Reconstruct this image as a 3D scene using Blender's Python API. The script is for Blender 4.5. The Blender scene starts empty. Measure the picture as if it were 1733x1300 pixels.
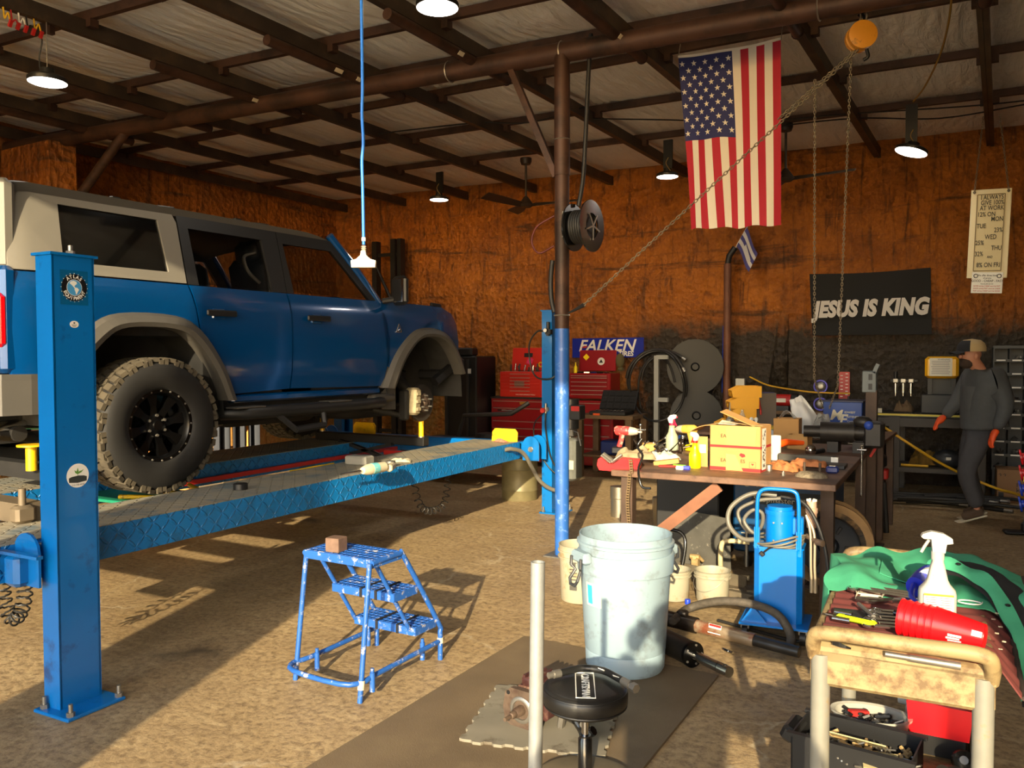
import bpy, bmesh, math, random
from mathutils import Matrix, Vector, Quaternion, noise as mnoise
random.seed(7)
SC = bpy.context.scene
COL = SC.collection
# ------------------------------------------------------------------ camera, sky, sun, exposure
FPX, CX, CY, CAMH = 1400.0, 866.5, 650.0, 1.6
YAW = math.atan((1696 - CX) / FPX); PITCH = math.atan((650 - 602.4) / FPX); ROLL = 0.00164
_F = Vector((-math.sin(YAW) * math.cos(PITCH), math.cos(YAW) * math.cos(PITCH), -math.sin(PITCH)))
_R0 = Vector((math.cos(YAW), math.sin(YAW), 0)); _U0 = _R0.cross(_F)
_R = _R0 * math.cos(ROLL) - _U0 * math.sin(ROLL); _U = _U0 * math.cos(ROLL) + _R0 * math.sin(ROLL)
_O = Vector((0, 0, CAMH))
cd = bpy.data.cameras.new('camera'); cam = bpy.data.objects.new('camera', cd); COL.objects.link(cam)
cd.sensor_fit = 'HORIZONTAL'; cd.sensor_width = 36; cd.lens = 36 * FPX / 1733
cd.clip_start = 0.05; cd.clip_end = 300
cam.matrix_world = Matrix((( _R.x, _U.x, -_F.x, _O.x), (_R.y, _U.y, -_F.y, _O.y), (_R.z, _U.z, -_F.z, _O.z), (0, 0, 0, 1)))
SC.camera = cam
vs = SC.view_settings
vs.view_transform = 'Standard'; vs.look = 'None'; vs.gamma = 1; vs.use_curve_mapping = False
vs.exposure = 0.22
SUN_BEAR, SUN_EL = math.radians(-20.6), math.radians(18.2)
sdir = Vector((math.sin(SUN_BEAR) * math.cos(SUN_EL), math.cos(SUN_BEAR) * math.cos(SUN_EL), -math.sin(SUN_EL)))
sl = bpy.data.lights.new('sun', 'SUN'); sl.energy = 9.8; sl.angle = math.radians(0.53); sl.color = (1.0, 0.82, 0.53)
so = bpy.data.objects.new('sun', sl); COL.objects.link(so)
so.rotation_euler = sdir.to_track_quat('-Z', 'Y').to_euler(); so.location = -sdir * 30 + Vector((0, 0, 2))
W = bpy.data.worlds.new('sky'); SC.world = W; W.use_nodes = True
_n = W.node_tree.nodes; _n.clear()
_sky = _n.new('ShaderNodeTexSky'); _sky.sky_type = 'NISHITA'; _sky.sun_disc = False
_sky.sun_elevation = SUN_EL; _sky.sun_rotation = math.radians(180) + SUN_BEAR; _sky.altitude = 200
_bg = _n.new('ShaderNodeBackground'); _bg.inputs['Strength'].default_value = 0.64
_wo = _n.new('ShaderNodeOutputWorld')
W.node_tree.links.new(_sky.outputs[0], _bg.inputs[0]); W.node_tree.links.new(_bg.outputs[0], _wo.inputs[0])

# pixel of the photograph -> point on a plane of the place
def ray(x, y): return _F + _R * ((x - CX) / FPX) - _U * ((y - CY) / FPX)
def gz(x, y, z=0.0):
    d = ray(x, y); return _O + d * ((z - CAMH) / d.z)
def gy(x, y, Y):
    d = ray(x, y); return _O + d * (Y / d.y)
def gx(x, y, X):
    d = ray(x, y); return _O + d * (X / d.x)
def gd(x, y, D): return _O + ray(x, y) * D
WALLP, WALLN = Vector((-9.52, 10.83, 0)), Vector((-0.0594, 0.9982, 0))
def gw(x, y, off=0.0):                       # on a plane `off` metres in front of the back wall
    d = ray(x, y); return _O + d * (((WALLP - WALLN * off) - _O).dot(WALLN) / d.dot(WALLN))
WA = math.atan(0.0595)                       # heading of the back wall

# ------------------------------------------------------------------ helpers
def lin(c):
    if isinstance(c, str):
        c = c.lstrip('#'); c = [int(c[i:i + 2], 16) for i in (0, 2, 4)]
    return tuple(((v / 255) / 12.92 if v / 255 <= .04045 else ((v / 255 + .055) / 1.055) ** 2.4) for v in c) + (1,)
MATS = {}
def mat(name, col, rough=.5, metal=0., var=0., vscale=6., dirt=None, damt=.4, dscale=3., bump=0., bscale=60., coat=0., spec=.5,
        emit=None, estr=0., alpha=1., trans=0., rvar=0.):
    if name in MATS: return MATS[name]
    m = bpy.data.materials.new(name); m.use_nodes = True; nt = m.node_tree; L = nt.links.new
    b = nt.nodes['Principled BSDF']
    b.inputs['Roughness'].default_value = rough; b.inputs['Metallic'].default_value = metal
    b.inputs['Specular IOR Level'].default_value = spec; b.inputs['Coat Weight'].default_value = coat
    b.inputs['Coat Roughness'].default_value = .08
    b.inputs['Base Color'].default_value = lin(col)
    if trans: b.inputs['Transmission Weight'].default_value = trans
    if alpha < 1: b.inputs['Alpha'].default_value = alpha
    if emit: b.inputs['Emission Color'].default_value = lin(emit); b.inputs['Emission Strength'].default_value = estr
    if var or dirt or bump or rvar:
        tc = nt.nodes.new('ShaderNodeTexCoord'); out = None
        if var:
            n = nt.nodes.new('ShaderNodeTexNoise'); n.inputs['Scale'].default_value = vscale; n.inputs['Detail'].default_value = 6
            L(tc.outputs['Object'], n.inputs['Vector'])
            r = nt.nodes.new('ShaderNodeMapRange'); r.inputs[1].default_value = .3; r.inputs[2].default_value = .7
            r.inputs[3].default_value = 1 - var; r.inputs[4].default_value = 1 + var
            L(n.outputs['Fac'], r.inputs[0])
            x = nt.nodes.new('ShaderNodeMix'); x.data_type = 'RGBA'; x.blend_type = 'MULTIPLY'; x.inputs[0].default_value = 1
            x.inputs[6].default_value = lin(col); L(r.outputs[0], x.inputs[7]); out = x.outputs[2]
        if dirt:
            n = nt.nodes.new('ShaderNodeTexNoise'); n.inputs['Scale'].default_value = dscale; n.inputs['Detail'].default_value = 9
            n.inputs['Roughness'].default_value = .68
            L(tc.outputs['Object'], n.inputs['Vector'])
            r = nt.nodes.new('ShaderNodeMapRange'); r.inputs[1].default_value = .62 - damt * .3; r.inputs[2].default_value = .72 - damt * .22
            r.inputs[3].default_value = 0; r.inputs[4].default_value = .9
            L(n.outputs['Fac'], r.inputs[0])
            x = nt.nodes.new('ShaderNodeMix'); x.data_type = 'RGBA'
            if out: L(out, x.inputs[6])
            else: x.inputs[6].default_value = lin(col)
            x.inputs[7].default_value = lin(dirt); L(r.outputs[0], x.inputs[0]); out = x.outputs[2]
        if out: L(out, b.inputs['Base Color'])
        if bump:
            n = nt.nodes.new('ShaderNodeTexNoise'); n.inputs['Scale'].default_value = bscale; n.inputs['Detail'].default_value = 5
            L(tc.outputs['Object'], n.inputs['Vector'])
            u = nt.nodes.new('ShaderNodeBump'); u.inputs['Strength'].default_value = bump; u.inputs['Distance'].default_value = .01
            L(n.outputs['Fac'], u.inputs['Height']); L(u.outputs[0], b.inputs['Normal'])
    MATS[name] = m; return m

def RZ(a): return Matrix.Rotation(a, 4, 'Z')
def RX(a): return Matrix.Rotation(a, 4, 'X')
def RY(a): return Matrix.Rotation(a, 4, 'Y')
def T(x, y=0, z=0): return Matrix.Translation(Vector((x, y, z)) if not isinstance(x, Vector) else x)
def SCL(x, y, z): return Matrix.Diagonal((x, y, z, 1))
def frame_to(p, d):                          # matrix with Z along d, at p
    d = Vector(d).normalized(); q = d.to_track_quat('Z', 'Y'); return T(Vector(p)) @ q.to_matrix().to_4x4()

class MB:
    def __init__(s, m=None): s.v = []; s.f = []; s.m = m or Matrix.Identity(4)
    def add(s, vs_, fs):
        o = len(s.v); s.v += [s.m @ Vector(p) for p in vs_]; s.f += [tuple(i + o for i in f) for f in fs]; return s
    def box(s, c, d, r=None, ch=0.0):
        hx, hy, hz = d[0] / 2, d[1] / 2, d[2] / 2; M = T(Vector(c)) @ (r if r is not None else Matrix.Identity(4))
        if ch <= 0:
            vs_ = [(x, y, z) for z in (-hz, hz) for y in (-hy, hy) for x in (-hx, hx)]
            fs = [(0, 2, 3, 1), (4, 5, 7, 6), (0, 1, 5, 4), (2, 6, 7, 3), (0, 4, 6, 2), (1, 3, 7, 5)]
        else:
            ch = min(ch, hx * .9, hy * .9, hz * .9); ring = lambda ax, ay: [(ax, ay - ch), (ax - ch, ay), (-ax + ch, ay), (-ax, ay - ch), (-ax, -ay + ch), (-ax + ch, -ay), (ax - ch, -ay), (ax, -ay + ch)]
            vs_ = []
            for z, k in ((-hz, ch), (-hz + ch, 0), (hz - ch, 0), (hz, ch)):
                vs_ += [(x, y, z) for x, y in ring(hx - k, hy - k)] if k == 0 else [(x * (hx - k) / hx, y * (hy - k) / hy, z) for x, y in ring(hx, hy)]
            fs = [tuple(range(7, -1, -1)), tuple(range(24, 32))]
            for l in range(3):
                for i in range(8):
                    j = (i + 1) % 8; fs.append((l * 8 + i, l * 8 + j, l * 8 + 8 + j, l * 8 + 8 + i))
        return s.add([M @ Vector(p) for p in vs_], fs)
    def cyl(s, p0, p1, r, r2=None, n=12, caps=True):
        p0, p1 = Vector(p0), Vector(p1); r2 = r if r2 is None else r2
        M = frame_to(p0, p1 - p0); h = (p1 - p0).length
        vs_ = [M @ Vector((r * math.cos(2 * math.pi * i / n), r * math.sin(2 * math.pi * i / n), 0)) for i in range(n)]
        vs_ += [M @ Vector((r2 * math.cos(2 * math.pi * i / n), r2 * math.sin(2 * math.pi * i / n), h)) for i in range(n)]
        fs = [(i, (i + 1) % n, n + (i + 1) % n, n + i) for i in range(n)]
        if caps: fs += [tuple(range(n - 1, -1, -1)), tuple(range(n, 2 * n))]
        return s.add(vs_, fs)
    def lathe(s, prof, n=24, M=None, closed=False):      # prof [(r,z)...] revolved about Z
        M = M or Matrix.Identity(4); vs_ = []; fs = []; k = len(prof)
        for i in range(n):
            a = 2 * math.pi * i / n
            vs_ += [M @ Vector((max(r, 1e-4) * math.cos(a), max(r, 1e-4) * math.sin(a), z)) for r, z in prof]
        for i in range(n):
            j = (i + 1) % n
            for q in range(k if closed else k - 1):
                w = (q + 1) % k
                fs.append((i * k + q, j * k + q, j * k + w, i * k + w))
        return s.add(vs_, fs)
    def tube(s, pts, r, n=8, closed=False, caps=True):
        pts = [Vector(p) for p in pts]; k = len(pts); rr = r if isinstance(r, (list, tuple)) else [r] * k
        vs_ = []; fs = []; up = None
        for i, p in enumerate(pts):
            a = pts[i - 1] if (i > 0 or closed) else p; b = pts[(i + 1) % k] if (i < k - 1 or closed) else p
            d = (b - a).normalized()
            if up is None:
                up = d.orthogonal().normalized()
            else:
                up = (up - d * up.dot(d)); up = up.normalized() if up.length > 1e-6 else d.orthogonal().normalized()
            w = d.cross(up)
            vs_ += [p + (up * math.cos(2 * math.pi * q / n) + w * math.sin(2 * math.pi * q / n)) * rr[i] for q in range(n)]
        for i in range(k if closed else k - 1):
            j = (i + 1) % k
            for q in range(n): fs.append((i * n + q, i * n + (q + 1) % n, j * n + (q + 1) % n, j * n + q))
        if caps and not closed: fs += [tuple(range(n - 1, -1, -1)), tuple(range((k - 1) * n, k * n))]
        return s.add(vs_, fs)
    def prism(s, poly, h, M=None, z0=0.0):   # polygon in XY of M, thickness h along Z
        M = M or Matrix.Identity(4); n = len(poly)
        ar = sum(poly[i][0] * poly[(i + 1) % n][1] - poly[(i + 1) % n][0] * poly[i][1] for i in range(n))
        if ar < 0: poly = poly[::-1]
        vs_ = [M @ Vector((x, y, z0)) for x, y in poly] + [M @ Vector((x, y, z0 + h)) for x, y in poly]
        fs = [tuple(range(n - 1, -1, -1)), tuple(range(n, 2 * n))] + [(i, (i + 1) % n, n + (i + 1) % n, n + i) for i in range(n)]
        return s.add(vs_, fs)
    def sph(s, c, r, n=12, sc=(1, 1, 1), M=None):
        m = n // 2; M = (M or Matrix.Identity(4)) ; vs_ = []; fs = []
        for i in range(m + 1):
            t = math.pi * i / m
            for j in range(n):
                a = 2 * math.pi * j / n
                vs_.append(Vector(c) + M.to_3x3() @ Vector((r * sc[0] * math.sin(t) * math.cos(a), r * sc[1] * math.sin(t) * math.sin(a), r * sc[2] * math.cos(t))))
        for i in range(m):
            for j in range(n): fs.append((i * n + j, (i + 1) * n + j, (i + 1) * n + (j + 1) % n, i * n + (j + 1) % n))
        return s.add(vs_, fs)
    def grid(s, fn, nu, nv):
        vs_ = [fn(i / nu, j / nv) for j in range(nv + 1) for i in range(nu + 1)]; w = nu + 1
        return s.add(vs_, [(j * w + i, j * w + i + 1, (j + 1) * w + i + 1, (j + 1) * w + i) for j in range(nv) for i in range(nu)])
    def sheet(s, fn, nu, nv, th):            # grid with thickness along its normals
        P = [[Vector(fn(i / nu, j / nv)) for i in range(nu + 1)] for j in range(nv + 1)]; w = nu + 1
        def nrm(i, j):
            a = P[j][min(i + 1, nu)] - P[j][max(i - 1, 0)]; b = P[min(j + 1, nv)][i] - P[max(j - 1, 0)][i]
            c = a.cross(b); return c.normalized() if c.length > 1e-9 else Vector((0, 0, 1))
        A = [P[j][i] for j in range(nv + 1) for i in range(w)]; B = [P[j][i] - nrm(i, j) * th for j in range(nv + 1) for i in range(w)]
        o = len(A); fs = []
        for j in range(nv):
            for i in range(nu):
                q = (j * w + i, j * w + i + 1, (j + 1) * w + i + 1, (j + 1) * w + i)
                fs.append(q); fs.append(tuple(o + t for t in q[::-1]))
        rim = [i for i in range(w)] + [j * w + nu for j in range(1, nv + 1)] + [nv * w + i for i in range(nu - 1, -1, -1)] + [j * w for j in range(nv - 1, 0, -1)]
        for a, b in zip(rim, rim[1:] + rim[:1]): fs.append((b, a, o + a, o + b))
        return s.add(A + B, fs)
    def mesh(s, name, m=None, smooth=None):
        me = bpy.data.meshes.new(name); me.from_pydata([tuple(p) for p in s.v], [], s.f)
        if smooth is not None:
            me.polygons.foreach_set('use_smooth', [True] * len(me.polygons)); me.update()
            if smooth < 180: me.set_sharp_from_angle(angle=math.radians(smooth))
        if m: me.materials.append(m)
        me.update(); return me
    def obj(s, name, m, parent=None, smooth=None, **kw):
        return link(name, s.mesh(name, m, smooth), parent, **kw)

def tag(o, label=None, cat=None, group=None, kind=None):
    if label: o['label'] = label
    if cat: o['category'] = cat
    if group: o['group'] = group
    if kind: o['kind'] = kind
    return o
WLOC = {}
def link(name, me, parent=None, label=None, cat=None, group=None, kind=None, world=True):
    o = bpy.data.objects.new(name, me); COL.objects.link(o)
    if parent is not None:
        o.parent = parent
        if world: o.matrix_parent_inverse = WLOC.get(parent.name, Matrix.Identity(4)).inverted()
        WLOC[o.name] = WLOC.get(parent.name, Matrix.Identity(4)) if not world else Matrix.Identity(4)
    return tag(o, label, cat, group, kind)
def thing(name, label, cat, loc=(0, 0, 0), rz=0.0, group=None, kind=None):
    o = bpy.data.objects.new(name, None); COL.objects.link(o); o.empty_display_size = .1
    M = T(Vector(loc)) @ RZ(rz); o.matrix_basis = M; WLOC[o.name] = M
    return tag(o, label, cat, group, kind)
def dup(root, M, label=None, group=None):
    r = root.copy(); COL.objects.link(r); r.matrix_basis = M
    if label: r['label'] = label
    if group: r['group'] = group
    def rec(a, b):
        for ch in a.children:
            c = ch.copy(); COL.objects.link(c); c.parent = b; c.matrix_parent_inverse = ch.matrix_parent_inverse.copy(); rec(ch, c)
    rec(root, r); return r
_tc = [0]
def text(s, size, m, parent, M, ext=.002, bold=0., shear=0., align='CENTER', name='lettering', sx=1., gap=1.):
    cu = bpy.data.curves.new('t', 'FONT'); cu.body = s; cu.size = size; cu.extrude = ext; cu.offset = bold; cu.shear = shear
    cu.align_x = align; cu.align_y = 'CENTER'; cu.resolution_u = 3; cu.space_character = gap
    o = bpy.data.objects.new('t', cu); me = bpy.data.meshes.new_from_object(o); bpy.data.objects.remove(o); bpy.data.curves.remove(cu)
    me.name = name; me.transform(M @ SCL(sx, 1, 1)); me.materials.clear(); me.materials.append(m)
    return link(name, me, parent)
def facing(p, right, up):                    # frame for flat print: X right, Y up, Z out of the surface
    r = Vector(right).normalized(); u = Vector(up).normalized(); n = r.cross(u); u = n.cross(r)
    return Matrix(((r.x, u.x, n.x, p[0]), (r.y, u.y, n.y, p[1]), (r.z, u.z, n.z, p[2]), (0, 0, 0, 1)))
def arc(c, r, a0, a1, n, ax=(1, 0, 0), ay=(0, 0, 1)):
    c, ax, ay = Vector(c), Vector(ax), Vector(ay)
    return [c + ax * (r * math.cos(a0 + (a1 - a0) * i / n)) + ay * (r * math.sin(a0 + (a1 - a0) * i / n)) for i in range(n + 1)]
def spline(pts, n=6, closed=False):          # Catmull-Rom through points
    P = [Vector(p) for p in pts]; k = len(P); out = []
    for i in range(k if closed else k - 1):
        a = P[(i - 1) % k] if (closed or i > 0) else P[0] * 2 - P[1]; b = P[i]; c = P[(i + 1) % k]
        d = P[(i + 2) % k] if (closed or i < k - 2) else P[-1] * 2 - P[-2]
        for j in range(n):
            t = j / n
            out.append(.5 * ((2 * b) + (c - a) * t + (2 * a - 5 * b + 4 * c - d) * t * t + (3 * b - 3 * c + d - a) * t ** 3))
    if not closed: out.append(P[-1])
    return out
def nz(x, y, z=0., s=1.): return mnoise.noise(Vector((x * s, y * s, z * s)))
# ------------------------------------------------------------------ the building
def node_mat(name):
    m = bpy.data.materials.new(name); m.use_nodes = True; MATS[name] = m
    return m, m.node_tree.nodes, m.node_tree.links.new, m.node_tree.nodes['Principled BSDF']
def N(ns, typ, **kw):
    n = ns.new('ShaderNode' + typ)
    for k, v in kw.items():
        if k.startswith('i_'): n.inputs[k[2:].replace('_', ' ')].default_value = v
        elif k.startswith('n_'): n.inputs[int(k[2:])].default_value = v
        else: setattr(n, k, v)
    return n
def noise_n(ns, L, vec, scale, detail=6, rough=.6, dist=0.):
    n = N(ns, 'TexNoise', i_Scale=scale, i_Detail=detail, i_Roughness=rough, i_Distortion=dist); L(vec, n.inputs['Vector']); return n.outputs['Fac']
def maprange(ns, L, fac, a, b, c=0., d=1.):
    n = N(ns, 'MapRange', n_1=a, n_2=b, n_3=c, n_4=d); L(fac, n.inputs[0]); return n.outputs[0]
def mixc(ns, L, fac, a, b, blend='MIX'):
    n = N(ns, 'Mix', data_type='RGBA', blend_type=blend)
    for i, v in ((0, fac), (6, a), (7, b)):
        if isinstance(v, (int, float)): n.inputs[i].default_value = v
        elif isinstance(v, tuple): n.inputs[i].default_value = v
        else: L(v, n.inputs[i])
    return n.outputs[2]
def mth(ns, L, op, a, b=0.):
    n = N(ns, 'Math', operation=op)
    for i, v in ((0, a), (1, b)):
        if isinstance(v, (int, float)): n.inputs[i].default_value = v
        else: L(v, n.inputs[i])
    return n.outputs[0]

# concrete floor
m_floor, ns, L, b = node_mat('stained concrete')
tc = N(ns, 'TexCoord').outputs['Object']
big = noise_n(ns, L, tc, .55, 5, .6, .4); mid = noise_n(ns, L, tc, 2.3, 8, .65, .8); fine = noise_n(ns, L, tc, 26, 8, .7)
mp = N(ns, 'Mapping'); mp.inputs['Scale'].default_value = (1.2, 5.0, 1); mp.inputs['Rotation'].default_value = (0, 0, .5); L(tc, mp.inputs[0])
streak = noise_n(ns, L, mp.outputs[0], 3.2, 7, .7, .5)
c = mixc(ns, L, maprange(ns, L, big, .35, .68), lin((176, 152, 113)), lin((144, 121, 87)))
c = mixc(ns, L, maprange(ns, L, mid, .48, .72, 0, .55), c, lin((126, 104, 74)))
c = mixc(ns, L, maprange(ns, L, streak, .5, .75, 0, .45), c, lin((206, 184, 142)))
c = mixc(ns, L, maprange(ns, L, fine, .38, .55, .85, 0), c, lin((112, 92, 66)))
spots = noise_n(ns, L, tc, 1.15, 3, .5)
c = mixc(ns, L, maprange(ns, L, spots, .66, .72, 0, .7), c, lin((50, 43, 35)))
vor = N(ns, 'TexVoronoi', feature='DISTANCE_TO_EDGE', i_Scale=.42); 
wv = N(ns, 'VectorMath', operation='ADD'); nn = N(ns, 'TexNoise', i_Scale=2.2, i_Detail=6); L(tc, nn.inputs['Vector'])
sc_ = N(ns, 'VectorMath', operation='SCALE'); L(nn.outputs['Color'], sc_.inputs[0]); sc_.inputs['Scale'].default_value = .55
L(tc, wv.inputs[0]); L(sc_.outputs[0], wv.inputs[1]); L(wv.outputs[0], vor.inputs['Vector'])
crack = maprange(ns, L, vor.outputs['Distance'], .0, .006, 1, 0)
crack = mth(ns, L, 'MULTIPLY', crack, maprange(ns, L, mid, .42, .6, 0, .7))
c = mixc(ns, L, crack, c, lin((190, 176, 148)))
L(c, b.inputs['Base Color'])
L(maprange(ns, L, mid, .3, .75, .42, .75), b.inputs['Roughness'])
bp = N(ns, 'Bump', i_Strength=.5, i_Distance=.012); L(fine, bp.inputs['Height']); L(bp.outputs[0], b.inputs['Normal'])
b.inputs['Specular IOR Level'].default_value = .4
yd = MB(); yd.box((-2.5, -9.6, -.1), (40, 16, .2)); yd.obj('floor_yard', mat('pale sun bounce gravel', (232, 222, 200), .9, 0, var=.1, vscale=3), kind='structure', label='unseen yard outside the open doorways, made pale to bounce sunlight indoors')  # unseen yard, added pale so sunlight bounces up to ceiling and walls
fl = MB(); fl.box((-2.5, 5.95, -.1), (22, 15.1, .2)); floor = fl.obj('floor', m_floor, kind='structure'); tag(floor, 'worn tan concrete slab floor with dark oil stains')

# spray foam walls: rust orange coat, charcoal coat low on the back wall
m_foam, ns, L, b = node_mat('painted spray foam')
geo = N(ns, 'TexCoord').outputs['Object']
sep = N(ns, 'SeparateXYZ'); L(geo, sep.inputs[0]); X_, Y_, Z_ = sep.outputs
lum = noise_n(ns, L, geo, 1.1, 6, .62, .5); med = noise_n(ns, L, geo, 4.5, 8, .66, .6); fin = noise_n(ns, L, geo, 30, 6, .65)
mp = N(ns, 'Mapping'); mp.inputs['Scale'].default_value = (9, 9, .8); L(geo, mp.inputs[0]); drip = noise_n(ns, L, mp.outputs[0], 1.2, 5, .6, .7)
mp2 = N(ns, 'Mapping'); mp2.inputs['Scale'].default_value = (.5, .5, 5.0); L(geo, mp2.inputs[0]); band = noise_n(ns, L, mp2.outputs[0], 1.0, 6, .65, .6)
c = mixc(ns, L, maprange(ns, L, lum, .34, .66), lin((146, 82, 19)), lin((180, 106, 26)))
c = mixc(ns, L, maprange(ns, L, med, .48, .72, 0, .75), c, lin((88, 46, 16)))
c = mixc(ns, L, maprange(ns, L, drip, .54, .68, 0, .7), c, lin((66, 36, 15)))
c = mixc(ns, L, maprange(ns, L, band, .57, .68, 0, .75), c, lin((46, 30, 18)))
# raw yellowish foam near the floor left of the chests
yl = mth(ns, L, 'MULTIPLY', maprange(ns, L, Z_, .9, 1.7, 1, 0), maprange(ns, L, X_, -4.9, -4.4, 1, 0))
c = mixc(ns, L, mth(ns, L, 'MULTIPLY', yl, maprange(ns, L, med, .35, .6, .2, .9)), c, lin((142, 110, 52)))
# charcoal overspray: an area of its own on the right part of the back wall
wob = mth(ns, L, 'MULTIPLY', mth(ns, L, 'SUBTRACT', med, .5), .9)
z2 = mth(ns, L, 'ADD', Z_, wob); x2 = mth(ns, L, 'ADD', X_, wob)
ch = mth(ns, L, 'MULTIPLY', maprange(ns, L, z2, 1.85, 2.2, 1, 0), maprange(ns, L, x2, -4.72, -4.35, 0, 1))
dk = mixc(ns, L, maprange(ns, L, med, .35, .7), lin((62, 52, 40)), lin((42, 37, 31)))
c = mixc(ns, L, ch, c, dk)
L(c, b.inputs['Base Color']); b.inputs['Roughness'].default_value = .5; b.inputs['Specular IOR Level'].default_value = .45
vo = N(ns, 'TexVoronoi', i_Scale=14.0); L(geo, vo.inputs['Vector'])
hh = mth(ns, L, 'ADD', mth(ns, L, 'MULTIPLY', vo.outputs['Distance'], .8), mth(ns, L, 'ADD', mth(ns, L, 'MULTIPLY', fin, .5), mth(ns, L, 'MULTIPLY', drip, .9)))
bp = N(ns, 'Bump', i_Strength=1.0, i_Distance=.045); L(hh, bp.inputs['Height']); L(bp.outputs[0], b.inputs['Normal'])

def foam_wall(name, p0, p1, h, nrm, label):
    p0, p1, nrm = Vector(p0), Vector(p1), Vector(nrm).normalized(); ln = (p1 - p0).length; nu = int(ln / .075); nv = int(h / .075)
    def fn(u, v):
        p = p0.lerp(p1, u); z = h * v; s = u * ln
        d = .035 * nz(s, z, 0, 1.3) + .022 * nz(s * 1.3, z * .9, 7, 4.5) + .012 * nz(s, z, 3, 9)
        d += .035 * max(0, nz(s * .6, z * 3.2, 11, 1.4)) - .03 * max(0, nz(s * .35, z * 4, 5, 1.6) - .15)
        d += .03 * math.exp(-((z - 2.62 - .12 * nz(s, 0, 2, .6)) / .05) ** 2) + .03 * math.exp(-((z - 1.25) / .06) ** 2)
        return p + nrm * d + Vector((0, 0, z))
    mb = MB(); mb.grid(fn, nu, nv)
    base = MB(); a, q = p0 - nrm * .12, p1 - nrm * .12
    mb.add([a, q, q + Vector((0, 0, h)), a + Vector((0, 0, h))], [(0, 1, 2, 3)])
    return mb.obj(name, m_foam, None, 180, kind='structure', label=label)
wd = Vector((math.cos(WA), math.sin(WA), 0)); wn = Vector((math.sin(WA), -math.cos(WA), 0))
pL = WALLP - wd * .5; pR = WALLP + wd * 14.5
foam_wall('wall_back', pL, pR, 4.34, wn, 'lumpy rust orange foam back wall, charcoal lower right')
foam_wall('wall_left', (-9.92, -1.5, 0), (-9.92, 11.0, 0), 4.34, (1, 0, 0), 'rust orange foam side wall behind the raised suv')
m_sheet = mat('corrugated sheet', (120, 96, 66), .6, .1, var=.15)
rw = MB(); rw.box((4.75, 5.1, 2.17), (.1, 13.2, 4.34)); rw.obj('wall_right', m_foam, kind='structure', label='rust orange foam wall on the open side of the shop')
# front wall, two doorways wide open to the yard, one pier between them
FY = -1.5; HZ = 3.98
fw = MB()
for x0, x1, z0, z1 in ((-9.97, -5.9, 0, 4.34), (-2.58, -1.80, 0, 4.34), (1.56, 4.8, 0, 4.34), (-5.9, -2.58, HZ, 4.34), (-1.80, 1.56, HZ, 4.34)):
    fw.box(((x0 + x1) / 2, FY - .06, (z0 + z1) / 2), (x1 - x0, .12, z1 - z0))
fw.obj('wall_front', m_sheet, kind='structure', label='front wall with two open doorways to the yard')

# ceiling: sagging vinyl blanket between dark steel
m_vinyl, ns, L, b = node_mat('white vinyl insulation')
tc = N(ns, 'TexCoord').outputs['Object']
mp = N(ns, 'Mapping'); mp.inputs['Scale'].default_value = (6.5, 1.1, 1); mp.inputs['Rotation'].default_value = (0, 0, .28); L(tc, mp.inputs[0])
w1 = noise_n(ns, L, mp.outputs[0], 1.6, 5, .6, 1.4)
wv = N(ns, 'TexWave', wave_type='BANDS', bands_direction='X', i_Scale=2.2, i_Distortion=9.0, i_Detail=4.0, i_Detail_Scale=.7); L(tc, wv.inputs['Vector'])
dirt = noise_n(ns, L, tc, 1.3, 6, .6)
c = mixc(ns, L, maprange(ns, L, dirt, .45, .75, 0, .5), lin((250, 245, 232)), lin((234, 222, 200)))
L(c, b.inputs['Base Color']); b.inputs['Roughness'].default_value = .55
hh = mth(ns, L, 'ADD', mth(ns, L, 'MULTIPLY', w1, 1.0), mth(ns, L, 'MULTIPLY', wv.outputs['Fac'], .35))
bp = N(ns, 'Bump', i_Strength=.8, i_Distance=.05); L(hh, bp.inputs['Height']); L(bp.outputs[0], b.inputs['Normal'])
RAF = [-9.7, -8.5, -7.32, -6.13, -4.91, -3.81, -2.59, -1.39, -.17, 1.05, 2.27, 3.5]
PUR = [(-1.2, .068), (.1, .068), (1.35, .068), (2.6, .068), (3.88 + .44, .068), (5.6, .073), (6.45, .071), (6.97, .03), (8.34, .058), (9.72, .069)]   # Y at X=0, slope
def yb(x): return WALLP.y + .0595 * (x - WALLP.x)
def ceil_fn(u, v):
    x = -10.1 + 14.9 * u; y = FY + (yb(x) + .05 - FY) * v; d = .0
    ys = sorted([FY] + [a + s_ * x for a, s_ in PUR] + [yb(x) + .05]); fx = fy = 0.
    for a, q in zip(RAF, RAF[1:]):
        if a <= x <= q: fx = math.sin(math.pi * (x - a) / (q - a))
    for a, q in zip(ys, ys[1:]):
        if a <= y <= q: fy = math.sin(math.pi * (y - a) / (q - a)) * min(1, (q - a) / .9)
    sag = .055 * (abs(fx) ** .7) * (abs(fy) ** .6) + .012 * nz(x, y, 1, 2.5) * fy
    return Vector((x, y, 4.285 - sag + .02 * nz(x * 3, y * .6, 4, 1.2) * fy))
ce = MB(); ce.grid(ceil_fn, 150, 110)
ceiling = ce.obj('ceiling', m_vinyl, None, 180, kind='structure', label='sagging white vinyl insulation ceiling')
rf = MB(); rf.box((-2.6, 4.9, 4.42), (15.2, 13.4, .06)); rf.obj('roof_deck', m_sheet, ceiling)
m_steel = mat('dark brown painted steel', (74, 50, 38), .55, .3, var=.25, vscale=4, dirt=(44, 30, 22), damt=.45)
m_steel2 = mat('grey brown channel steel', (74, 62, 52), .5, .5, var=.3, vscale=3, dirt=(96, 78, 58), damt=.3)
m_tape = mat('torn white paper', (205, 192, 165), .8)
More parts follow.
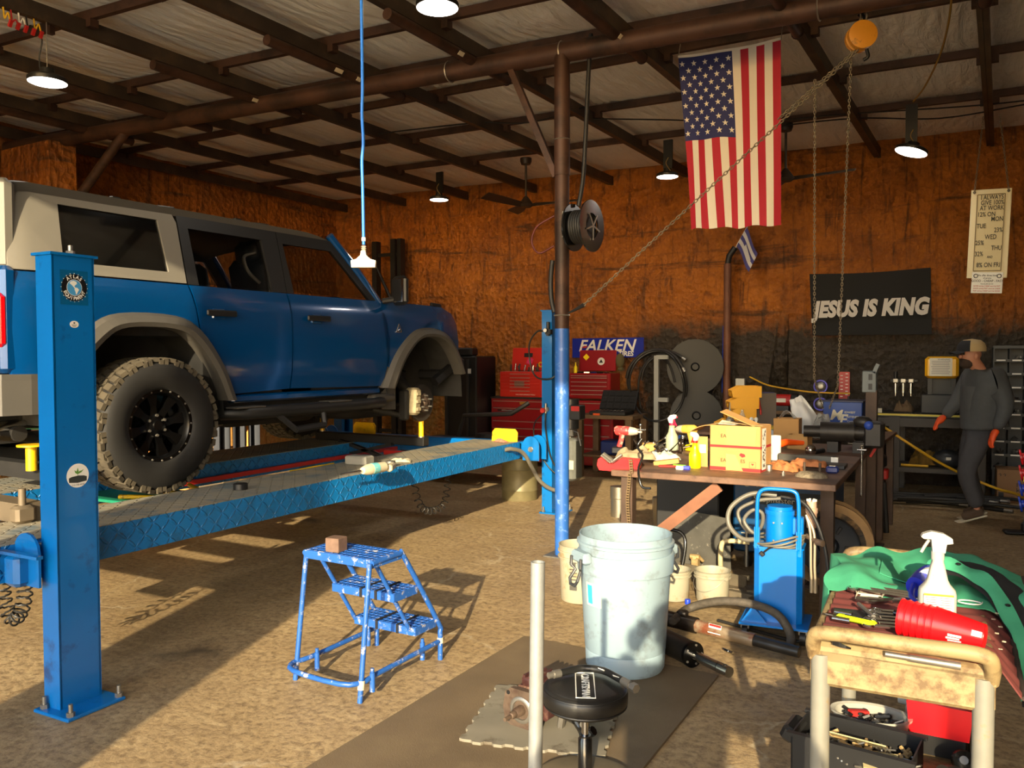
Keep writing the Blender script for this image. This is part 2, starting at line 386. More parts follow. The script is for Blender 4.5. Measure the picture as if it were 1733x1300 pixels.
for i, x in enumerate(RAF):
    ye = yb(x) - .02
    mb = MB()
    mb.box((x, (FY + ye) / 2, 4.125), (.012, ye - FY, .11)); mb.box((x - .02, (FY + ye) / 2, 4.175), (.04, ye - FY, .008)); mb.box((x - .015, (FY + ye) / 2, 4.075), (.03, ye - FY, .008))
    mb.box((x + .042, (FY + ye) / 2, 4.125), (.012, ye - FY, .11)); mb.box((x + .03, (FY + ye) / 2, 4.065), (.04, ye - FY, .01))
    r = mb.obj('rafter', m_steel2, ceiling)
    yb_ = 6.13 + .085 * x
    if -9 < x < 1.5:
        sp = MB(); sp.tube([(x + .03, yb_ - 1.15, 4.02), (x + .03, yb_ + .5, 4.02)], .042, 14); sp.lathe([(.0, .0), (.03, .005), (.05, .0)], 14, T(x + .03, yb_ + .5, 4.02) @ RX(-math.pi / 2)); sp.obj('splice_pipe', m_steel, r, 40)
        for k in range(2):
            st = MB(); st.box((x - .02, yb_ - 2.0 - 1.1 * k + .5 * nz(x, k), 4.04), (.04, .04, .07)); st.obj('bracket_stub', m_steel, r)
    for a, s_ in PUR:
        y = a + s_ * x
        if FY + .2 < y < ye - .2:
            cl = MB(); cl.box((x + .02, y, 4.155), (.17, .07, .06)); cl.obj('purlin_clip', m_steel, r)
for a, s_ in PUR:
    mb = MB(); ang = math.atan(s_); x0, x1 = -9.9, 4.7
    ym = a + s_ * (x0 + x1) / 2
    mb.box(((x0 + x1) / 2, ym, 4.225), ((x1 - x0) / math.cos(ang), .045, .07), RZ(ang)); mb.obj('purlin', m_steel, ceiling)
# the big pipe beam and what holds it
bm0, bm1 = Vector((-9.85, 5.295, 3.985)), Vector((4.7, 6.53, 3.985))
mb = MB(); mb.tube([bm0, bm1], .078, 16); beam = mb.obj('main_beam', m_steel, ceiling, 60)
mb = MB(); mb.box((-9.35, 5.35, 1.97), (.95, .3, 3.94)); mb.obj('wall_pilaster', m_foam, ceiling)
mb = MB(); p = bm0.lerp(bm1, .135); mb.tube([p, (-8.85, 5.36, 3.15)], .05, 10); mb.obj('beam_brace', m_steel, ceiling, 60)
m_wire = mat('galvanised wire', (170, 165, 155), .4, .8)
for t in (.40, .47, .60, .665, .79):
    q = bm0.lerp(bm1, t); w = MB(); w.tube([q + Vector((0, .084 * math.cos(a), .084 * math.sin(a))) for a in [i * math.pi / 8 for i in range(16)]], .006, 5, closed=True); w.obj('wire_tie', m_wire, beam, 60)
# torn paper on the splice pipes
for x, y, s_ in ((-4.87, 5.3, .09), (-4.87, 5.55, .05), (-3.77, 5.5, .07), (-2.55, 5.85, .1), (-6.09, 5.5, .06)):
    w = MB(); w.box((x + .05, y, 3.99), (.004, s_, .035), RY(.7)); w.obj('torn_label', m_tape, ceiling)

# steel column: brown above, blue below
m_blue_pole = mat('chalky blue paint', (40, 92, 168), .45, 0, var=.12, vscale=9, dirt=(120, 150, 205), damt=.16, dscale=18)
PX, PY = -3.01, 5.86
col_ = thing('support_column', 'round steel column painted blue at its foot, rusty brown above', 'column', (PX, PY, 0))
mb = MB(); mb.lathe([(0, .012), (.056, .012), (.058, 1.815)], 24, T(PX, PY)); mb.obj('blue_section', m_blue_pole, col_, 60)
mb = MB(); mb.lathe([(.0565, 1.80), (.0565, 3.02), (.062, 3.02), (.062, 3.95)], 24, T(PX, PY)); mb.obj('brown_section', m_steel, col_, 60)
mb = MB(); mb.box((PX, PY, .006), (.22, .22, .012)); mb.obj('base_plate', mat('bare worn steel', (120, 116, 108), .45, .7, var=.3, vscale=12), col_)
mb = MB(); a = bm0.lerp(bm1, .437); mb.box((a + Vector((PX - .05, PY, 3.02))) / 2, (.05, .05, (a - Vector((PX - .05, PY, 3.02))).length), (a - Vector((PX - .05, PY, 3.02))).to_track_quat('Z', 'Y').to_matrix().to_4x4()); mb.obj('diagonal_brace', m_steel, col_)
for z in (1.92, 3.3): 
    mb = MB(); mb.lathe([(.06, z - .006), (.068, z), (.06, z + .006)], 20, T(PX, PY)); mb.obj('wire_band', m_wire, col_, 60)
# rusty conduit post on the back wall
# ------------------------------------------------------------------ four post lift
LM = T(-3.665, 2.21, 0) @ RZ(math.radians(2.9))
def diamond(name, col, rough, dirtc, damt):
    m, ns, L, b = node_mat(name)
    tc = N(ns, 'TexCoord').outputs['Object']; sp = N(ns, 'SeparateXYZ'); L(tc, sp.inputs[0])
    A = mth(ns, L, 'MULTIPLY', sp.outputs[1], 19.); B = mth(ns, L, 'MULTIPLY', mth(ns, L, 'ADD', sp.outputs[0], sp.outputs[2]), 19.)
    par = mth(ns, L, 'MODULO', mth(ns, L, 'ADD', mth(ns, L, 'ADD', mth(ns, L, 'FLOOR', A), mth(ns, L, 'FLOOR', B)), 2000.), 2.)
    fa = mth(ns, L, 'SUBTRACT', mth(ns, L, 'FRACT', A), .5); fb = mth(ns, L, 'SUBTRACT', mth(ns, L, 'FRACT', B), .5)
    sg = mth(ns, L, 'SUBTRACT', mth(ns, L, 'MULTIPLY', par, 2.), 1.); fb = mth(ns, L, 'MULTIPLY', fb, sg)
    r1 = mth(ns, L, 'POWER', mth(ns, L, 'MULTIPLY', mth(ns, L, 'ADD', fa, fb), 1.15), 2.); r2 = mth(ns, L, 'POWER', mth(ns, L, 'MULTIPLY', mth(ns, L, 'SUBTRACT', fa, fb), 4.2), 2.)
    h = maprange(ns, L, mth(ns, L, 'ADD', r1, r2), .35, 1., 1, 0)
    d = noise_n(ns, L, tc, 5, 9, .7, .4); d2 = noise_n(ns, L, tc, 1.6, 6, .6)
    f = mth(ns, L, 'MULTIPLY', maprange(ns, L, d, .62 - damt * .35, .72 - damt * .3), maprange(ns, L, d2, .3, .6, .4, 1))
    c = mixc(ns, L, f, lin(col), lin(dirtc)); L(c, b.inputs['Base Color']); b.inputs['Roughness'].default_value = rough
    bp = N(ns, 'Bump', i_Strength=1.0, i_Distance=.009); L(h, bp.inputs['Height']); L(bp.outputs[0], b.inputs['Normal']); return m
m_lift = mat('lift blue paint', (4, 100, 172), .28, 0, var=.08, vscale=2.5, dirt=(20, 60, 110), damt=.18, dscale=5, coat=.3)
m_dia = diamond('blue diamond plate', (8, 112, 182), .35, (20, 88, 136), .35)
m_diatop = diamond('dusty diamond plate', (96, 108, 112), .6, (150, 140, 118), .75)
m_bolt = mat('zinc bolts', (150, 146, 138), .4, .8, var=.2)
m_yel = mat('chipped yellow paint', (226, 178, 18), .4, 0, var=.1, dirt=(120, 84, 24), damt=.2, dscale=14)
m_blk = mat('black plastic', (22, 22, 23), .45)
m_rub = mat('black rubber hose', (30, 29, 28), .55)
m_ghose = mat('grey hydraulic hose', (104, 100, 90), .45, .1)
m_wht = mat('white paint', (228, 226, 218), .5)
m_red = mat('red paint', (176, 30, 26), .45, 0, var=.1)
lift = thing('four_post_lift', 'blue four post vehicle lift with diamond plate runways under the suv', 'car lift', (-3.665, 2.21, 0), math.radians(2.9))
def LB(): return MB(LM)
POSTS = [(0, 0, 1), (-.03, 5.27, 1), (-2.77, 5.33, -1), (-2.77, 0, -1)]
for k, (u, v, s) in enumerate(POSTS):
    mb = LB()
    mb.box((u + s * .05, v, 1.03), (.012, .2, 2.04)); mb.box((u, v - .097, 1.03), (.112, .012, 2.04)); mb.box((u, v + .097, 1.03), (.112, .012, 2.04))
    mb.box((u - s * .045, v - .072, 1.03), (.012, .05, 2.04)); mb.box((u - s * .045, v + .072, 1.03), (.012, .05, 2.04))
    po = mb.obj('post', m_lift, lift)
    mb = LB(); mb.box((u, v, 2.056), (.14, .23, .012)); mb.obj('top_plate', m_lift, po)
    mb = LB(); mb.cyl((u + s * .01, v + .02, 2.06), (u + s * .01, v + .02, 2.105), .011, n=10); mb.cyl((u + s * .01, v + .02, 2.064), (u + s * .01, v + .02, 2.08), .019, n=6); mb.obj('cable_stud', m_bolt, po, 40)
    mb = LB(); mb.box((u + s * .055, v - .005, .008), (.245, .29, .016), ch=.004); pl = mb.obj('base_plate', m_lift, lift)
    for dx, dy in ((.145, -.12), (.145, .12), (-.04, -.12), (-.04, .12)):
        mb = LB(); c = (u + s * (.01 + dx), v + dy, .016); mb.cyl(c, (c[0], c[1], .035), .018, n=6); mb.cyl((c[0], c[1], .035), (c[0], c[1], .07), .0095, n=10); mb.obj('anchor_bolt', m_bolt, pl, 30)
# runways
def runway(u0, u1, v0, v1):
    mb = LB(); w = abs(u1 - u0); uc = (u0 + u1) / 2; vl = v1 - v0; vc = (v0 + v1) / 2
    mb.box((u0, vc, .668), (.01, vl, .165)); mb.box((u1, vc, .668), (.01, vl, .165))
    r = mb.obj('runway', m_dia, lift)
    mb = LB(); mb.box((uc, vc, .7525), (w + .01, vl, .005)); mb.obj('deck_plate', m_diatop, r)
    for t in range(5):
        mb = LB(); mb.box((uc, v0 + vl * (t + .5) / 5, .64), (w - .02, .06, .1)); mb.obj('cross_rib', m_lift, r)
    return r
rw1 = runway(-.185, -.70, -.22, 4.86); rw2 = runway(-2.25, -1.62, -.22, 4.86)
# inner rails that carry the jack
for u in (-.72, -1.60):
    mb = LB(); mb.box((u, 2.4, .63), (.05, 4.7, .035)); mb.obj('jack_rail', m_red, lift)
for v, u0, u1 in ((5.0, -2.68, -.06), (-.02, -2.68, -.08)):
    mb = LB(); mb.box(((u0 + u1) / 2, v, .665), (u1 - u0, .12, .155), ch=.006); mb.obj('crossbeam', m_lift, lift)
for u, v, s in ((-.065, 4.94, 1), (-2.7, 4.94, -1), (-.10, -.075, 1)):
    poly = [(-.09, -.09), (.09, -.09), (.09, .06)] + [(.09 * math.cos(a), .06 + .09 * math.sin(a)) for a in [i * math.pi / 8 for i in range(1, 8)]] + [(-.09, .06)]
    mb = LB(); mb.prism(poly, .012, T(u, v + .1, .66) @ RX(math.pi / 2)); mb.obj('sheave_guard', m_lift, lift)
    mb = LB(); mb.prism(poly, .012, T(u, v - .06, .66) @ RX(math.pi / 2)); sh = mb.obj('sheave_guard', m_lift, lift)
    if v > 1:
        mb = LB(); mb.cyl((u, v - .075, .68), (u, v - .09, .68), .022, n=14); mb.cyl((u, v - .07, .68), (u, v - .076, .68), .03, n=6); mb.obj('pivot_bolt', m_bolt, sh, 30)
mb = LB(); mb.box((-.135, -.15, .645), (.10, .11, .15), ch=.02); mb.obj('crossbeam_end', m_lift, lift)
mb = LB(); mb.box((-.135, -.22, .735), (.5, .03, .014)); mb.obj('ramp_hinge_bar', m_lift, lift)
# wheel stops on the far ends, approach plates on the near ends
for u0, u1 in ((-.46, -.175), (-2.20, -1.90)):
    w = u1 - u0; mb = LB(); mb.prism([(0, 0), (w, 0), (w, .09), (w - .03, .125), (.03, .125), (0, .09)], .008, T(u0, 4.80, .755) @ RX(math.pi / 2 - .12)); mb.obj('wheel_stop', m_yel, lift)
for u0, u1 in ((-.74, -.42), (-2.2, -1.9)):
    mb = LB(); mb.box(((u0 + u1) / 2, -.36, .70), (u1 - u0, .3, .01), RX(.42)); mb.obj('approach_plate', m_yel, lift)
# grey hose, air lines
def LP(u, v, z): return LM @ Vector((u, v, z))
mb = MB(); mb.tube(spline([LP(-.19, 4.55, .70), LP(-.14, 4.62, .705), LP(-.09, 4.78, .64), LP(-.03, 4.98, .37), LP(.06, 5.12, .255), LP(.15, 5.18, .265)], 6), .02, 10); mb.obj('hydraulic_hose', m_ghose, lift, 60)
mb = MB(); mb.tube(spline([LP(.12, 5.2, .27), LP(.18, 5.25, .5), LP(.17, 5.3, .75), LP(.14, 5.3, 1.0)], 6), .014, 8); mb.obj('hydraulic_hose', m_ghose, lift, 60)
fp = LM @ Vector((-.03, 5.165, 0))
def fpt(dx, z, dy=-.012): return fp + Vector((dx, dy, z))
mb = MB(); mb.cyl(fpt(.03, 1.8, -.03), fpt(.03, 1.94, -.03), .017); mb.cyl(fpt(.02, 1.855, -.03), fpt(.02, 1.855, -.075), .022, n=16); mb.box(fpt(.04, 1.84, -.03), (.06, .05, .05)); mb.obj('air_regulator', m_blk, lift, 40)
mb = MB(); mb.cyl(fpt(.02, 1.855, -.075), fpt(.02, 1.855, -.078), .019, n=16); mb.obj('gauge_face', m_wht, lift)
mb = MB(); mb.tube(spline([fpt(-.02, 1.85, -.04), fpt(-.10, 1.84, -.03), fpt(-.19, 1.72, -.02), fpt(-.18, 1.5, -.01), fpt(-.1, 1.38, -.02), fpt(.06, 1.37, -.03), fpt(.14, 1.44, 0)], 6), .009, 6); mb.obj('air_hose', m_rub, lift, 60)
mb = MB(); mb.cyl(fpt(-.02, 1.05, -.02), fpt(-.02, 1.05, -.06), .026, n=14); mb.obj('release_knob', m_red, lift, 40)
mb = MB(); mb.cyl(fpt(0, 1.02, -.02), fpt(0, 1.12, -.02), .012); mb.box(fpt(0, 1.06, -.01), (.05, .03, .04)); mb.obj('air_valve', m_bolt, lift, 40)
mb = MB(); mb.tube(spline([fpt(.0, 1.02, -.03), fpt(.01, .85, -.04), fpt(.06, .6, -.04), fpt(.15, .42, -.02)], 6), .008, 6); mb.tube(spline([fpt(-.03, 1.02, -.03), fpt(-.13, .9, -.03), fpt(-.11, .7, -.03), fpt(.03, .5, -.05), fpt(.16, .38, -.02)], 6), .007, 6); mb.obj('air_hose', m_rub, lift, 60)
# power unit on the far post
pu = LP(.16, 5.33, 0)
mb = MB(); mb.cyl(pu + Vector((0, 0, .86)), pu + Vector((0, 0, 1.16)), .085, n=20); mb.box(pu + Vector((.09, -.03, 1.03)), (.12, .13, .15), ch=.008); mb.obj('pump_motor', mat('dark grey motor enamel', (38, 40, 42), .4), lift, 40)
mb = MB(); mb.box(pu + Vector((.1, -.097, 1.07)), (.09, .003, .05)); mb.obj('motor_label', m_red, lift)
mb = MB(); mb.box(pu + Vector((.0, 0, .82)), (.11, .11, .08), ch=.01); mb.tube([pu + Vector((.06, -.05, .84)), pu + Vector((.12, -.08, .83)), pu + Vector((.16, -.09, .70))], .007, 6); mb.obj('pump_block', m_bolt, lift, 40)
mb = MB(); mb.box(pu + Vector((.0, 0, .55)), (.19, .2, .44), ch=.03); mb.obj('oil_tank', mat('grey steel tank', (112, 114, 108), .35, .4, var=.2, vscale=8), lift, 40)
mb = MB(); mb.box(pu + Vector((.06, -.103, .5)), (.05, .003, .09)); mb.obj('tank_label', mat('yellowed sticker', (214, 200, 150), .6), lift)
# coiled air lines hanging below the runways
def coil(pts, r, turns, tr):
    P = spline(pts, 24); n = len(P); out = []
    for i, p in enumerate(P):
        d = (P[min(i + 1, n - 1)] - P[max(i - 1, 0)]).normalized(); a = d.cross(Vector((.3, .1, .9))).normalized(); q = d.cross(a)
        for k in range(4):
            t = (i + k / 4) / n * turns * 2 * math.pi; out.append(p + (a * math.cos(t) + q * math.sin(t)) * r)
    mb = MB(); mb.tube(out, tr, 5); return mb
c0 = gx(728, 800, -4.35)
coil([gx(705, 795, -4.35), gx(703, 830, -4.35), gx(713, 858, -4.35), gx(730, 865, -4.35), gx(750, 855, -4.35), gx(757, 825, -4.35), gx(757, 790, -4.35)], .03, 17, .0045).obj('coil_hose', m_rub, lift, 60)
c0 = None
coil([gd(5, 975, 4.1), gd(6, 1010, 4.1), gd(18, 1045, 4.1), gd(33, 1040, 4.1), gd(42, 1005, 4.1), gd(38, 975, 4.1)], .033, 15, .005).obj('coil_hose', m_rub, lift, 60)
# stickers on the near post (its outer face)
def on_post(px, py): return LM @ Vector(((LM.inverted() @ gx(px, py, -3.607)).x * 0 + .0565, (LM.inverted() @ gx(px, py, -3.607)).y, gx(px, py, -3.607).z))
rt = LM.to_3x3() @ Vector((0, 1, 0)); up = Vector((0, 0, 1))
F1 = facing(on_post(126, 487), rt, up)
m_decal = mat('black sticker', (16, 17, 19), .4); m_globe = mat('globe blue sticker', (70, 150, 205), .4); m_teal = mat('teal decal film', (0, 84, 132), .35)
mb = MB(); mb.box((0, 0, .0002), (.135, .155, .0004)); q = mb.mesh('decal_film', m_teal); q.transform(F1); link('decal_film', q, lift)
def disc(r, z, m, name, Fm, par, r0=0, n=40):
    mb = MB(); mb.lathe([(r0, z), (r, z), (r, z - .0004)], n, Fm); return mb.obj(name, m, par)
disc(.061, .0010, m_decal, 'logo_disc', F1, lift); disc(.037, .0016, m_wht, 'logo_ring', F1, lift); disc(.035, .0020, m_globe, 'logo_globe', F1, lift)
for i in range(20): 
    a = i / 20 * 2 * math.pi; mb = MB(); mb.lathe([(0, .0016), (.0022, .0016)], 6, F1 @ T(.0635 * math.cos(a), .0635 * math.sin(a))); mb.obj('logo_dot', m_wht, lift)
for word, a0, a1, fl in (('ATLAS', 128, 52, 1), ('EQUIPMENT', 205, 335, -1)):
    for i, chh in enumerate(word):
        a = math.radians(a0 + (a1 - a0) * i / (len(word) - 1))
        text(chh, .021, m_wht, lift, F1 @ T(.049 * math.cos(a), .049 * math.sin(a), .0012) @ RZ(a - math.pi / 2 if fl > 0 else a + math.pi / 2), .0002, .0006, name='logo_letter')
mb = MB(); mb.prism([(-.018, .027), (-.004, .031), (.010, .027), (.012, .018), (.004, .012), (-.001, .006), (.004, .0), (.000, -.002), (-.007, .006), (-.016, .014), (-.024, .018)], .0004, F1, .0021); mb.prism([(.002, .001), (.014, .0), (.022, -.008), (.018, -.014), (.010, -.028), (.007, -.031), (.005, -.020), (.0, -.008)], .0004, F1, .0021); mb.obj('logo_continents', m_wht, lift)
F2 = facing(on_post(126, 549), rt, up); mb = MB(); mb.lathe([(0, .0006), (.022, .0006), (.022, 0)], 24, F2 @ SCL(1, .72, 1)); mb.obj('oval_sticker', m_wht, lift)
mb = MB()
for i in range(4): mb.box((0, -.002 - .003 * i, .0008), (.026 - .003 * i, .0012, .0003))
mb.box((0, .006, .0008), (.008, .006, .0003)); q = mb.mesh('oval_sticker_print', m_decal); q.transform(F2); link('oval_sticker_print', q, lift)
F3 = facing(on_post(132, 805), rt, up); disc(.0545, .0006, m_wht, 'round_sticker', F3, lift)
mb = MB(); mb.prism([(-.043, -.028), (-.044, -.008), (-.03, -.003), (0, .0), (.03, -.003), (.044, -.008), (.043, -.028), (0, -.033)], .0003, F3, .0008); mb.obj('sticker_tyre', mat('charcoal print', (48, 54, 52), .6), lift)
mb = MB(); mb.tube([F3 @ Vector(p) for p in ((0, 0, .001), (-.002, .018, .001))], .0008, 5)
for q, w in (((-.016, .026), .005), ((.0, .036), .005), ((.014, .022), .005), ((.03, .026), .004)):
    d = Vector((q[0], q[1])); d2 = Vector((-d.y, d.x)).normalized() * w; s_ = Vector((-.001, .006)); e = d; mdl = (s_ + e) / 2
    mb.prism([(s_.x, s_.y), (mdl.x + d2.x, mdl.y + d2.y), (e.x, e.y), (mdl.x - d2.x, mdl.y - d2.y)], .0003, F3, .0008)
mb.obj('sticker_sprout', mat('sprout green print', (92, 140, 52), .6), lift)
text('512-758-4058', .011, m_decal, lift, F3 @ T(0, -.042, .0008), .0001, 0, .2, name='sticker_print')
# ------------------------------------------------------------------ the suv on the lift
m_paint = mat('metallic blue car paint', (0, 62, 118), .2, .2, coat=1.0, spec=.5)
m_grey = mat('grey hardtop moulding', (108, 104, 95), .55, 0, var=.05, vscale=3, bump=.05, bscale=220)
m_roof = mat('dark grey roof skin', (64, 61, 56), .6, 0, bump=.05, bscale=260)
m_flare = mat('grey fender plastic', (70, 67, 62), .55, 0, var=.06)
m_trim = mat('black car trim', (18, 18, 19), .5)
m_under = mat('dirty black underbody', (26, 25, 24), .7, .1, var=.4, vscale=9)
m_tyre = mat('tyre rubber', (20, 19, 18), .7, 0, var=.2, vscale=8)
m_tread = mat('dusty tread rubber', (70, 63, 50), .9, 0, var=.3, vscale=14)
m_rim = mat('satin black alloy', (14, 14, 15), .3, .6)
m_chrome = mat('polished metal', (200, 200, 198), .18, 1.0)
m_tint = mat('privacy glass', (10, 11, 11), .04, 0, spec=.6, coat=.5, alpha=.9)
m_glass = mat('clear car glass', (4, 5, 5), .02, 0, spec=.2, alpha=.25)
m_redl = mat('red lamp lens', (196, 8, 16), .15, 0, coat=.8)
m_seat = mat('dark navy leather', (24, 29, 38), .45, 0, var=.1)
m_rust = mat('rusty cast iron', (84, 69, 57), .7, .3, var=.35, vscale=22, dirt=(66, 47, 36), damt=.4, dscale=20)
m_cast = mat('dusty aluminium casting', (150, 138, 110), .6, .3, var=.2, vscale=30)
XC = -5.44
suv = thing('suv', 'metallic blue four door off road suv with grey hardtop, one front wheel removed', 'car', (XC, 4.7, .755))
def hw(Y, z):
    pts = [(1.2, .85), (1.33, .868), (1.5, .893), (1.75, .90), (1.92, .897), (2.0, .886), (2.06, .866), (2.12, .852), (2.52, .755), (2.60, .72)]
    w = pts[0][1]
    for (a, p), (c, q) in zip(pts, pts[1:]):
        if z >= a: w = p + (q - p) * min(1, (z - a) / (c - a))
    if Y > 6.25: w -= (Y - 6.25) ** 2 * .28
    if Y < 2.62: w -= (2.62 - Y) ** 2 * 1.6
    return w
def panel(name, poly, m, parent, side=1, off=0., th=.03, zs=(1.33, 1.42, 1.5, 1.62, 1.75, 1.85, 1.92, 1.97, 2.01, 2.06, 2.12, 2.3, 2.45), ys=(), smooth=40, **kw):
    bm = bmesh.new()
    for pl_ in (poly if isinstance(poly[0], list) else [poly]): bm.faces.new([bm.verts.new((0, y, z)) for y, z in pl_])
    bmesh.ops.triangulate(bm, faces=bm.faces[:])
    for z in zs: bmesh.ops.bisect_plane(bm, geom=bm.verts[:] + bm.edges[:] + bm.faces[:], plane_co=(0, 0, z), plane_no=(0, 0, 1))
    for y in list(ys) + [2.5, 2.55, 2.6, 6.3, 6.4, 6.5, 6.6, 6.7]: bmesh.ops.bisect_plane(bm, geom=bm.verts[:] + bm.edges[:] + bm.faces[:], plane_co=(0, y, 0), plane_no=(0, 1, 0))
    bmesh.ops.remove_doubles(bm, verts=bm.verts[:], dist=.0005)
    bm.verts.index_update(); n = len(bm.verts); A = []; B = []
    for v in bm.verts:
        w = hw(v.co.y, v.co.z) + off
        A.append(Vector((XC + side * w, v.co.y, v.co.z))); B.append(Vector((XC + side * (w - th), v.co.y, v.co.z)))
    fs = []
    for f in bm.faces:
        q = tuple(v.index for v in f.verts); fs.append(q); fs.append(tuple(n + i for i in q[::-1]))
    for e in bm.edges:
        if len(e.link_faces) == 1: a, b_ = e.verts[0].index, e.verts[1].index; fs.append((a, b_, n + b_, n + a))
    bm.free(); mb = MB(); mb.add(A + B, fs); me = mb.mesh(name, m, None)
    bm = bmesh.new(); bm.from_mesh(me); bmesh.ops.recalc_face_normals(bm, faces=bm.faces[:]); bm.to_mesh(me); bm.free()
    me.polygons.foreach_set('use_smooth', [True] * len(me.polygons)); me.set_sharp_from_angle(angle=math.radians(smooth))
    return link(name, me, parent, **kw)
RI = [(2.72, 1.30), (2.80, 1.52), (2.95, 1.70), (3.10, 1.775), (3.42, 1.775), (3.58, 1.70), (3.74, 1.50), (3.83, 1.30)]
RO = [(2.60, 1.30), (2.69, 1.57), (2.86, 1.77), (3.06, 1.862), (3.46, 1.862), (3.66, 1.77), (3.83, 1.55), (3.94, 1.30)]
FI = [(5.62, 1.32), (5.75, 1.54), (5.91, 1.70), (6.06, 1.77), (6.28, 1.77), (6.46, 1.70), (6.60, 1.55), (6.68, 1.42)]
FO = [(5.50, 1.33), (5.66, 1.60), (5.84, 1.77), (6.03, 1.852), (6.31, 1.852), (6.52, 1.78), (6.68, 1.61), (6.77, 1.44)]
def _sm(l): return [(p.x, p.y) for p in spline([(a, b, 0) for a, b in l], 4)]
RI0, FI0 = RI, FI
RI, RO, FI, FO = map(_sm, (RI, RO, FI, FO))
MIDR = [((a[0] + c[0]) / 2, (a[1] + c[1]) / 2) for a, c in zip(RI, RO)]; MIDF = [((a[0] + c[0]) / 2, (a[1] + c[1]) / 2) for a, c in zip(FI, FO)]
for s in (1, -1):
    panel('rear_quarter_panel', [(2.46, 1.44), (2.46, 2.065), (3.575, 2.065), (3.615, 1.9), (3.64, 1.76)] + [p for p in MIDR[::-1] if p[0] < 3.66] + [(2.62, 1.34)], m_paint, suv, s)
    d = panel('rear_door', [(3.595, 2.065), (4.437, 2.065), (4.457, 1.9), (4.463, 1.6), (4.455, 1.36), (3.93, 1.34), (3.80, 1.56), (3.655, 1.74), (3.63, 1.88)], m_paint, suv, s)
    d2 = panel('front_door', [(4.452, 2.065), (5.47, 2.065), (5.545, 1.93), (5.585, 1.78), (5.585, 1.6), (5.55, 1.42), (5.515, 1.345), (4.47, 1.36), (4.478, 1.6), (4.472, 1.9)], m_paint, suv, s)
    panel('front_fender', [(5.485, 2.065), (6.42, 2.06), (6.6, 2.0), (6.70, 1.90), (6.745, 1.75), (6.75, 1.56), (6.72, 1.50)] + [p for p in MIDF[::-1] if p[1] > 1.47] + [(5.60, 1.45), (5.602, 1.6), (5.602, 1.78), (5.56, 1.93)], m_paint, suv, s)
    for nm, I, O in (('rear_fender_flare', RI, RO), ('front_fender_flare', FI, FO)):
        f = None; mb = MB(); n = len(I)
        rows = []
        for k in range(n):
            (a, z0), (c, z1) = I[k], O[k]; w0 = hw(min(max((a + c) / 2, 2.62), 6.5), 1.7)
            rows.append([Vector((XC + s * (w0 - .06), a, z0)), Vector((XC + s * (w0 + .045), a, z0)), Vector((XC + s * (w0 + .058), a + (c - a) * .3, z0 + (z1 - z0) * .3)), Vector((XC + s * (w0 + .035), a + (c - a) * .75, z0 + (z1 - z0) * .75)), Vector((XC + s * (w0 - .005), c, z1)), Vector((XC + s * (w0 - .05), c, z1))])
        for k in range(n - 1):
            o = [rows[k], rows[k + 1]]
            for j in range(6): mb.add([o[0][j], o[1][j], o[1][(j + 1) % 6], o[0][(j + 1) % 6]], [(0, 1, 2, 3)])
        mb.add(rows[0], [tuple(range(6))]); mb.add(rows[-1], [tuple(range(6))]); mb.obj(nm, m_flare, suv)
    # door window frames, glass, handles
    panel('window_frame', [[(3.585, 2.07), (3.67, 2.07), (3.66, 2.45), (3.585, 2.45)], [(3.585, 2.45), (4.45, 2.45), (4.45, 2.53), (3.585, 2.53)], [(4.315, 2.07), (4.45, 2.07), (4.45, 2.45), (4.295, 2.45)]], m_trim, d, s, -.004)
    panel('window_frame', [[(4.455, 2.07), (4.525, 2.07), (4.50, 2.445), (4.455, 2.445)], [(4.455, 2.445), (5.12, 2.445), (5.06, 2.53), (4.455, 2.53)], [(5.385, 2.07), (5.48, 2.07), (5.12, 2.445), (5.02, 2.445)]], m_trim, d2, s, -.004)
    panel('door_glass', [(3.66, 2.08), (3.64, 2.47), (4.31, 2.47), (4.33, 2.08)], m_glass, d, s, -.02, .006)
    panel('door_glass', [(4.51, 2.08), (4.49, 2.46), (5.03, 2.46), (5.40, 2.08)], m_glass, d2, s, -.02, .006)
    for dd, y in ((d, 3.80), (d2, 4.72)):
        w = XC + s * .915; mb = MB(); mb.box((w + s * .012, y, 1.89), (.018, .25, .042), ch=.008); h_ = mb.obj('door_handle', m_trim, dd, 40)
        mb = MB(); mb.box((w - s * .012, y - .01, 1.885), (.02, .11, .07), ch=.008); mb.obj('handle_cup', m_paint, dd)
    # hardtop quarter: moulding round the fixed window
    panel('hardtop_quarter', [[(2.47, 2.075), (3.572, 2.075), (3.572, 2.14), (2.47, 2.14)], [(2.47, 2.14), (2.76, 2.14), (2.78, 2.475), (2.48, 2.475)], [(3.452, 2.14), (3.572, 2.14), (3.572, 2.475), (3.432, 2.475)], [(2.48, 2.475), (3.572, 2.475), (3.54, 2.56), (2.52, 2.56)]], m_grey, suv, s, 0, .04)
    panel('quarter_glass', [(2.74, 2.12), (3.47, 2.12), (3.45, 2.49), (2.75, 2.49)], m_tint, suv, s, -.012, .01)
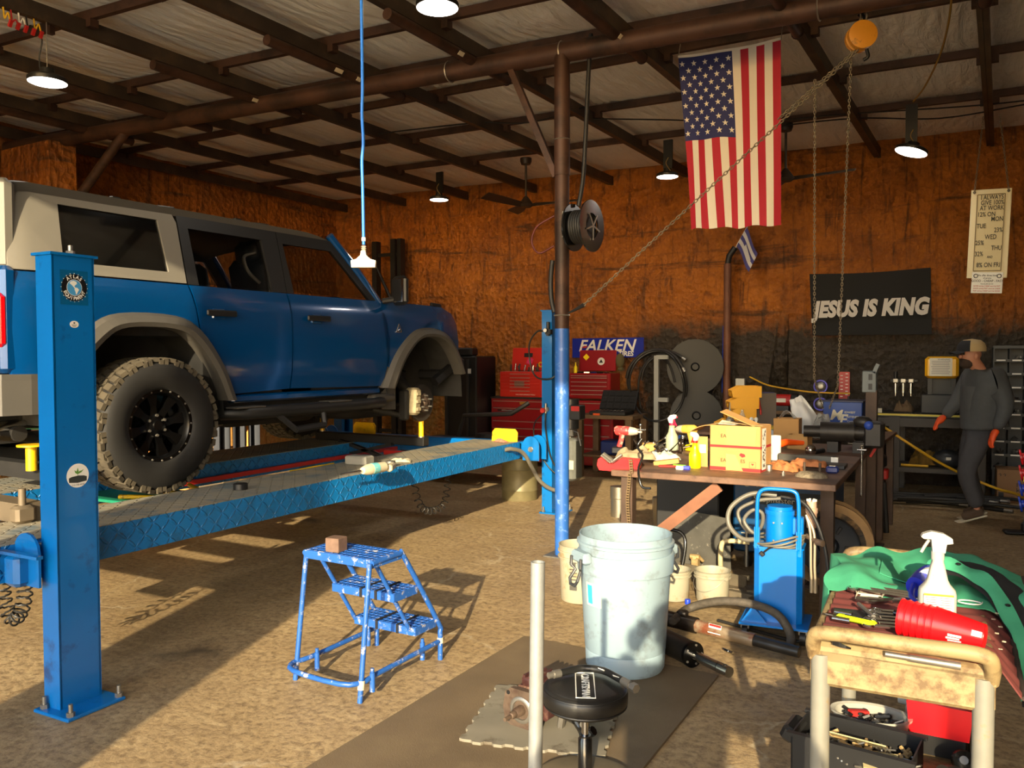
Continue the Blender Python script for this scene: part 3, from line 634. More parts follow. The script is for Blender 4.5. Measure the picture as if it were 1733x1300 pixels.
# core that closes the gaps and carries the shut lines
mb = MB()
mb.box((XC, 3.2, 1.9), (1.66, 1.45, .34)); mb.box((XC, 5.0, 1.7), (1.70, 1.2, .72)); mb.box((XC, 4.2, 1.62), (1.70, 1.0, .56)); mb.box((XC, 6.05, 1.9), (1.5, 1.1, .25)); mb.box((XC, 4.6, 1.28), (1.62, 1.9, .12))
mb.obj('body_core', m_under, suv)
for s in (1, -1):
    for yc, zr in ((3.28, 1), (6.18, 0)):
        mb = MB(); mb.grid(lambda u, v: Vector((XC + s * (.86 - .36 * v), yc + .58 * math.cos(math.pi * u), 1.2 + .6 * math.sin(math.pi * u) ** .8)), 18, 2); mb.add([Vector((XC + s * .5, yc + .6, 1.15)), Vector((XC + s * .5, yc - .6, 1.15)), Vector((XC + s * .5, yc - .6, 1.85)), Vector((XC + s * .5, yc + .6, 1.85))], [(0, 1, 2, 3)]); mb.obj('wheel_liner', mat('dusty liner plastic', (40, 39, 37), .7, 0, var=.3, vscale=10), suv, 60)
# roof, windscreen, pillars
def roof_fn(u, v):
    y = 2.44 + 2.62 * v; x = (u - .5) * 2; w = .765 - .02 * v
    z = 2.625 - .055 * abs(x) ** 3 - (.05 * max(0, (v - .86) / .14) ** 2) - (.03 * max(0, (.06 - v) / .06))
    return Vector((XC + x * w, y, z))
mb = MB(); mb.sheet(roof_fn, 20, 30, .05); mb.obj('roof_panel', m_roof, suv, 40)
for v in (.43, .74):
    mb = MB(); mb.tube([roof_fn(u / 16, v) + Vector((0, 0, .001)) for u in range(17)], .006, 6); mb.obj('roof_seam', m_trim, suv)
for y in (3.35, 4.35): 
    mb = MB(); mb.box((XC + .45, y, 2.63), (.04, .06, .02), ch=.004); mb.obj('rack_mount', m_trim, suv)
mb = MB(); mb.sheet(lambda u, v: Vector((XC + (u - .5) * 2 * (.72 - .06 * (1 - v) * 0 + .08 * (1 - v)), 5.48 - .46 * v + .05 * (1 - abs(u - .5) * 2) * .6, 2.07 + .5 * v)), 10, 6, .006); mb.obj('windscreen', m_glass, suv, 60)
for s in (1, -1):
    mb = MB(); mb.tube([(XC + s * .835, 5.52, 2.05), (XC + s * .80, 5.3, 2.3), (XC + s * .735, 5.04, 2.575)], [.042, .036, .034], 8); mb.obj('windscreen_pillar', m_paint, suv, 60)
    w = MB(); c = Vector((XC + s * 1.0, 5.62, 2.16)); w.box(c, (.19, .08, .25), RZ(-s * .25), ch=.03); mi = w.obj('door_mirror', m_trim, suv, 40)
    w = MB(); w.box(c + Vector((0, -.038, 0)), (.155, .006, .20), RZ(-s * .25)); w.obj('mirror_glass', m_chrome, mi); w = MB(); w.tube([(XC + s * .86, 5.55, 2.07), (XC + s * .95, 5.62, 2.09)], .025, 8); w.obj('mirror_arm', m_trim, mi, 40)
# bonnet and nose
def hood_fn(u, v):
    x = (u - .5) * 2; y = 5.50 + 1.13 * v
    z = 2.075 + .035 * (1 - x * x) + (.02 if abs(x) < .55 else 0) - .10 * max(0, (v - .82) / .18) ** 2
    return Vector((XC + x * (.80 - .05 * v * v), y, z))
mb = MB(); mb.sheet(hood_fn, 24, 14, .03); mb.obj('bonnet', m_paint, suv, 40)
for s in (1, -1):
    mb = MB(); mb.box((XC + s * .77, 6.45, 2.085), (.03, .16, .035), RX(-.05), ch=.006); mb.obj('trail_sight', m_trim, suv)
mb = MB(); mb.box((XC, 6.68, 1.82), (1.40, .10, .34), ch=.03); mb.obj('grille', m_trim, suv, 40)
mb = MB(); mb.box((XC, 6.82, 1.5), (1.62, .2, .2), ch=.04); mb.obj('front_bumper', m_trim, suv, 40)
# tail: tailgate, glass, lamps, bumper
mb = MB(); mb.box((XC - .0, 2.425, 1.76), (1.5, .06, .58), ch=.02); tg = mb.obj('tailgate', m_paint, suv, 40)
mb = MB(); mb.box((XC, 2.405, 1.80), (1.34, .03, .28), ch=.012); mb.obj('tailgate_pressing', m_paint, tg, 40)
for z in (1.96, 1.58):
    mb = MB(); mb.box((XC + .72, 2.385, z), (.16, .03, .07), ch=.006); mb.cyl((XC + .79, 2.38, z - .045), (XC + .79, 2.38, z + .045), .016, n=10); h_ = mb.obj('tailgate_hinge', m_paint, tg, 40)
    for dx in (-.05, -.01):
        mb = MB(); mb.cyl((XC + .72 + dx, 2.372, z - .01), (XC + .72 + dx, 2.362, z - .01), .008, n=6); mb.obj('hinge_bolt', m_bolt, h_)
mb = MB(); mb.prism([(-.10, -.02), (-.07, .05), (-.02, .03), (.02, .07), (.06, .06), (.09, .09), (.11, .06), (.07, .03), (.06, -.04), (.08, -.09), (.05, -.08), (.03, -.03), (-.03, -.04), (-.05, -.10), (-.075, -.09), (-.06, -.04)], .012, T(XC + .55, 2.388, 1.79) @ RX(math.pi / 2)); mb.obj('horse_emblem', m_chrome, tg)
mb = MB(); mb.box((XC, 2.46, 2.30), (1.2, .03, .40), ch=.01); mb.obj('tail_glass', m_tint, suv)
for s in (1, -1):
    mb = MB(); mb.box((XC + s * .70, 2.485, 2.32), (.21, .1, .5), ch=.03); mb.obj('hardtop_corner', m_grey, suv, 40)
    mb = MB(); mb.box((XC + s * .79, 2.455, 1.80), (.14, .09, .58), ch=.025); mb.obj('rear_corner', m_paint, suv, 40)
    mb = MB(); mb.box((XC + s * .80, 2.415, 1.795), (.125, .06, .29), ch=.02); tl = mb.obj('tail_lamp', m_redl, suv, 40)
    mb = MB(); mb.box((XC + s * .80, 2.383, 1.70), (.07, .012, .07), ch=.004); mb.obj('reverse_lens', m_wht, tl); mb = MB(); mb.box((XC + s * .79, 2.384, 1.80), (.035, .01, .09), ch=.004); mb.obj('lamp_reflector', mat('pink lens', (232, 120, 120), .2), tl)
    mb = MB(); mb.box((XC + s * .62, 2.345, 2.43), (.035, .03, .12), ch=.006); mb.obj('wiper_hinge', m_grey, suv)
mb = MB(); mb.box((XC, 2.47, 2.545), (1.45, .07, .06), ch=.02); mb.obj('hardtop_header', m_grey, suv, 40)
bp_ = [(-.93, 2.52), (-.90, 2.38), (-.78, 2.30), (.78, 2.30), (.90, 2.38), (.93, 2.52), (.93, 2.62), (-.93, 2.62)]
mb = MB(); mb.prism(bp_, .19, T(XC, 0, 1.285)); bu = mb.obj('rear_bumper', m_flare, suv)
mb = MB(); mb.prism([(x * .97, y + .015) for x, y in bp_], .03, T(XC, 0, 1.475)); mb.obj('bumper_step', m_flare, bu)
mb = MB(); mb.cyl((XC + .72, 2.30, 1.385), (XC + .72, 2.292, 1.385), .024, n=18); mb.cyl((XC + .72, 2.294, 1.385), (XC + .72, 2.288, 1.385), .016, n=18); mb.obj('parking_sensor', m_bolt, bu, 40)
# rocker and side step
for s in (1, -1):
    mb = MB(); mb.box((XC + s * .83, 4.72, 1.305), (.08, 1.58, .06), ch=.015); mb.obj('rocker', m_paint, suv, 40)
    mb = MB(); mb.tube([(XC + s * .78, 3.9, 1.20), (XC + s * .93, 4.0, 1.205), (XC + s * .93, 4.4, 1.205), (XC + s * .93, 5.2, 1.205), (XC + s * .93, 5.45, 1.21), (XC + s * .78, 5.55, 1.21)], .045, 10); st = mb.obj('rock_rail', m_trim, suv, 60)
    mb = MB(); mb.box((XC + s * .84, 5.55, 1.24), (.1, .3, .07), ch=.02); mb.obj('rail_cap', m_flare, st, 40)
    for y in (4.02, 4.92):
        mb = MB(); mb.box((XC + s * .90, y, 1.245), (.12, .26, .012), ch=.004); mb.obj('step_pad', m_flare, st)
    mb = MB(); mb.tube([(XC + s * .93, 4.25, 1.2), (XC + s * .97, 4.42, 1.06)], .022, 6); mb.tube([(XC + s * .97, 4.42, 1.06), (XC + s * .97, 4.72, 1.075)], .026, 6); mb.tube([(XC + s * .97, 4.72, 1.075), (XC + s * .93, 4.74, 1.2)], .022, 6); mb.obj('drop_step', m_trim, st, 40)
    mb = MB(); mb.prism([(5.62, 1.34), (5.74, 1.33), (5.74, 1.13), (5.56, 1.14), (5.50, 1.24)], .006, Matrix(((0, 0, 1, XC + s * .84), (1, 0, 0, 0), (0, 1, 0, 0), (0, 0, 0, 1)))); mb.obj('mud_flap', m_flare, suv)
    # badge on the fender
    if s > 0:
        mb = MB(); F = facing(Vector((XC + .905, 5.72, 1.84)), (0, 1, 0), (0, 0, 1))
        for a, q in (((-.035, -.03), (0, .04)), ((0, .04), (.035, -.03)), ((-.035, -.03), (.035, -.03)), ((-.02, -.02), (.012, -.005))):
            mb.tube([F @ Vector((a[0], a[1], 0)), F @ Vector((q[0], q[1], 0))], .004, 5)
        mb.obj('fender_badge', m_chrome, suv)
# running gear
mb = MB()
for s in (1, -1): mb.box((XC + s * .42, 4.6, 1.16), (.09, 4.3, .13))
mb.obj('chassis_rails', m_under, suv)
mb = MB(); mb.cyl((XC - .78, 3.28, 1.15), (XC + .72, 3.28, 1.15), .05); mb.sph((XC, 3.28, 1.14), .15, 14); mb.obj('rear_axle', m_under, suv, 60)
mb = MB(); mb.cyl((XC - .78, 6.2, 1.15), (XC + .6, 6.2, 1.15), .035); mb.box((XC, 6.15, 1.12), (.5, .7, .22), ch=.04); mb.obj('front_axle', m_under, suv, 60)
mb = MB(); mb.box((XC, 4.9, 1.12), (.5, 1.0, .16), ch=.04); mb.obj('gearbox', m_under, suv); mb = MB(); mb.tube(spline([(XC + .3, 4.3, 1.1), (XC + .4, 3.2, 1.16), (XC + .55, 2.6, 1.2), (XC + .62, 2.42, 1.16)]), .035, 10); mb.obj('exhaust_pipe', m_chrome, suv, 60)
for s in (1, -1):
    mb = MB(); mb.tube([(XC + s * .5, 3.1, 1.6), (XC + s * .55, 3.05, 1.12)], .035, 8); mb.obj('shock_absorber', m_under, suv, 60)
    mb = MB(); mb.tube([(XC + s * .52, 2.75, 1.12), (XC + s * .6, 2.5, 1.16)], .03, 8); mb.cyl((XC + s * .55, 2.62, 1.16), (XC + s * .62, 2.62, 1.16), .045); mb.obj('trailing_link', m_under, suv, 60)
# wheels
def wheel(c, s, name):
    c = Vector(c); M = T(c) @ RY(s * math.pi / 2)            # local +Z points outboard
    t = MB(); w = .15; R = .405
    t.lathe([(.225, -w + .02), (.24, -w - .0), (.31, -w - .012), (.375, -w), (R - .005, -w + .03), (R, -w + .06), (R + .003, 0), (R, w - .06), (R - .005, w - .03), (.375, w), (.31, w + .012), (.24, w), (.225, w - .02)], 56, M)
    ty = t.obj('tyre', m_tyre, suv, 50)
    lg = MB()
    for i in range(44):
        a = 2 * math.pi * i / 44
        for z, da, dw, tl in ((-.105, 0, .07, .4), (-.035, .5, .055, -.5), (.035, 0, .055, .5), (.105, .5, .07, -.4)):
            aa = a + da * 2 * math.pi / 44; lg.m = M @ RZ(aa) @ T(R + .004, 0, z) @ RX(tl * .6); lg.box((0, 0, 0), (.026, .042, dw))
        for z in (-w + .018, w - .018):
            lg.m = M @ RZ(a + (.07 if i % 2 else 0)) @ T(R - .018, 0, z); lg.box((0, 0, 0), (.05 if i % 2 else .04, .034, .026))
    lg.obj('tread_lugs', m_tread, ty, kind='stuff')
    rm = MB(M); rm.lathe([(.228, -.12), (.20, -.10), (.195, .05), (.205, .10), (.235, .115), (.237, .128), (.205, .128), (.197, .118), (.19, .09)], 48)
    r = rm.obj('rim', m_rim, suv, 40)
    for k in range(8):
        sp = MB(M @ RZ(k * math.pi / 4 + .2)); sp.add([(.05, -.028, .07), (.05, .028, .07), (.12, .020, .085), (.12, -.020, .085), (.20, .038, .095), (.20, -.038, .095), (.05, -.028, .03), (.05, .028, .03), (.12, .02, .045), (.12, -.02, .045), (.20, .038, .05), (.20, -.038, .05)],
            [(0, 3, 2, 1), (3, 5, 4, 2), (0, 1, 7, 6), (1, 2, 8, 7), (2, 4, 10, 8), (3, 0, 6, 9), (5, 3, 9, 11), (4, 5, 11, 10), (6, 7, 8, 9), (9, 8, 10, 11)]); sp.obj('spoke', m_rim, r)
    hb = MB(M); hb.lathe([(0, .098), (.03, .098), (.034, .09), (.055, .082), (.075, .07), (.075, .03)], 28); hb.obj('hub_cap', m_rim, r, 30)
    for k in range(20):
        a = k * math.pi / 10; b_ = MB(M @ T(.217 * math.cos(a), .217 * math.sin(a), .127)); b_.lathe([(0, .006), (.0055, .006), (.007, 0)], 8); b_.obj('ring_bolt', m_bolt, r)
    for k in range(6):
        a = k * math.pi / 3; b_ = MB(M @ T(.062 * math.cos(a), .062 * math.sin(a), .07)); b_.cyl((0, 0, 0), (0, 0, .022), .009, n=6); b_.obj('lug_nut', m_bolt, r)
    bk = MB(M); bk.cyl((0, 0, -.04), (0, 0, -.02), .17, n=28); bk.box((.13, 0, -.03), (.07, .16, .08), ch=.015); bk.obj('brake_disc', m_under, r)
wheel((-4.60, 3.29, 1.172), 1, 'w'); wheel((-6.28, 3.29, 1.172), -1, 'w'); wheel((-6.28, 6.2, 1.172), -1, 'w')
# bare front hub
hc = Vector((-4.66, 6.18, 1.165)); MH = T(hc) @ RY(math.pi / 2)
mb = MB(MH); mb.lathe([(.05, .0), (.17, .0), (.172, .006), (.172, .022), (.17, .028), (.05, .028)], 36); rot = mb.obj('brake_rotor', mat('brake disc steel', (70, 66, 62), .5, .7, var=.2), suv, 40)
mb = MB(MH); mb.lathe([(0, .075), (.02, .075), (.028, .065), (.04, .06), (.085, .055), (.092, .045), (.092, .02)], 24); hub = mb.obj('wheel_hub', m_rust, suv, 40)
for k in range(6):
    a = k * math.pi / 3; b_ = MB(MH @ T(.068 * math.cos(a), .068 * math.sin(a), .05)); b_.cyl((0, 0, 0), (0, 0, .045), .008, n=8); b_.obj('wheel_stud', m_bolt, hub, 40)
mb = MB(); mb.box(hc + Vector((.02, -.135, .02)), (.13, .10, .25), RX(-.1), ch=.02); cal = mb.obj('brake_caliper', m_cast, suv, 40)
for z in (-.07, .0, .07):
    mb = MB(); mb.box(hc + Vector((.088, -.135, .02 + z)), (.02, .06, .035), ch=.006); mb.obj('caliper_rib', m_cast, cal)
mb = MB(); mb.box(hc + Vector((-.02, -.21, -.01)), (.09, .06, .28), ch=.015); mb.obj('caliper_bracket', m_under, cal)
mb = MB(); mb.tube(spline([hc + Vector((-.06, .02, .0)), hc + Vector((-.1, -.10, .15)), hc + Vector((-.18, -.22, .33)), hc + Vector((-.15, -.22, .42))]), [.05] * 12 + [.03] * 7, 8); mb.sph(hc + Vector((-.14, -.2, .43)), .06, 10, (1.3, 1.3, .5)); mb.obj('steering_knuckle', m_under, suv, 60)
mb = MB(); mb.tube([hc + Vector((-.05, 0, -.08)), hc + Vector((-.55, .02, -.05))], .035, 8); mb.tube([hc + Vector((-.06, -.1, -.12)), hc + Vector((-.5, -.38, -.02))], .03, 8); mb.obj('control_arm', m_under, suv, 60)
mb = MB(); mb.tube([hc + Vector((-.25, .05, .0)), hc + Vector((-.3, 0, .6))], .03, 8); mb.tube([hc + Vector((-.27, .04, .2)) + Vector((.06 * math.cos(t), .06 * math.sin(t), t * .012)) for t in [i * .5 for i in range(70)]], .008, 5); mb.obj('coilover', m_under, suv, 60)
mb = MB(); mb.box((XC + .62, 6.6, 1.42), (.3, .14, .1), ch=.02); mb.tube([(XC + .75, 6.45, 1.35), (XC + .78, 6.68, 1.48)], .05, 6); mb.obj('splash_guard', m_trim, suv)
# cabin
def seat(x, y):
    mb = MB(); mb.box((x, y, 1.82), (.5, .5, .16), ch=.05); mb.obj('seat_cushion', m_seat, suv, 60)
    mb = MB(); mb.box((x, y - .27, 2.08), (.48, .14, .56), RX(.18), ch=.05); mb.obj('seat_back', m_seat, suv, 60)
    mb = MB(); mb.box((x, y - .35, 2.40), (.26, .11, .18), RX(.1), ch=.045); mb.obj('headrest', m_seat, suv, 60)
for x in (XC + .4, XC - .4): seat(x, 4.85); seat(x, 3.9)
mb = MB(); mb.box((XC, 5.36, 1.98), (1.42, .3, .2), ch=.05); mb.obj('dashboard', m_trim, suv, 40)
mb = MB(); mb.tube([Vector((XC - .4, 5.05, 2.06)) + Vector((.18 * math.cos(t), .07 * math.sin(t), .17 * math.sin(t))) for t in [i * math.pi / 12 for i in range(24)]], .014, 6, closed=True); mb.obj('steering_wheel', m_trim, suv, 60)
for s in (1, -1):
    mb = MB(); mb.tube([(XC + s * .74, 4.42, 2.05), (XC + s * .72, 4.40, 2.3), (XC + s * .66, 4.36, 2.53)], .035, 6); mb.obj('roll_bar', m_trim, suv); mb = MB(); mb.tube(spline([(XC + s * .70, 4.30, 2.36), (XC + s * .67, 4.22, 2.32), (XC + s * .69, 4.24, 2.22), (XC + s * .72, 4.32, 2.14)]), .014, 6); mb.obj('grab_handle', m_flare, suv, 60)
mb = MB(); mb.box((XC, 5.02, 2.46), (.26, .03, .07), ch=.01); mb.obj('rear_view_mirror', m_trim, suv)
# ------------------------------------------------------------------ things on the floor in front
m_lad = mat('scuffed blue ladder paint', (34, 86, 164), .4, 0, var=.1, vscale=14, dirt=(190, 186, 178), damt=.22, dscale=26)
m_tapeb = mat('black grip tape', (14, 15, 24), .7)
lad = thing('rolling_step_ladder', 'scuffed blue three step ladder with perforated treads', 'step ladder', (-2.74, 3.22, 0))
def tubeobj(name, pts, r, m, par, n=10, sp=0, **kw):
    mb = MB(); mb.tube(spline(pts, sp) if sp else pts, r, n); return mb.obj(name, m, par, 60, **kw)
xl, xr = -2.955, -2.525
tubeobj('leg', [(xl - .03, 2.93, 0), (xl, 2.985, .63)], .0125, m_lad, lad); tubeobj('leg', [(xr - .0, 2.88, 0), (xr, 2.955, .63)], .0125, m_lad, lad)
for x in (xl, xr):
    tubeobj('stringer', [(x, 2.97, .628), (x, 3.17, .632), (x, 3.22, .60), (x, 3.50, .20), (x, 3.515, .15), (x, 3.515, .0)], .0135, m_lad, lad, sp=4)
    tubeobj('inner_rail', [(x + (.035 if x < -2.7 else -.035), 3.03, .62), (x + (.035 if x < -2.7 else -.035), 3.30, .215)], .011, m_lad, lad)
rail = [(xr, 3.50, .10), (xr, 3.0, .095), (xr, 2.90, .09), (xr - .08, 2.83, .09), (xl + .05, 2.84, .09), (xl - .03, 2.92, .09), (xl, 3.02, .095), (xl, 3.50, .10)]
tubeobj('bumper_rail', rail, .0125, m_lad, lad, sp=3)
for x, y in ((xl + .03, 3.02), (xr + .012, 2.955), (xl + .02, 3.42), (xr - .03, 3.40)):
    mb = MB(); mb.cyl((x, y, .03), (x, y, .12), .013); mb.cyl((x, y, .12), (x, y, .14), .009); mb.obj('caster_socket', m_lad, lad, 40)
mb = MB(); mb.cyl((xr, 3.515, .09), (xr, 3.515, .118), .017); mb.obj('leg_collar', m_tape, lad, 40); mb = MB(); mb.cyl((xr, 2.887, .06), (xr, 2.893, .10), .0165); mb.obj('leg_collar', m_tape, lad, 40)
def tread(x0, x1, y0, y1, z, nx, ny, tapes=()):
    # plate with real punched holes: cells with an octagonal opening
    mb = MB(); cw, cd_ = (x1 - x0) / nx, (y1 - y0) / ny; r = min(cw, cd_) * .30
    for i in range(nx):
        for j in range(ny):
            cx, cy = x0 + cw * (i + .5), y0 + cd_ * (j + .5); sq = [(1, .41), (.41, 1), (-.41, 1), (-1, .41), (-1, -.41), (-.41, -1), (.41, -1), (1, -.41)]
            o = [(cx + a * cw / 2 * 1.0, cy + b * cd_ / 2) for a, b in ((1, .41), (.41, 1), (-.41, 1), (-1, .41), (-1, -.41), (-.41, -1), (.41, -1), (1, -.41))]
            h = [(cx + r * a, cy + r * b) for a, b in sq]
            for zz, fl in ((z, 0), (z - .003, 1)):
                vs_ = [(a, b, zz) for a, b in o] + [(a, b, zz + (.004 if not fl else 0)) for a, b in h] + [(cx + sx * cw / 2, cy + sy * cd_ / 2, zz) for sx, sy in ((1, 1), (-1, 1), (-1, -1), (1, -1))]
                fs = [(k, (k + 1) % 8, 8 + (k + 1) % 8, 8 + k) for k in range(8)] + [(0, 16, 1), (2, 17, 3), (4, 18, 5), (6, 19, 7)]
                mb.add(vs_, fs if fl else [f[::-1] for f in fs])
    for a in ((x0 + x1) / 2,):
        mb.box((a, y0, z - .018), (x1 - x0, .004, .04)); mb.box((a, y1, z - .018), (x1 - x0, .004, .04))
    for a in (x0, x1): mb.box((a, (y0 + y1) / 2, z - .018), (.004, y1 - y0, .04))
    t = mb.obj('tread', m_lad, lad)
    for f in tapes:
        a = x0 + (x1 - x0) * f; w = MB(); w.box((a, (y0 + y1) / 2, z + .005), (.016, y1 - y0 + .012, .003)); w.box((a, y0 - .004, z - .018), (.016, .003, .045)); w.obj('grip_strip', m_tapeb, t)
tread(xl, xr, 2.97, 3.19, .642, 13, 6); tread(xl + .02, xr - .01, 3.145, 3.33, .435, 13, 5, (.48, .72)); tread(xl + .03, xr, 3.30, 3.475, .225, 13, 5, (.38, .72))
mb = MB(); mb.box((-2.80, 3.03, .678), (.078, .075, .07), RZ(.12), ch=.003); mb.obj('steel_block', mat('brown steel block', (116, 92, 78), .6, .3, var=.2, vscale=30), label='small rusty steel block lying on the blue step ladder', cat='block')

# blue bin
m_bin = mat('faded light blue plastic', (134, 155, 168), .45, 0, var=.06, vscale=3, dirt=(112, 124, 130), damt=.32, dscale=9)
cb = Vector((-1.64, 3.90, 0)); can = thing('trash_bin', 'tall faded light blue plastic bin with black handles', 'bin', cb)
mb = MB(); mb.lathe([(0, .012), (.19, .012), (.20, .03), (.2035, .11), (.2015, .113), (.205, .12), (.228, .50), (.228, .512), (.243, .516), (.247, .605), (.243, .612), (.236, .614), (.238, .648), (.247, .652), (.247, .664), (.235, .668), (.235, .70), (.229, .70), (.226, .60), (.215, .45), (.19, .03), (0, .028)], 64, T(cb)); mb.obj('bin_body', m_bin, can, 40)
m_dust = mat('sawdust residue', (178, 150, 104), .9, 0, var=.2, vscale=30)
mb = MB(); mb.lathe([(0, .20), (.205, .20)], 32, T(cb)); mb.obj('bin_contents', m_dust, can)
def binhandle(ang):
    M = T(cb) @ RZ(ang); d = MB(M); d.box((.255, 0, .60), (.05, .14, .055), ch=.01); d.obj('handle_boss', m_bin, can)
    h = MB(M); w = .048
    pts = [(.285, -w, .60), (.288, -w, .555), (.275, -w * .55, .535), (.30, -w * .8, .49), (.305, -w * .45, .465), (.305, w * .45, .465), (.30, w * .8, .49), (.275, w * .55, .535), (.288, w, .555), (.285, w, .60)]
    h.tube(pts, .0085, 8); h.obj('bin_handle', mat('grey black handle plastic', (52, 54, 58), .4), can, 40)
binhandle(math.radians(-125)); binhandle(math.radians(55))
F = facing(cb + Vector((math.cos(math.radians(-108)), math.sin(math.radians(-108)), 0)) * .2262 + Vector((0, 0, .41)), (-math.sin(math.radians(-108)), math.cos(math.radians(-108)), 0), (0, 0, 1))
mb = MB(); mb.grid(lambda u, v: cb + Vector((math.cos(math.radians(-124 + 26 * u)), math.sin(math.radians(-124 + 26 * u)), 0)) * (.2225 + .0065 * v + .0015) + Vector((0, 0, .36 + .115 * v)), 8, 1); lb = mb.obj('bin_label', mat('faded cream label', (206, 208, 182), .6), can, 180)
mb = MB(); mb.grid(lambda u, v: cb + Vector((math.cos(math.radians(-121 + 9 * u)), math.sin(math.radians(-121 + 9 * u)), 0)) * (.2235 + .0065 * v + .0015) + Vector((0, 0, .37 + .095 * v)), 4, 1); mb.obj('label_print', mat('turquoise print', (52, 160, 196), .6), lb, 180)
# white buckets
m_pail = mat('dirty white plastic', (160, 154, 134), .5, 0, var=.05, dirt=(150, 122, 84), damt=.18, dscale=9)
def bucket(c, r0, r1, h, label, bail_ang, lettered=False):
    c = Vector(c); b_ = thing('bucket', label, 'bucket', c); mb = MB()
    mb.lathe([(0, .004), (r0 - .006, .004), (r0, .012), (r1 - .012, h * .78), (r1, h * .78), (r1, h * .80), (r1 - .01, h * .81), (r1 - .01, h * .88), (r1, h * .885), (r1, h * .905), (r1 - .008, h * .91), (r1 - .006, h * .99), (r1 - .004, h), (r1 - .012, h), (r1 - .016, h * .9), (r0 - .006, .02), (0, .014)], 40, T(c)); mb.obj('pail', m_pail, b_, 40)
    M = T(c) @ RZ(bail_ang); w = MB(M); w.tube([(-r1, -.01, h * .82)] + [(-r1 * math.cos(t), -r1 * .75 * math.sin(t) - .02, h * .82 - h * .45 * math.sin(t)) for t in [i * math.pi / 12 for i in range(1, 12)]] + [(r1, -.01, h * .82)], .002, 5); w.obj('bail_wire', m_wire, b_, 60)
    for s in (-1, 1): w = MB(M); w.cyl((s * (r1 - .006), 0, h * .82), (s * (r1 + .006), 0, h * .82), .012, n=10); w.obj('bail_ear', m_pail, b_, 40)
    return b_
bk1 = bucket((-2.36, 4.86, 0), .128, .148, .37, 'tall white bucket with printed instructions beside the blue column', 2.0)
for i in range(9):
    a = math.radians(-84); ww = .05 if i != 1 else .035
    mb = MB(); mb.grid(lambda u, v: Vector((-2.36, 4.86, 0)) + Vector((math.cos(a + (u - .5) * ww / .14), math.sin(a + (u - .5) * ww / .14), 0)) * (.1415 - .0005 * i) + Vector((0, 0, .27 - i * .022 + .012 * v * (2 if i in (1, 8) else .6))), 4, 1); mb.obj('printed_text', mat('faded black print', (70, 68, 64), .7), bk1)
bucket((-1.84, 5.19, 0), .10, .116, .20, 'small dirty white bucket with a dark smudge inside, behind the blue bin', -1.4); bucket((-1.605, 5.27, 0), .103, .12, .205, 'small stained cream bucket between the blue bin and the hydraulic unit', -.5)
mb = MB(); mb.lathe([(0, .03), (.016, .03), (.018, .026), (.018, .0)], 16, T(-1.72, 5.12, 0)); mb.obj('blue_stopper', mat('bright blue plastic', (20, 60, 200), .4), None, 40, label='bright blue plastic cap lying between two white buckets', cat='stopper')

# rubber mat, foam tile
m_mat = mat('brown rubber mat', (102, 86, 64), .7, 0, var=.15, vscale=3, dirt=(110, 94, 70), damt=.35, dscale=2.5, bump=.2, bscale=220)
mb = MB(); mb.prism([(-2.28, 1.3), (-1.13, 1.3), (-1.19, 4.02), (-2.31, 4.03)], .012, T(0, 0, .0)); mb.obj('rubber_mat', m_mat, label='large brown rubber floor mat under the stool', cat='mat')
m_tile = mat('dirty grey foam tile', (118, 112, 98), .8, 0, var=.12, vscale=5, dirt=(76, 66, 52), damt=.22, dscale=7)
A_, B_ = Vector((-1.89, 2.78, 0)), Vector((-2.05, 3.33, 0)); ey = (B_ - A_).normalized(); ex = Vector((ey.y, -ey.x, 0)); n_ = 13; pol = []
def zig(p, d, q, ln, flip):
    out = []; st = ln / n_
    for i in range(n_):
        o = .013 if i % 2 == flip else 0.
        a = p + d * st * i; out += [a + d * (st * .12) + q * o, a + d * (st * .88) + q * o]
    return out
TL = .58; pol += zig(A_, ex, -ey, TL, 1) + zig(A_ + ex * TL, ey, ex, TL, 0) + zig(A_ + ex * TL + ey * TL, -ex, ey, TL, 1) + zig(A_ + ey * TL, -ey, -ex, TL, 0)
mb = MB(); mb.prism([(p.x, p.y) for p in pol], .012, T(0, 0, .012)); mb.obj('foam_floor_tile', m_tile, label='dirty grey interlocking foam floor tile under a rusty gear pump', cat='mat')
# gear pump and its drive yoke on the tile
m_oldred = mat('old maroon paint over rust', (66, 38, 36), .45, .1, var=.3, vscale=14, dirt=(124, 96, 76), damt=.3, dscale=16)
m_blkpaint = mat('glossy black paint', (20, 20, 20), .25, 0, coat=.4)
pc = Vector((-1.72, 3.06, .024)); dirv = Vector((.86, .5, 0)).normalized(); axv = Vector((-.1, -1, 0)).normalized(); sidev = Vector((1, -.1, 0)).normalized()
pump = thing('gear_pump', 'rusty maroon gear pump with splined shaft and black drive yoke', 'pump', pc)
PM = Matrix(((sidev.x, 0, axv.x, pc.x), (sidev.y, 0, axv.y, pc.y), (0, 1, 0, pc.z), (0, 0, 0, 1)))   # x right, y up, z toward viewer
PM = PM @ SCL(1.15, 1.15, 1.15)
mb = MB(PM); mb.prism([(-.075, .01), (-.05, 0), (.05, 0), (.075, .01), (.08, .06), (.075, .12), (.05, .14), (-.05, .14), (-.075, .12), (-.085, .06)], .022, None, .04); mb.obj('mounting_flange', m_rust, pump)
mb = MB(PM); mb.lathe([(.045, .062), (.05, .066), (.045, .07), (.036, .07), (.034, .06)], 24, T(0, .068, 0)); mb.obj('bearing_ring', m_bolt, pump, 40)
mb = MB(PM); mb.lathe([(0, .165), (.007, .165), (.0075, .13), (.011, .128), (.0135, .12), (.0135, .105), (.018, .10), (.019, .062)], 16, T(0, .068, 0)); mb.obj('splined_shaft', m_rust, pump, 40)
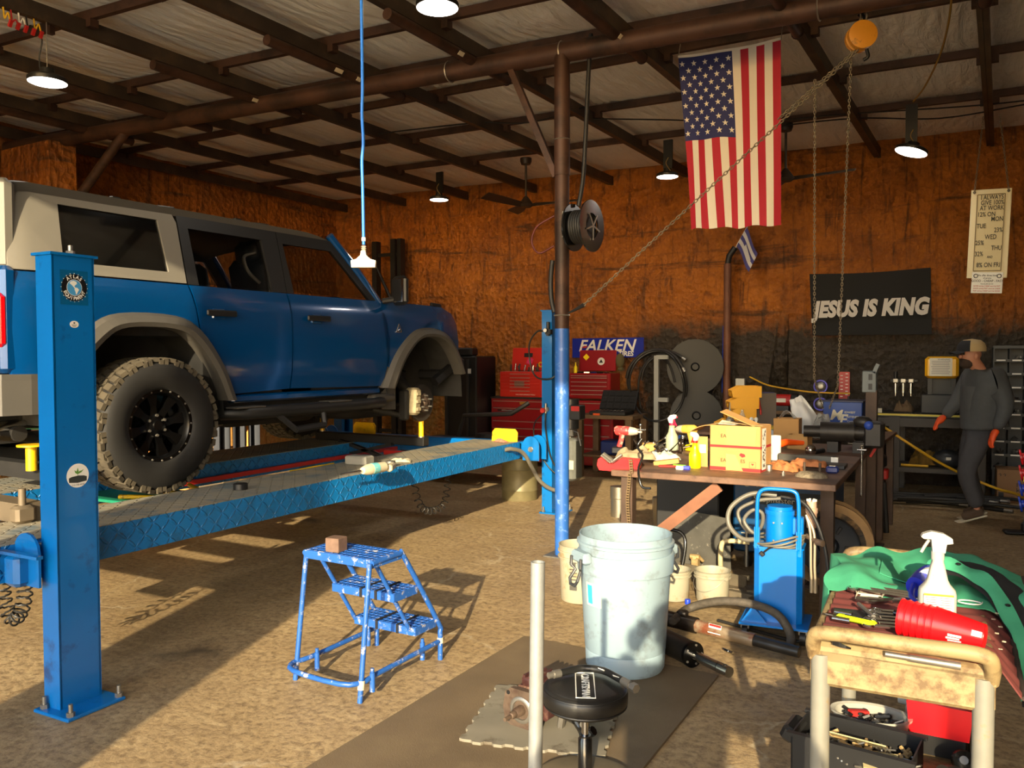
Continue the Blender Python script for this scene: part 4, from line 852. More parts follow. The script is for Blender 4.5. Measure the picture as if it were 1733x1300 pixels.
mb = MB(PM); mb.box((0, .075, -.03), (.12, .13, .14), ch=.02); mb.box((.02, .155, -.03), (.10, .04, .11), ch=.008); bd = mb.obj('pump_housing', m_oldred, pump, 40)
for i in range(4):
    mb = MB(PM); mb.box((-.015 + .024 * i, .178, -.03), (.01, .01, .11)); mb.obj('housing_rib', m_oldred, bd)
for x, y in ((-.06, .02), (.06, .02), (-.06, .12), (.06, .12)):
    mb = MB(PM); mb.cyl((x, y, .062), (x, y, .0635), .008, n=12); mb.obj('bolt_hole', m_trim, pump)
mb = MB(PM); mb.box((.075, .08, -.03), (.03, .1, .12), ch=.01); mb.obj('end_cover', m_oldred, pump)
mb = MB(PM); mb.box((.125, .075, -.03), (.022, .16, .03), RZ(-.18), ch=.006); mb.obj('lever_plate', m_bolt, pump)
mb = MB(PM); mb.cyl((.13, .07, -.03), (.19, .066, -.02), .032, n=18); yk = mb.obj('yoke_sleeve', m_blkpaint, pump, 40)
for s in (-1, 1):
    mb = MB(PM); mb.tube(spline([(.185, .066 + s * .018, -.02), (.215, .066 + s * .042, -.015), (.25, .066 + s * .04, -.01), (.265, .066 + s * .03, -.01)], 4), [.016] * 4 + [.02] * 5 + [.017] * 4, 8); mb.obj('yoke_fork', m_blkpaint, pump, 60)
mb = MB(PM); mb.tube([(.235, .02, -.01), (.235, .11, -.01)], .012, 8); mb.tube([(.225, .066, -.05), (.245, .066, .03)], .013, 8); mb.obj('cross_joint', m_bolt, pump, 40)

# low stool with a hose assembly lying on it
st0 = gz(990, 1337) + Vector((0, 0, .042)); stool = thing('shop_stool', 'round black padded low stool with chrome post and ring base', 'stool', st0)
m_vin = mat('black vinyl', (24, 23, 22), .42, 0, bump=.04, bscale=120)
mb = MB(); mb.lathe([(0, .265), (.12, .265), (.145, .275), (.156, .295), (.157, .325), (.15, .343), (.13, .350), (.07, .353), (0, .353)], 48, T(st0)); seat_ = mb.obj('seat_cushion', m_vin, stool, 50)
for z, r in ((.338, .153), (.285, .1515)):
    mb = MB(); mb.tube([st0 + Vector((r * math.cos(t), r * math.sin(t), z)) for t in [i * math.pi / 24 for i in range(48)]], .0035, 5, closed=True); mb.obj('seam_piping', m_vin, seat_, 60)
mb = MB(); mb.cyl(st0 + Vector((0, 0, .16)), st0 + Vector((0, 0, .265)), .013, n=16); mb.obj('gas_rod', m_chrome, stool, 60)
mb = MB(); mb.lathe([(.0, -.015), (.026, -.015), (.026, .15), (.022, .155), (.022, .165), (.0, .165)], 20, T(st0)); mb.obj('post_sleeve', m_blkpaint, stool, 40)
mb = MB(); mb.lathe([(.165, .0), (.19, .0), (.19, .022), (.165, .03), (.02, .045), (.02, .02)], 48, T(st0 + Vector((0, 0, -.028)))); mb.obj('ring_base', mat('dusty tan steel', (104, 92, 70), .7, .1, var=.15, vscale=14), stool, 40)
MS = T(st0 + Vector((.005, -.01, .3545))) @ RZ(math.radians(-63))
mb = MB(MS)
for a, q in (((-.115, -.034), (.115, -.034)), ((.115, -.034), (.115, .034)), ((.115, .034), (-.115, .034)), ((-.115, .034), (-.115, -.034))): mb.tube([(a[0], a[1], 0), (q[0], q[1], 0)], .0022, 5)
mb.obj('logo_border', m_wht, seat_); text('CRAFTSMAN', .040, m_wht, seat_, MS @ T(0, 0, 0), .0008, .0008, name='seat_lettering', sx=.92)
ho = thing('hydraulic_hose_assembly', 'short black hydraulic hose with hex fittings lying on the stool', 'hose', st0 + Vector((0, 0, .37)))
hp = [gz(948, 1137, .418), gz(985, 1128, .42), gz(1020, 1132, .42), gz(1045, 1145, .418), gz(1063, 1158, .41)]
hp = [Vector((p.x, p.y, .413 if i < 4 else .41)) for i, p in enumerate(hp)]
tubeobj('hose', hp, .0135, mat('ribbed black rubber', (26, 26, 26), .4), ho, sp=6)
for i in (2, 3):
    q = hp[i]; mb = MB(); mb.box(q + Vector((0, -.012, .008)), (.03, .002, .008), RZ(-.3) @ RX(.7)); mb.obj('hose_print', m_wht, ho)
d0 = (hp[0] - hp[1]).normalized(); d1 = (hp[-1] - hp[-2]).normalized()
mb = MB(); mb.cyl(hp[0], hp[0] + d0 * .03, .015, n=16); mb.cyl(hp[0] + d0 * .03, hp[0] + d0 * .052, .012, n=12); mb.obj('end_fitting', m_bolt, ho, 40)
mb = MB(); mb.cyl(hp[-1] - d1 * .03, hp[-1] + d1 * .012, .0155, n=16); mb.cyl(hp[-1] + d1 * .012, hp[-1] + d1 * .022, .011, n=12); mb.cyl(hp[-1] + d1 * .022, hp[-1] + d1 * .046, .0175, n=6); mb.obj('hex_fitting', m_bolt, ho, 40)
# standing galvanised pipe
mb = MB(); mb.lathe([(.0155, 0), (.0155, 1.153), (.013, 1.153), (.013, .9)], 24, T(-.872, 1.55, .0) @ RY(.010) @ RX(-.010)); mb.obj('galvanised_pipe', mat('galvanised grey pipe', (144, 147, 146), .5, .35, var=.08, vscale=40, bump=.06, bscale=300), None, 40, label='upright galvanised grey pipe standing beside the shop stool', cat='pipe')

# hydraulic cylinders on the floor
def P3(px, py, z): return gz(px, py, z)
cyA = thing('hydraulic_cylinder', 'black hydraulic cylinder with chrome rod lying on the floor', 'cylinder', P3(1180, 1115, .07))
a0, a1, a2 = Vector((-1.75, 4.32, .075)), Vector((-1.335, 4.06, .075)), P3(1240, 1130, .065); ax_ = (a1 - a0).normalized(); a2 = a1 + ax_ * .27
mb = MB(); mb.cyl(a0, a1, .062, n=28); mb.obj('barrel', mat('worn black barrel', (34, 33, 31), .45, .3, var=.3, vscale=14), cyA, 50)
mb = MB(); mb.cyl(a1 - ax_ * .012, a1 + ax_ * .006, .066, n=28); gl = mb.obj('gland_cap', m_rim, cyA, 50)
for k in range(5):
    q = k * 2 * math.pi / 5; fr = frame_to(a1 + ax_ * .006, ax_); mb = MB(fr @ T(.05 * math.cos(q), .05 * math.sin(q), 0)); mb.cyl((0, 0, 0), (0, 0, .004), .006, n=8); mb.obj('gland_screw', m_bolt, gl)
mb = MB(); mb.cyl(a1, a2 - ax_ * .075, .026, n=20); mb.cyl(a2 - ax_ * .07, a2, .027, n=20); mb.obj('chrome_rod', m_chrome, cyA, 50)
mb = MB(); q = a2 - ax_ * .03; mb.cyl(q + Vector((0, 0, .02)), q + Vector((0, 0, .028)), .009, n=12); mb.obj('pin_hole', m_trim, cyA)
cyB = thing('drive_shaft', 'long grimy steel shaft with a white and red sticker lying on the floor', 'shaft', P3(1240, 1075, .06))
b0, b1, b2, b3 = P3(1132, 1047, .075), P3(1165, 1062, .075), P3(1275, 1085, .06), P3(1353, 1104, .05); bx_ = (b3 - b0).normalized(); b1 = b0 + bx_ * (b1 - b0).length; b2 = b0 + bx_ * (b2 - b0).length; b3 = b0 + bx_ * (b3 - b0).length; b0 = b0 - bx_ * .12
mb = MB(); mb.cyl(b0, b1, .045, n=20); mb.box(b0.lerp(b1, .7) + Vector((0, 0, .05)), (.06, .05, .04), ch=.008); mb.obj('joint_housing', mat('oily black iron', (40, 34, 30), .4, .4, var=.4, vscale=18), cyB, 50)
mb = MB(); mb.cyl(b1, b2, .036, n=20); tbm = mb.obj('shaft_tube', mat('scraped bare tube', (168, 150, 126), .4, .6, var=.2, vscale=8, dirt=(150, 80, 52), damt=.3, dscale=7), cyB, 50)
mb = MB(); mb.cyl(b2, b3, .030, n=20); mb.obj('shaft_end', mat('dark shaft steel', (52, 50, 48), .4, .6, var=.3, vscale=12), cyB, 50)
q = b1.lerp(b2, .32); fr = facing(q + Vector((.1, -.33, .18)).normalized() * .0372, bx_, Vector((0, .25, .9))); mb = MB(fr); mb.box((0, 0, 0), (.075, .05, .001)); sk = mb.obj('sticker', m_wht, cyB); mb = MB(fr); mb.box((0, .018, .001), (.07, .012, .001)); mb.obj('sticker_band', m_red, sk)
mb = MB(); mb.tube(spline([P3(1138, 1052, .10), gy(1165, 1030, 4.66), gy(1215, 1018, 4.66), gy(1270, 1022, 4.66), gy(1315, 1040, 4.64), P3(1338, 1075, .08), P3(1335, 1100, .03)], 8), .024, 10); mb.obj('radiator_hose', mat('cracked rubber hose', (72, 66, 58), .7, 0, var=.25, vscale=40, bump=.3, bscale=90), None, 60, label='thick cracked rubber hose arching in front of the hydraulic unit', cat='hose')
mb = MB(); mb.tube(spline([P3(1215, 1050, .015), P3(1280, 1068, .012), P3(1330, 1082, .012), P3(1365, 1088, .012)], 5), .010, 8); mb.obj('rubber_strip', m_rub, None, 60, label='thin black rubber strip on the floor behind the steel shaft', cat='strip')
mb = MB(); q = P3(1228, 1100, .02); d = Vector((.5, -.35, 0)).normalized(); mb.cyl(q, q + d * .03, .011, n=6); mb.cyl(q + d * .03, q + d * .06, .009, n=12); mb.cyl(q - d * .015, q, .008, n=12); mb.obj('hose_fitting', m_chrome, None, 40, label='small shiny hose fitting on the floor beside the steel shaft', cat='fitting')
# ------------------------------------------------------------------ welding table and what is on and under it
m_ttop = mat('rusty steel table top', (112, 84, 66), .55, .2, var=.25, vscale=6, dirt=(70, 52, 42), damt=.45, dscale=5)
m_tleg = mat('dark rusted steel tube', (72, 54, 42), .6, .2, var=.3, vscale=6)
m_card = mat('brown cardboard', (180, 136, 80), .8, 0, var=.05)
m_cardi = mat('cardboard inside', (178, 136, 84), .85)
m_cardred = mat('red carton stripe', (160, 34, 34), .7)
TZ = .865
TMX = T(-.82, 4.95, 0) @ RZ(math.radians(2.5))
tab = thing('welding_table', 'rusty steel topped work table crowded with tools and boxes', 'table', (-.82, 4.95, 0), math.radians(2.5))
mb = MB(TMX); mb.box((-.66, 1.15, TZ - .02), (1.36, 2.3, .04), ch=.004); mb.obj('table_top', m_ttop, tab)
for x, y in ((-1.24, .06), (-.06, .3), (-1.27, 2.2), (-.05, 2.2)):
    mb = MB(TMX); mb.box((x, y, (TZ - .04) / 2), (.075, .075, TZ - .04)); mb.obj('leg', m_tleg, tab)
mb = MB(TMX); a, b_ = Vector((-1.18, .07, .36)), Vector((-.66, .07, .80)); mb.box((a + b_) / 2, (.07, .02, (b_ - a).length), (b_ - a).to_track_quat('Z', 'Y').to_matrix().to_4x4() @ RZ(math.pi / 2)); mb.obj('diagonal_brace', mat('orange brown flat bar', (128, 84, 60), .6, .2, var=.2, vscale=9), tab)
def TL(x, y, z): return TMX @ Vector((x, y, z))
def on(px, py, z=TZ): p = gz(px, py, z); return p
def standalone(name, mb, m, label, cat, smooth=40, group=None): return mb.obj(name, m, None, smooth, label=label, cat=cat, group=group)

def spray_bottle(c, h, w, mbody, mhead, mtrig, label, rz, liquid=None):
    c = Vector(c); t = thing('spray_bottle', label, 'spray bottle', c, rz); M = T(c) @ RZ(rz)
    r = w / 2; mb = MB(M); mb.lathe([(0, 0), (r * .9, 0), (r, h * .02), (r, h * .36), (r * .96, h * .40), (r * .62, h * .50), (r * .50, h * .60), (r * .46, h * .66), (r * .52, h * .68), (r * .36, h * .70), (r * .36, h * .72)], 28); mb.obj('bottle', mbody, t, 40)
    mb = MB(M); mb.cyl((0, 0, h * .70), (0, 0, h * .765), r * .44, n=18); mb.obj('collar', mtrig, t, 40)
    mb = MB(M); k = h * .235
    mb.prism([(-.5, 0), (.16, 0), (.22, .38), (.95, .62), (1.0, .78), (.9, .98), (.3, 1.0), (-.3, .92), (-.78, .62), (-.85, .5)], r * .55, T(0, r * .275, h * .765) @ RX(math.pi / 2) @ SCL(k * .55, k, 1)); mb.obj('spray_head', mhead, t)
    mb = MB(M); mb.prism([(.95, .62), (1.05, .80), (1.25, .78), (1.2, .62)], r * .3, T(0, r * .15, h * .765) @ RX(math.pi / 2) @ SCL(k * .55, k, 1)); mb.obj('nozzle', mtrig, t)
    mb = MB(M); mb.tube([Vector((k * .22, 0, h * .765 + k * .5)), Vector((k * .34, 0, h * .765 + k * .1)), Vector((k * .55, 0, h * .765 - k * .32))], r * .12, 6); mb.obj('trigger', mtrig, t, 40)
    return t
m_milk = mat('translucent milky plastic', (170, 178, 150), .35, 0, trans=.15)
m_yb = mat('bright yellow plastic', (246, 220, 10), .35)
m_pinkr = mat('pinkish red plastic', (222, 30, 70), .35)
spray_bottle(on(1137, 762, .885), .27, .092, m_milk, m_wht, m_pinkr, 'milky spray bottle with white and pink trigger on the work table', .05)
spray_bottle(on(1176, 792), .235, .078, m_yb, m_wht, m_red, 'bright yellow spray bottle with white and red trigger before the carton', math.pi - .3)

# the big carton: two courses, red stripes, flaps
bx0 = TL(-.78, .31, TZ); bw, bd, bh = .325, .24, .29; BM = T(bx0) @ RZ(math.radians(-1.5))
carton = thing('cardboard_carton', 'large brown carton with red stripes and open flaps on the work table', 'box', bx0, math.radians(-1.5))
def boxshell(mb, w, d, z0, z1, t=.004):
    mb.box((w / 2, t / 2, (z0 + z1) / 2), (w, t, z1 - z0)); mb.box((w / 2, d - t / 2, (z0 + z1) / 2), (w, t, z1 - z0)); mb.box((t / 2, d / 2, (z0 + z1) / 2), (t, d, z1 - z0)); mb.box((w - t / 2, d / 2, (z0 + z1) / 2), (t, d, z1 - z0)); return mb
mb = MB(BM); boxshell(mb, bw, bd, 0, bh); mb.box((bw / 2, bd / 2, .003), (bw, bd, .004)); mb.obj('carton_wall', m_card, carton)
for z, h in ((.002, .022), (.148, .016)):
    mb = MB(BM); boxshell(mb, bw + .002, bd + .002, z, z + h, .002); q = mb.mesh('carton_stripe', m_cardred); q.transform(BM @ T(-.001, -.001, 0) @ BM.inverted()); link('carton_stripe', q, carton)
FB = facing(BM @ Vector((0, -.0015, 0)), BM.to_3x3() @ Vector((1, 0, 0)), (0, 0, 1))
m_ink = mat('dark brown ink', (60, 38, 20), .8); m_tapec = mat('packing tape', (198, 156, 92), .3)
mb = MB(BM); mb.prism([(.105, .005), (.215, .005), (.165, .105), (.105, .11)], .0006, Matrix(((1, 0, 0, 0), (0, 0, -1, -.0012), (0, 1, 0, 0), (0, 0, 0, 1)))); mb.obj('packing_tape', m_tapec, carton)
mb = MB(BM); mb.prism([(.105, .166), (.29, .17), (.30, .285), (.105, .285)], .0006, Matrix(((1, 0, 0, 0), (0, 0, -1, -.0012), (0, 1, 0, 0), (0, 0, 0, 1)))); mb.obj('packing_tape', mat('glossy clear tape', (190, 146, 86), .25), carton)
text('EA', .032, m_ink, carton, FB @ T(.088, .222, 0), .0004, 0); text('EA', .032, m_ink, carton, FB @ T(.088, .066, 0), .0004, 0); text('ES', .032, m_ink, carton, FB @ T(.213, .066, 0), .0004, 0)
mb = MB(FB); mb.prism([(.19, .105), (.20, .118), (.225, .112), (.23, .098), (.21, .09), (.198, .098)], .0004); mb.obj('carton_logo', m_cardred, carton)
for a, q in (((.255, .03), (.295, .03)), ((.295, .03), (.295, .065)), ((.295, .065), (.255, .065)), ((.255, .065), (.255, .03))):
    mb = MB(FB); mb.tube([(a[0], a[1], 0), (q[0], q[1], 0)], .0009, 4); mb.obj('hazard_mark', m_cardred, carton)
mb = MB(FB); mb.prism([(.265, .055), (.285, .055), (.275, .042)], .0004); mb.obj('hazard_mark', m_cardred, carton)
FS = facing(BM @ Vector((bw + .0015, 0, 0)), BM.to_3x3() @ Vector((0, 1, 0)), (0, 0, 1))
mb = MB(FS); mb.box((.07, .145, 0), (.085, .26, .0006)); mb.obj('printed_label', m_wht, carton); mb = MB(FS)
random.seed(3)
for i in range(46): mb.box((.035 + random.random() * .065, .03 + random.random() * .23, .0008), (.004 + random.random() * .012, .004 + random.random() * .012, .0004))
mb.obj('label_print', m_ink, carton, kind='stuff')
for M_, w, h, ang in ((T(0, 0, bh), .14, bd, 0),):
    mb = MB(BM); mb.sheet(lambda u, v: Vector((-.14 * u, bd * v, bh - .005 - .05 * u * u)), 4, 2, .004); mb.obj('carton_flap', m_card, carton)
mb = MB(BM); mb.sheet(lambda u, v: Vector((.06 + .2 * u, .02 + .12 * v + .08 * u, bh + .085 - .095 * u + .01 * v)), 3, 3, .004); mb.obj('carton_flap', m_card, carton)
mb = MB(BM); mb.sheet(lambda u, v: Vector((bw * u, .10 + .14 * v, bh + .004 + .006 * math.sin(u * 5))), 4, 3, .004); mb.obj('carton_flap', m_cardi, carton)
mb = MB(BM); mb.sheet(lambda u, v: Vector((.05 + .11 * u, .01 + .08 * v, bh + .008 + .02 * (1 - u) * v)), 3, 3, .003); mb.obj('torn_paper', m_tape, carton)
text('NEWSPRINT', .018, m_ink, carton, BM @ T(.11, .03, bh + .013), .0004)
# side panel of another box leaning behind it
mb = MB(); p = TL(-.87, .42, TZ); mb.box(p + Vector((0, 0, .10)), (.09, .004, .20), RZ(.25), ch=0); ob = mb.obj('cardboard_sheet', m_card, label='brown cardboard panel standing between yellow bottle and carton', cat='cardboard')
mb = MB(); mb.box(p + Vector((.015, -.006, .12)), (.04, .002, .055), RZ(.25)); mb.obj('paper_label', m_wht, ob)

def carton2(c, w, d, h, rz, label, flap=True):
    c = Vector(c); t = thing('cardboard_box', label, 'box', c, rz); M = T(c) @ RZ(rz); mb = MB(M); boxshell(mb, w, d, 0, h); mb.box((w / 2, d / 2, .003), (w, d, .004)); mb.obj('carton_wall', m_card, t)
    if flap:
        mb = MB(M); mb.box((w / 2, d / 2, h - .01), (w - .01, d - .01, .004)); mb.obj('carton_lid', m_cardi, t); mb = MB(M); mb.sheet(lambda u, v: Vector((w * (.2 + .6 * u), d * v, h + .07 * math.sin(math.pi * u) * (1 - .4 * v))), 6, 3, .002); mb.obj('plastic_liner', mat('clear film', (225, 222, 214), .2, 0, alpha=.5), t, 60)
    return t
carton2(TL(-.70, 2.0, TZ), .20, .16, .22, .05, 'small open carton lined with clear film behind the large carton')
carton2(TL(-.55, 1.75, TZ), .16, .12, .115, -.1, 'squat taped carton on the table beside the black motor', False)
mb = MB(); p = TL(-.50, 1.02, TZ); mb.lathe([(0, 0), (.034, 0), (.035, .004), (.035, .165), (.032, .172), (0, .175)], 28, T(p)); wc = mb.obj('white_canister', m_wht, None, 40, label='white labelled canister standing beside the carton', cat='canister')
mb = MB(); mb.lathe([(.0354, .04), (.0354, .105)], 28, T(p)); mb.obj('canister_label', mat('pale grey label', (205, 204, 200), .6), wc)
# orange ratchet handle, glass bulb
mb = MB(); q0, q1 = TL(-.56, 1.1, TZ + .08), TL(-.36, 1.3, TZ + .10); mb.tube([q0, q0.lerp(q1, .5) + Vector((0, 0, .02)), q1], [.03, .026, .018], 10); mb.obj('orange_hand_tool', mat('orange plastic', (240, 92, 24), .4), None, 60, label='orange plastic hand tool lying behind the white canister', cat='tool')
mb = MB(); mb.sph(TL(-.31, 1.32, TZ + .045), .04, 14, (1, 1, 1.1)); mb.obj('foil_ball', m_chrome, None, 25, label='crumpled shiny foil ball beside the orange tool', cat='foil')
# steel bar, slab, gloves, iron
mb = MB(); a, b_ = TL(-.47, .98, TZ + .03), TL(-.10, .95, TZ + .03); mb.box((a + b_) / 2, ((b_ - a).length, .06, .05), RZ(-.03), ch=.004); sb_ = mb.obj('steel_bar', mat('ground grey steel', (110, 108, 102), .35, .7, var=.2, vscale=8), None, None, label='thick grey steel bar with a white tag across the work table', cat='bar')
mb = MB(); mb.box(b_ + Vector((.003, -.02, .0)), (.045, .024, .04), RZ(-.03)); mb.obj('tag', m_wht, sb_)
mb = MB(); p = TL(-.18, .78, TZ); mb.box(p + Vector((0, 0, .012)), (.34, .16, .024), RZ(.03), ch=.003); mb.obj('steel_slab', mat('dark flat steel', (48, 48, 50), .5, .4, var=.2), None, None, label='dark flat steel slab under the grey bar', cat='plate')
m_lea = mat('orange brown leather', (172, 108, 64), .7, 0, var=.2, vscale=20, dirt=(110, 66, 40), damt=.3, dscale=14)
def blob(name, c, L_, w, h, rz, m, label, cat, seed, parent=None):
    mb = MB(T(Vector(c)) @ RZ(rz))
    def fn(u, v):
        x = (u - .5) * L_; y = (v - .5) * w; e = max(0., 1 - (2 * u - 1) ** 4) * max(0., 1 - (2 * v - 1) ** 4)
        return Vector((x + .02 * nz(u, v, seed, 4), y + .25 * w * nz(u, 1, seed, 3), .003 + h * e ** .5 * (.55 + .9 * abs(nz(u * 1.5, v, seed, 3.2)))))
    mb.sheet(fn, 18, 12, .003); return mb.obj(name, m, parent, 60, label=label, cat=cat)
blob('leather_glove', TL(-.36, .52, TZ), .26, .13, .055, -.5, m_lea, 'brown leather work glove lying crumpled in front of the canister', 'glove', 2)
blob('leather_glove', TL(-.22, .58, TZ + .024), .22, .11, .05, .15, m_lea, 'brown leather work glove lying over the dark steel slab', 'glove', 9)
mb = MB(); p = TL(-.15, .26, TZ); mb.lathe([(0, 0), (.085, 0), (.082, .012), (.06, .03), (.03, .036), (0, .036)], 24, T(p) @ SCL(1.15, .75, 1)); ir = mb.obj('slag_casting', mat('scabby grey casting', (128, 116, 96), .7, .3, var=.4, vscale=40, bump=.6, bscale=60), None, 50, label='scabby grey metal casting with two pins near the table edge', cat='casting')
for dx in (-.045, .045):
    mb = MB(); mb.cyl(p + Vector((dx, .02, .025)), p + Vector((dx, .02, .085)), .008); mb.obj('pin', m_rust, ir, 40)
mb = MB(); p = TL(-.43, .42, TZ); mb.lathe([(.012, 0), (.02, 0), (.021, .036), (.018, .04), (.012, .04)], 20, T(p)); mb.obj('socket', m_bolt, None, 40, label='steel impact socket standing alone near the carton corner', cat='socket')
mb = MB(); p = TL(-.31, .24, TZ); mb.cyl(p, p + Vector((0, 0, .022)), .01, n=6); mb.cyl(p + Vector((0, 0, .022)), p + Vector((0, 0, .03)), .006); mb.obj('steel_nut', m_bolt, None, 30, label='small steel nut at the front edge of the work table', cat='nut')
mb = MB(); p = TL(-.06, .50, TZ); mb.box(p + Vector((0, 0, .022)), (.075, .055, .044), RZ(.1), ch=.01); tm = mb.obj('tape_measure', mat('navy plastic', (28, 46, 110), .4), None, 40, label='navy blue tape measure at the table corner', cat='tape measure')
mb = MB(); mb.box(p + Vector((0, 0, .0455)), (.04, .03, .004), RZ(.1)); mb.obj('tape_clip', m_bolt, tm)
# black electric motor on the table, flashlight
m_oldblk = mat('oily black casting', (40, 36, 33), .5, .2, var=.3, vscale=14)
mo = thing('hydraulic_motor', 'large black cast motor lying across the back of the work table', 'motor', TL(-.2, 1.75, TZ))
q = TL(-.42, 1.72, TZ + .15); r_ = TL(.10, 1.78, TZ + .15); d = (r_ - q).normalized()
mb = MB(); mb.cyl(q, q + d * .13, .045, n=18); mb.cyl(q + d * .12, q + d * .33, .075, n=24); mb.cyl(q + d * .33, q + d * .36, .08, n=24); mb.cyl(q + d * .36, q + d * .45, .05, n=18); mb.obj('motor_barrel', m_oldblk, mo, 40)
mb = MB(); mb.box(q + d * .50 + Vector((0, 0, -.01)), (.14, .14, .2), ch=.02); mb.obj('motor_head', m_oldblk, mo, 40)
for t_ in (.22, .40): mb = MB(); mb.box(q + d * t_ + Vector((0, 0, -.11)), (.08, .14, .08)); mb.obj('motor_foot', m_oldblk, mo)
mb = MB(); mb.sph(q + d * .42 + Vector((0, 0, .08)), .06, 10, (1.2, .8, .8)); mb.obj('valve_cap', m_oldblk, mo, 60); mb = MB(); mb.sph(q + d * .47 + Vector((0, -.06, .06)), .035, 10); mb.obj('blue_cover', mat('blue tape', (40, 70, 160), .5), mo, 60)
mb = MB(); a = TL(-.30, 1.38, TZ + .025); mb.cyl(a, a + Vector((.04, .16, 0)), .018, n=14); mb.cyl(a - Vector((.008, .03, 0)), a, .025, n=16); fl_ = mb.obj('flashlight', m_trim, None, 40, label='black flashlight lying in front of the motor', cat='flashlight')
mb = MB(); mb.cyl(a - Vector((.009, .032, 0)), a - Vector((.008, .03, 0)), .021, n=16); mb.obj('lens', mat('lilac lens', (190, 170, 215), .2), fl_)
# T handle hanging at the table side
mb = MB(); a = TL(.045, 1.2, TZ - .02); mb.cyl(a + Vector((0, 0, -.22)), a + Vector((0, 0, .12)), .006); mb.cyl(a + Vector((-.03, 0, .10)), a + Vector((.03, 0, .10)), .009); mb.sph(a + Vector((0, 0, -.22)), .011, 8); mb.sph(a + Vector((0, 0, .125)), .011, 8); mb.obj('t_handle_wrench', m_chrome, None, 40, label='chrome T handle wrench hanging at the table side', cat='wrench')

# heap at the left end: red cover, clips, rag, tools
m_hotred = mat('glossy red plastic', (214, 14, 26), .35)
rc = thing('red_jack_cover', 'glossy red plastic cover with grey clips overhanging the table corner', 'cover', on(1045, 785, .87))
pA = [on(1012, 775, .9), on(1018, 795, .87), on(1075, 797, .87), on(1062, 775, .92)]
u_ = (on(1078, 790, .88) - on(1010, 790, .88)); u_.z = 0; L0 = on(1010, 790, .88)
mb = MB(); nrm = Vector((.3, -1, 0)).normalized()
rx = u_.normalized(); FR = Matrix(((rx.x, 0, -nrm.x * -1, L0.x), (rx.y, 0, nrm.y, L0.y), (0, 1, 0, L0.z - .01), (0, 0, 0, 1)))
mb = MB(FR); W_ = u_.length; mb.prism([(0, .02), (.06 * W_, -.012), (.5 * W_, -.022), (.68 * W_, -.03), (.80 * W_, -.062), (.92 * W_, -.045), (1.08 * W_, .0), (1.1 * W_, .05), (.92 * W_, .055), (.6 * W_, .062), (.42 * W_, .028), (.28 * W_, .028), (.12 * W_, .07), (.03 * W_, .06)], .10, None, -.10); mb.obj('cover_shell', m_hotred, rc)
for k, (a, b_) in enumerate((((.10, .085), (.34, .035)), ((.15, .095), (.40, .045)), ((.36, .035), (.62, .085)))):
    mb = MB(FR); mb.tube([(a[0] * W_, a[1], -.02), (b_[0] * W_, b_[1], -.02)], .011, 8); mb.obj('clip', m_bolt, rc, 40)
blob('rag', on(1075, 776, .90), .26, .16, .07, .5, mat('oily beige rag', (150, 134, 104), .85, 0, var=.25, vscale=18), 'oily beige rag crumpled behind the red cover', 'rag', 5)
blob('shop_towel', on(1122, 778, .875), .2, .15, .06, .9, mat('pale shop towel', (190, 196, 180), .85, 0, var=.1), 'pale shop towel crumpled among wrenches', 'towel', 12)
def cordless(c, s, m1, m2, label, rz, flip=1, batt=None):
    c = Vector(c); t = thing('impact_driver', label, 'power tool', c, rz); M = T(c) @ RZ(rz) @ SCL(s * flip, s, s)
    mb = MB(M); mb.tube([(-.075, 0, .165), (-.06, 0, .168), (.0, 0, .168), (.035, 0, .166)], [.028, .036, .034, .032], 14); mb.obj('motor_housing', m1, t, 40)
    mb = MB(M); mb.tube([(.035, 0, .166), (.07, 0, .165), (.095, 0, .163)], [.033, .028, .018], 14); mb.cyl((.095, 0, .163), (.125, 0, .163), .008); mb.obj('gear_nose', m2, t, 40)
    mb = MB(M); mb.tube([(-.02, 0, .15), (-.03, 0, .10), (-.045, 0, .05)], [.023, .019, .02], 10); mb.obj('grip', m1, t, 40)
    mb = MB(M); mb.box((-.005, 0, .125), (.018, .018, .03), ch=.005); mb.obj('trigger', m_trim, t); mb = MB(M); mb.box((-.045, 0, .025), (.10, .062, .05), ch=.008); mb.obj('battery', batt or m_trim, t, 40)
m_milw = mat('worn red tool plastic', (196, 52, 52), .45, 0, var=.1, dirt=(214, 190, 170), damt=.3, dscale=30); m_dw = mat('worn yellow tool plastic', (216, 172, 66), .5, 0, var=.1, dirt=(120, 96, 60), damt=.2, dscale=30)
m_nose = mat('scuffed grey nose', (190, 178, 160), .5, .2)
cordless(on(1058, 768, .885), 1.0, m_milw, m_nose, 'worn red cordless impact driver standing behind the beige rag', .1)
cordless(on(1163, 763, TZ), 1.0, m_dw, m_nose, 'worn yellow cordless drill between the two spray bottles', 2.9, 1, m_yb)
random.seed(21)
# hand tools in the heap: each its own
labs = ['chrome combination wrench leaning on the tool heap behind the rag', 'long chrome ratchet lying across the tool heap']
def wrench(a, b_, r, label, m=m_chrome, group=None):
    a, b_ = Vector(a), Vector(b_); d = (b_ - a).normalized(); t = thing('wrench', label, 'wrench', (a + b_) / 2, 0, group); mb = MB(); mb.tube([a, b_], r, 6); mb.obj('shank', m, t, 40)
    M = frame_to(a, d); mb = MB(M); mb.tube([(r * 2.2 * math.cos(q), 0, -r * 1.5 + r * 2.2 * math.sin(q)) for q in [i * math.pi / 6 for i in range(12)]], r * .9, 6, closed=True); mb.obj('ring_end', m, t, 40)
    M = frame_to(b_, d); mb = MB(M); mb.tube([(r * 2.2 * math.cos(q), 0, r * 1.5 + r * 2.2 * math.sin(q)) for q in [math.radians(130 + i * 28) for i in range(11)]], r * .9, 6); mb.obj('open_jaw', m, t, 40)
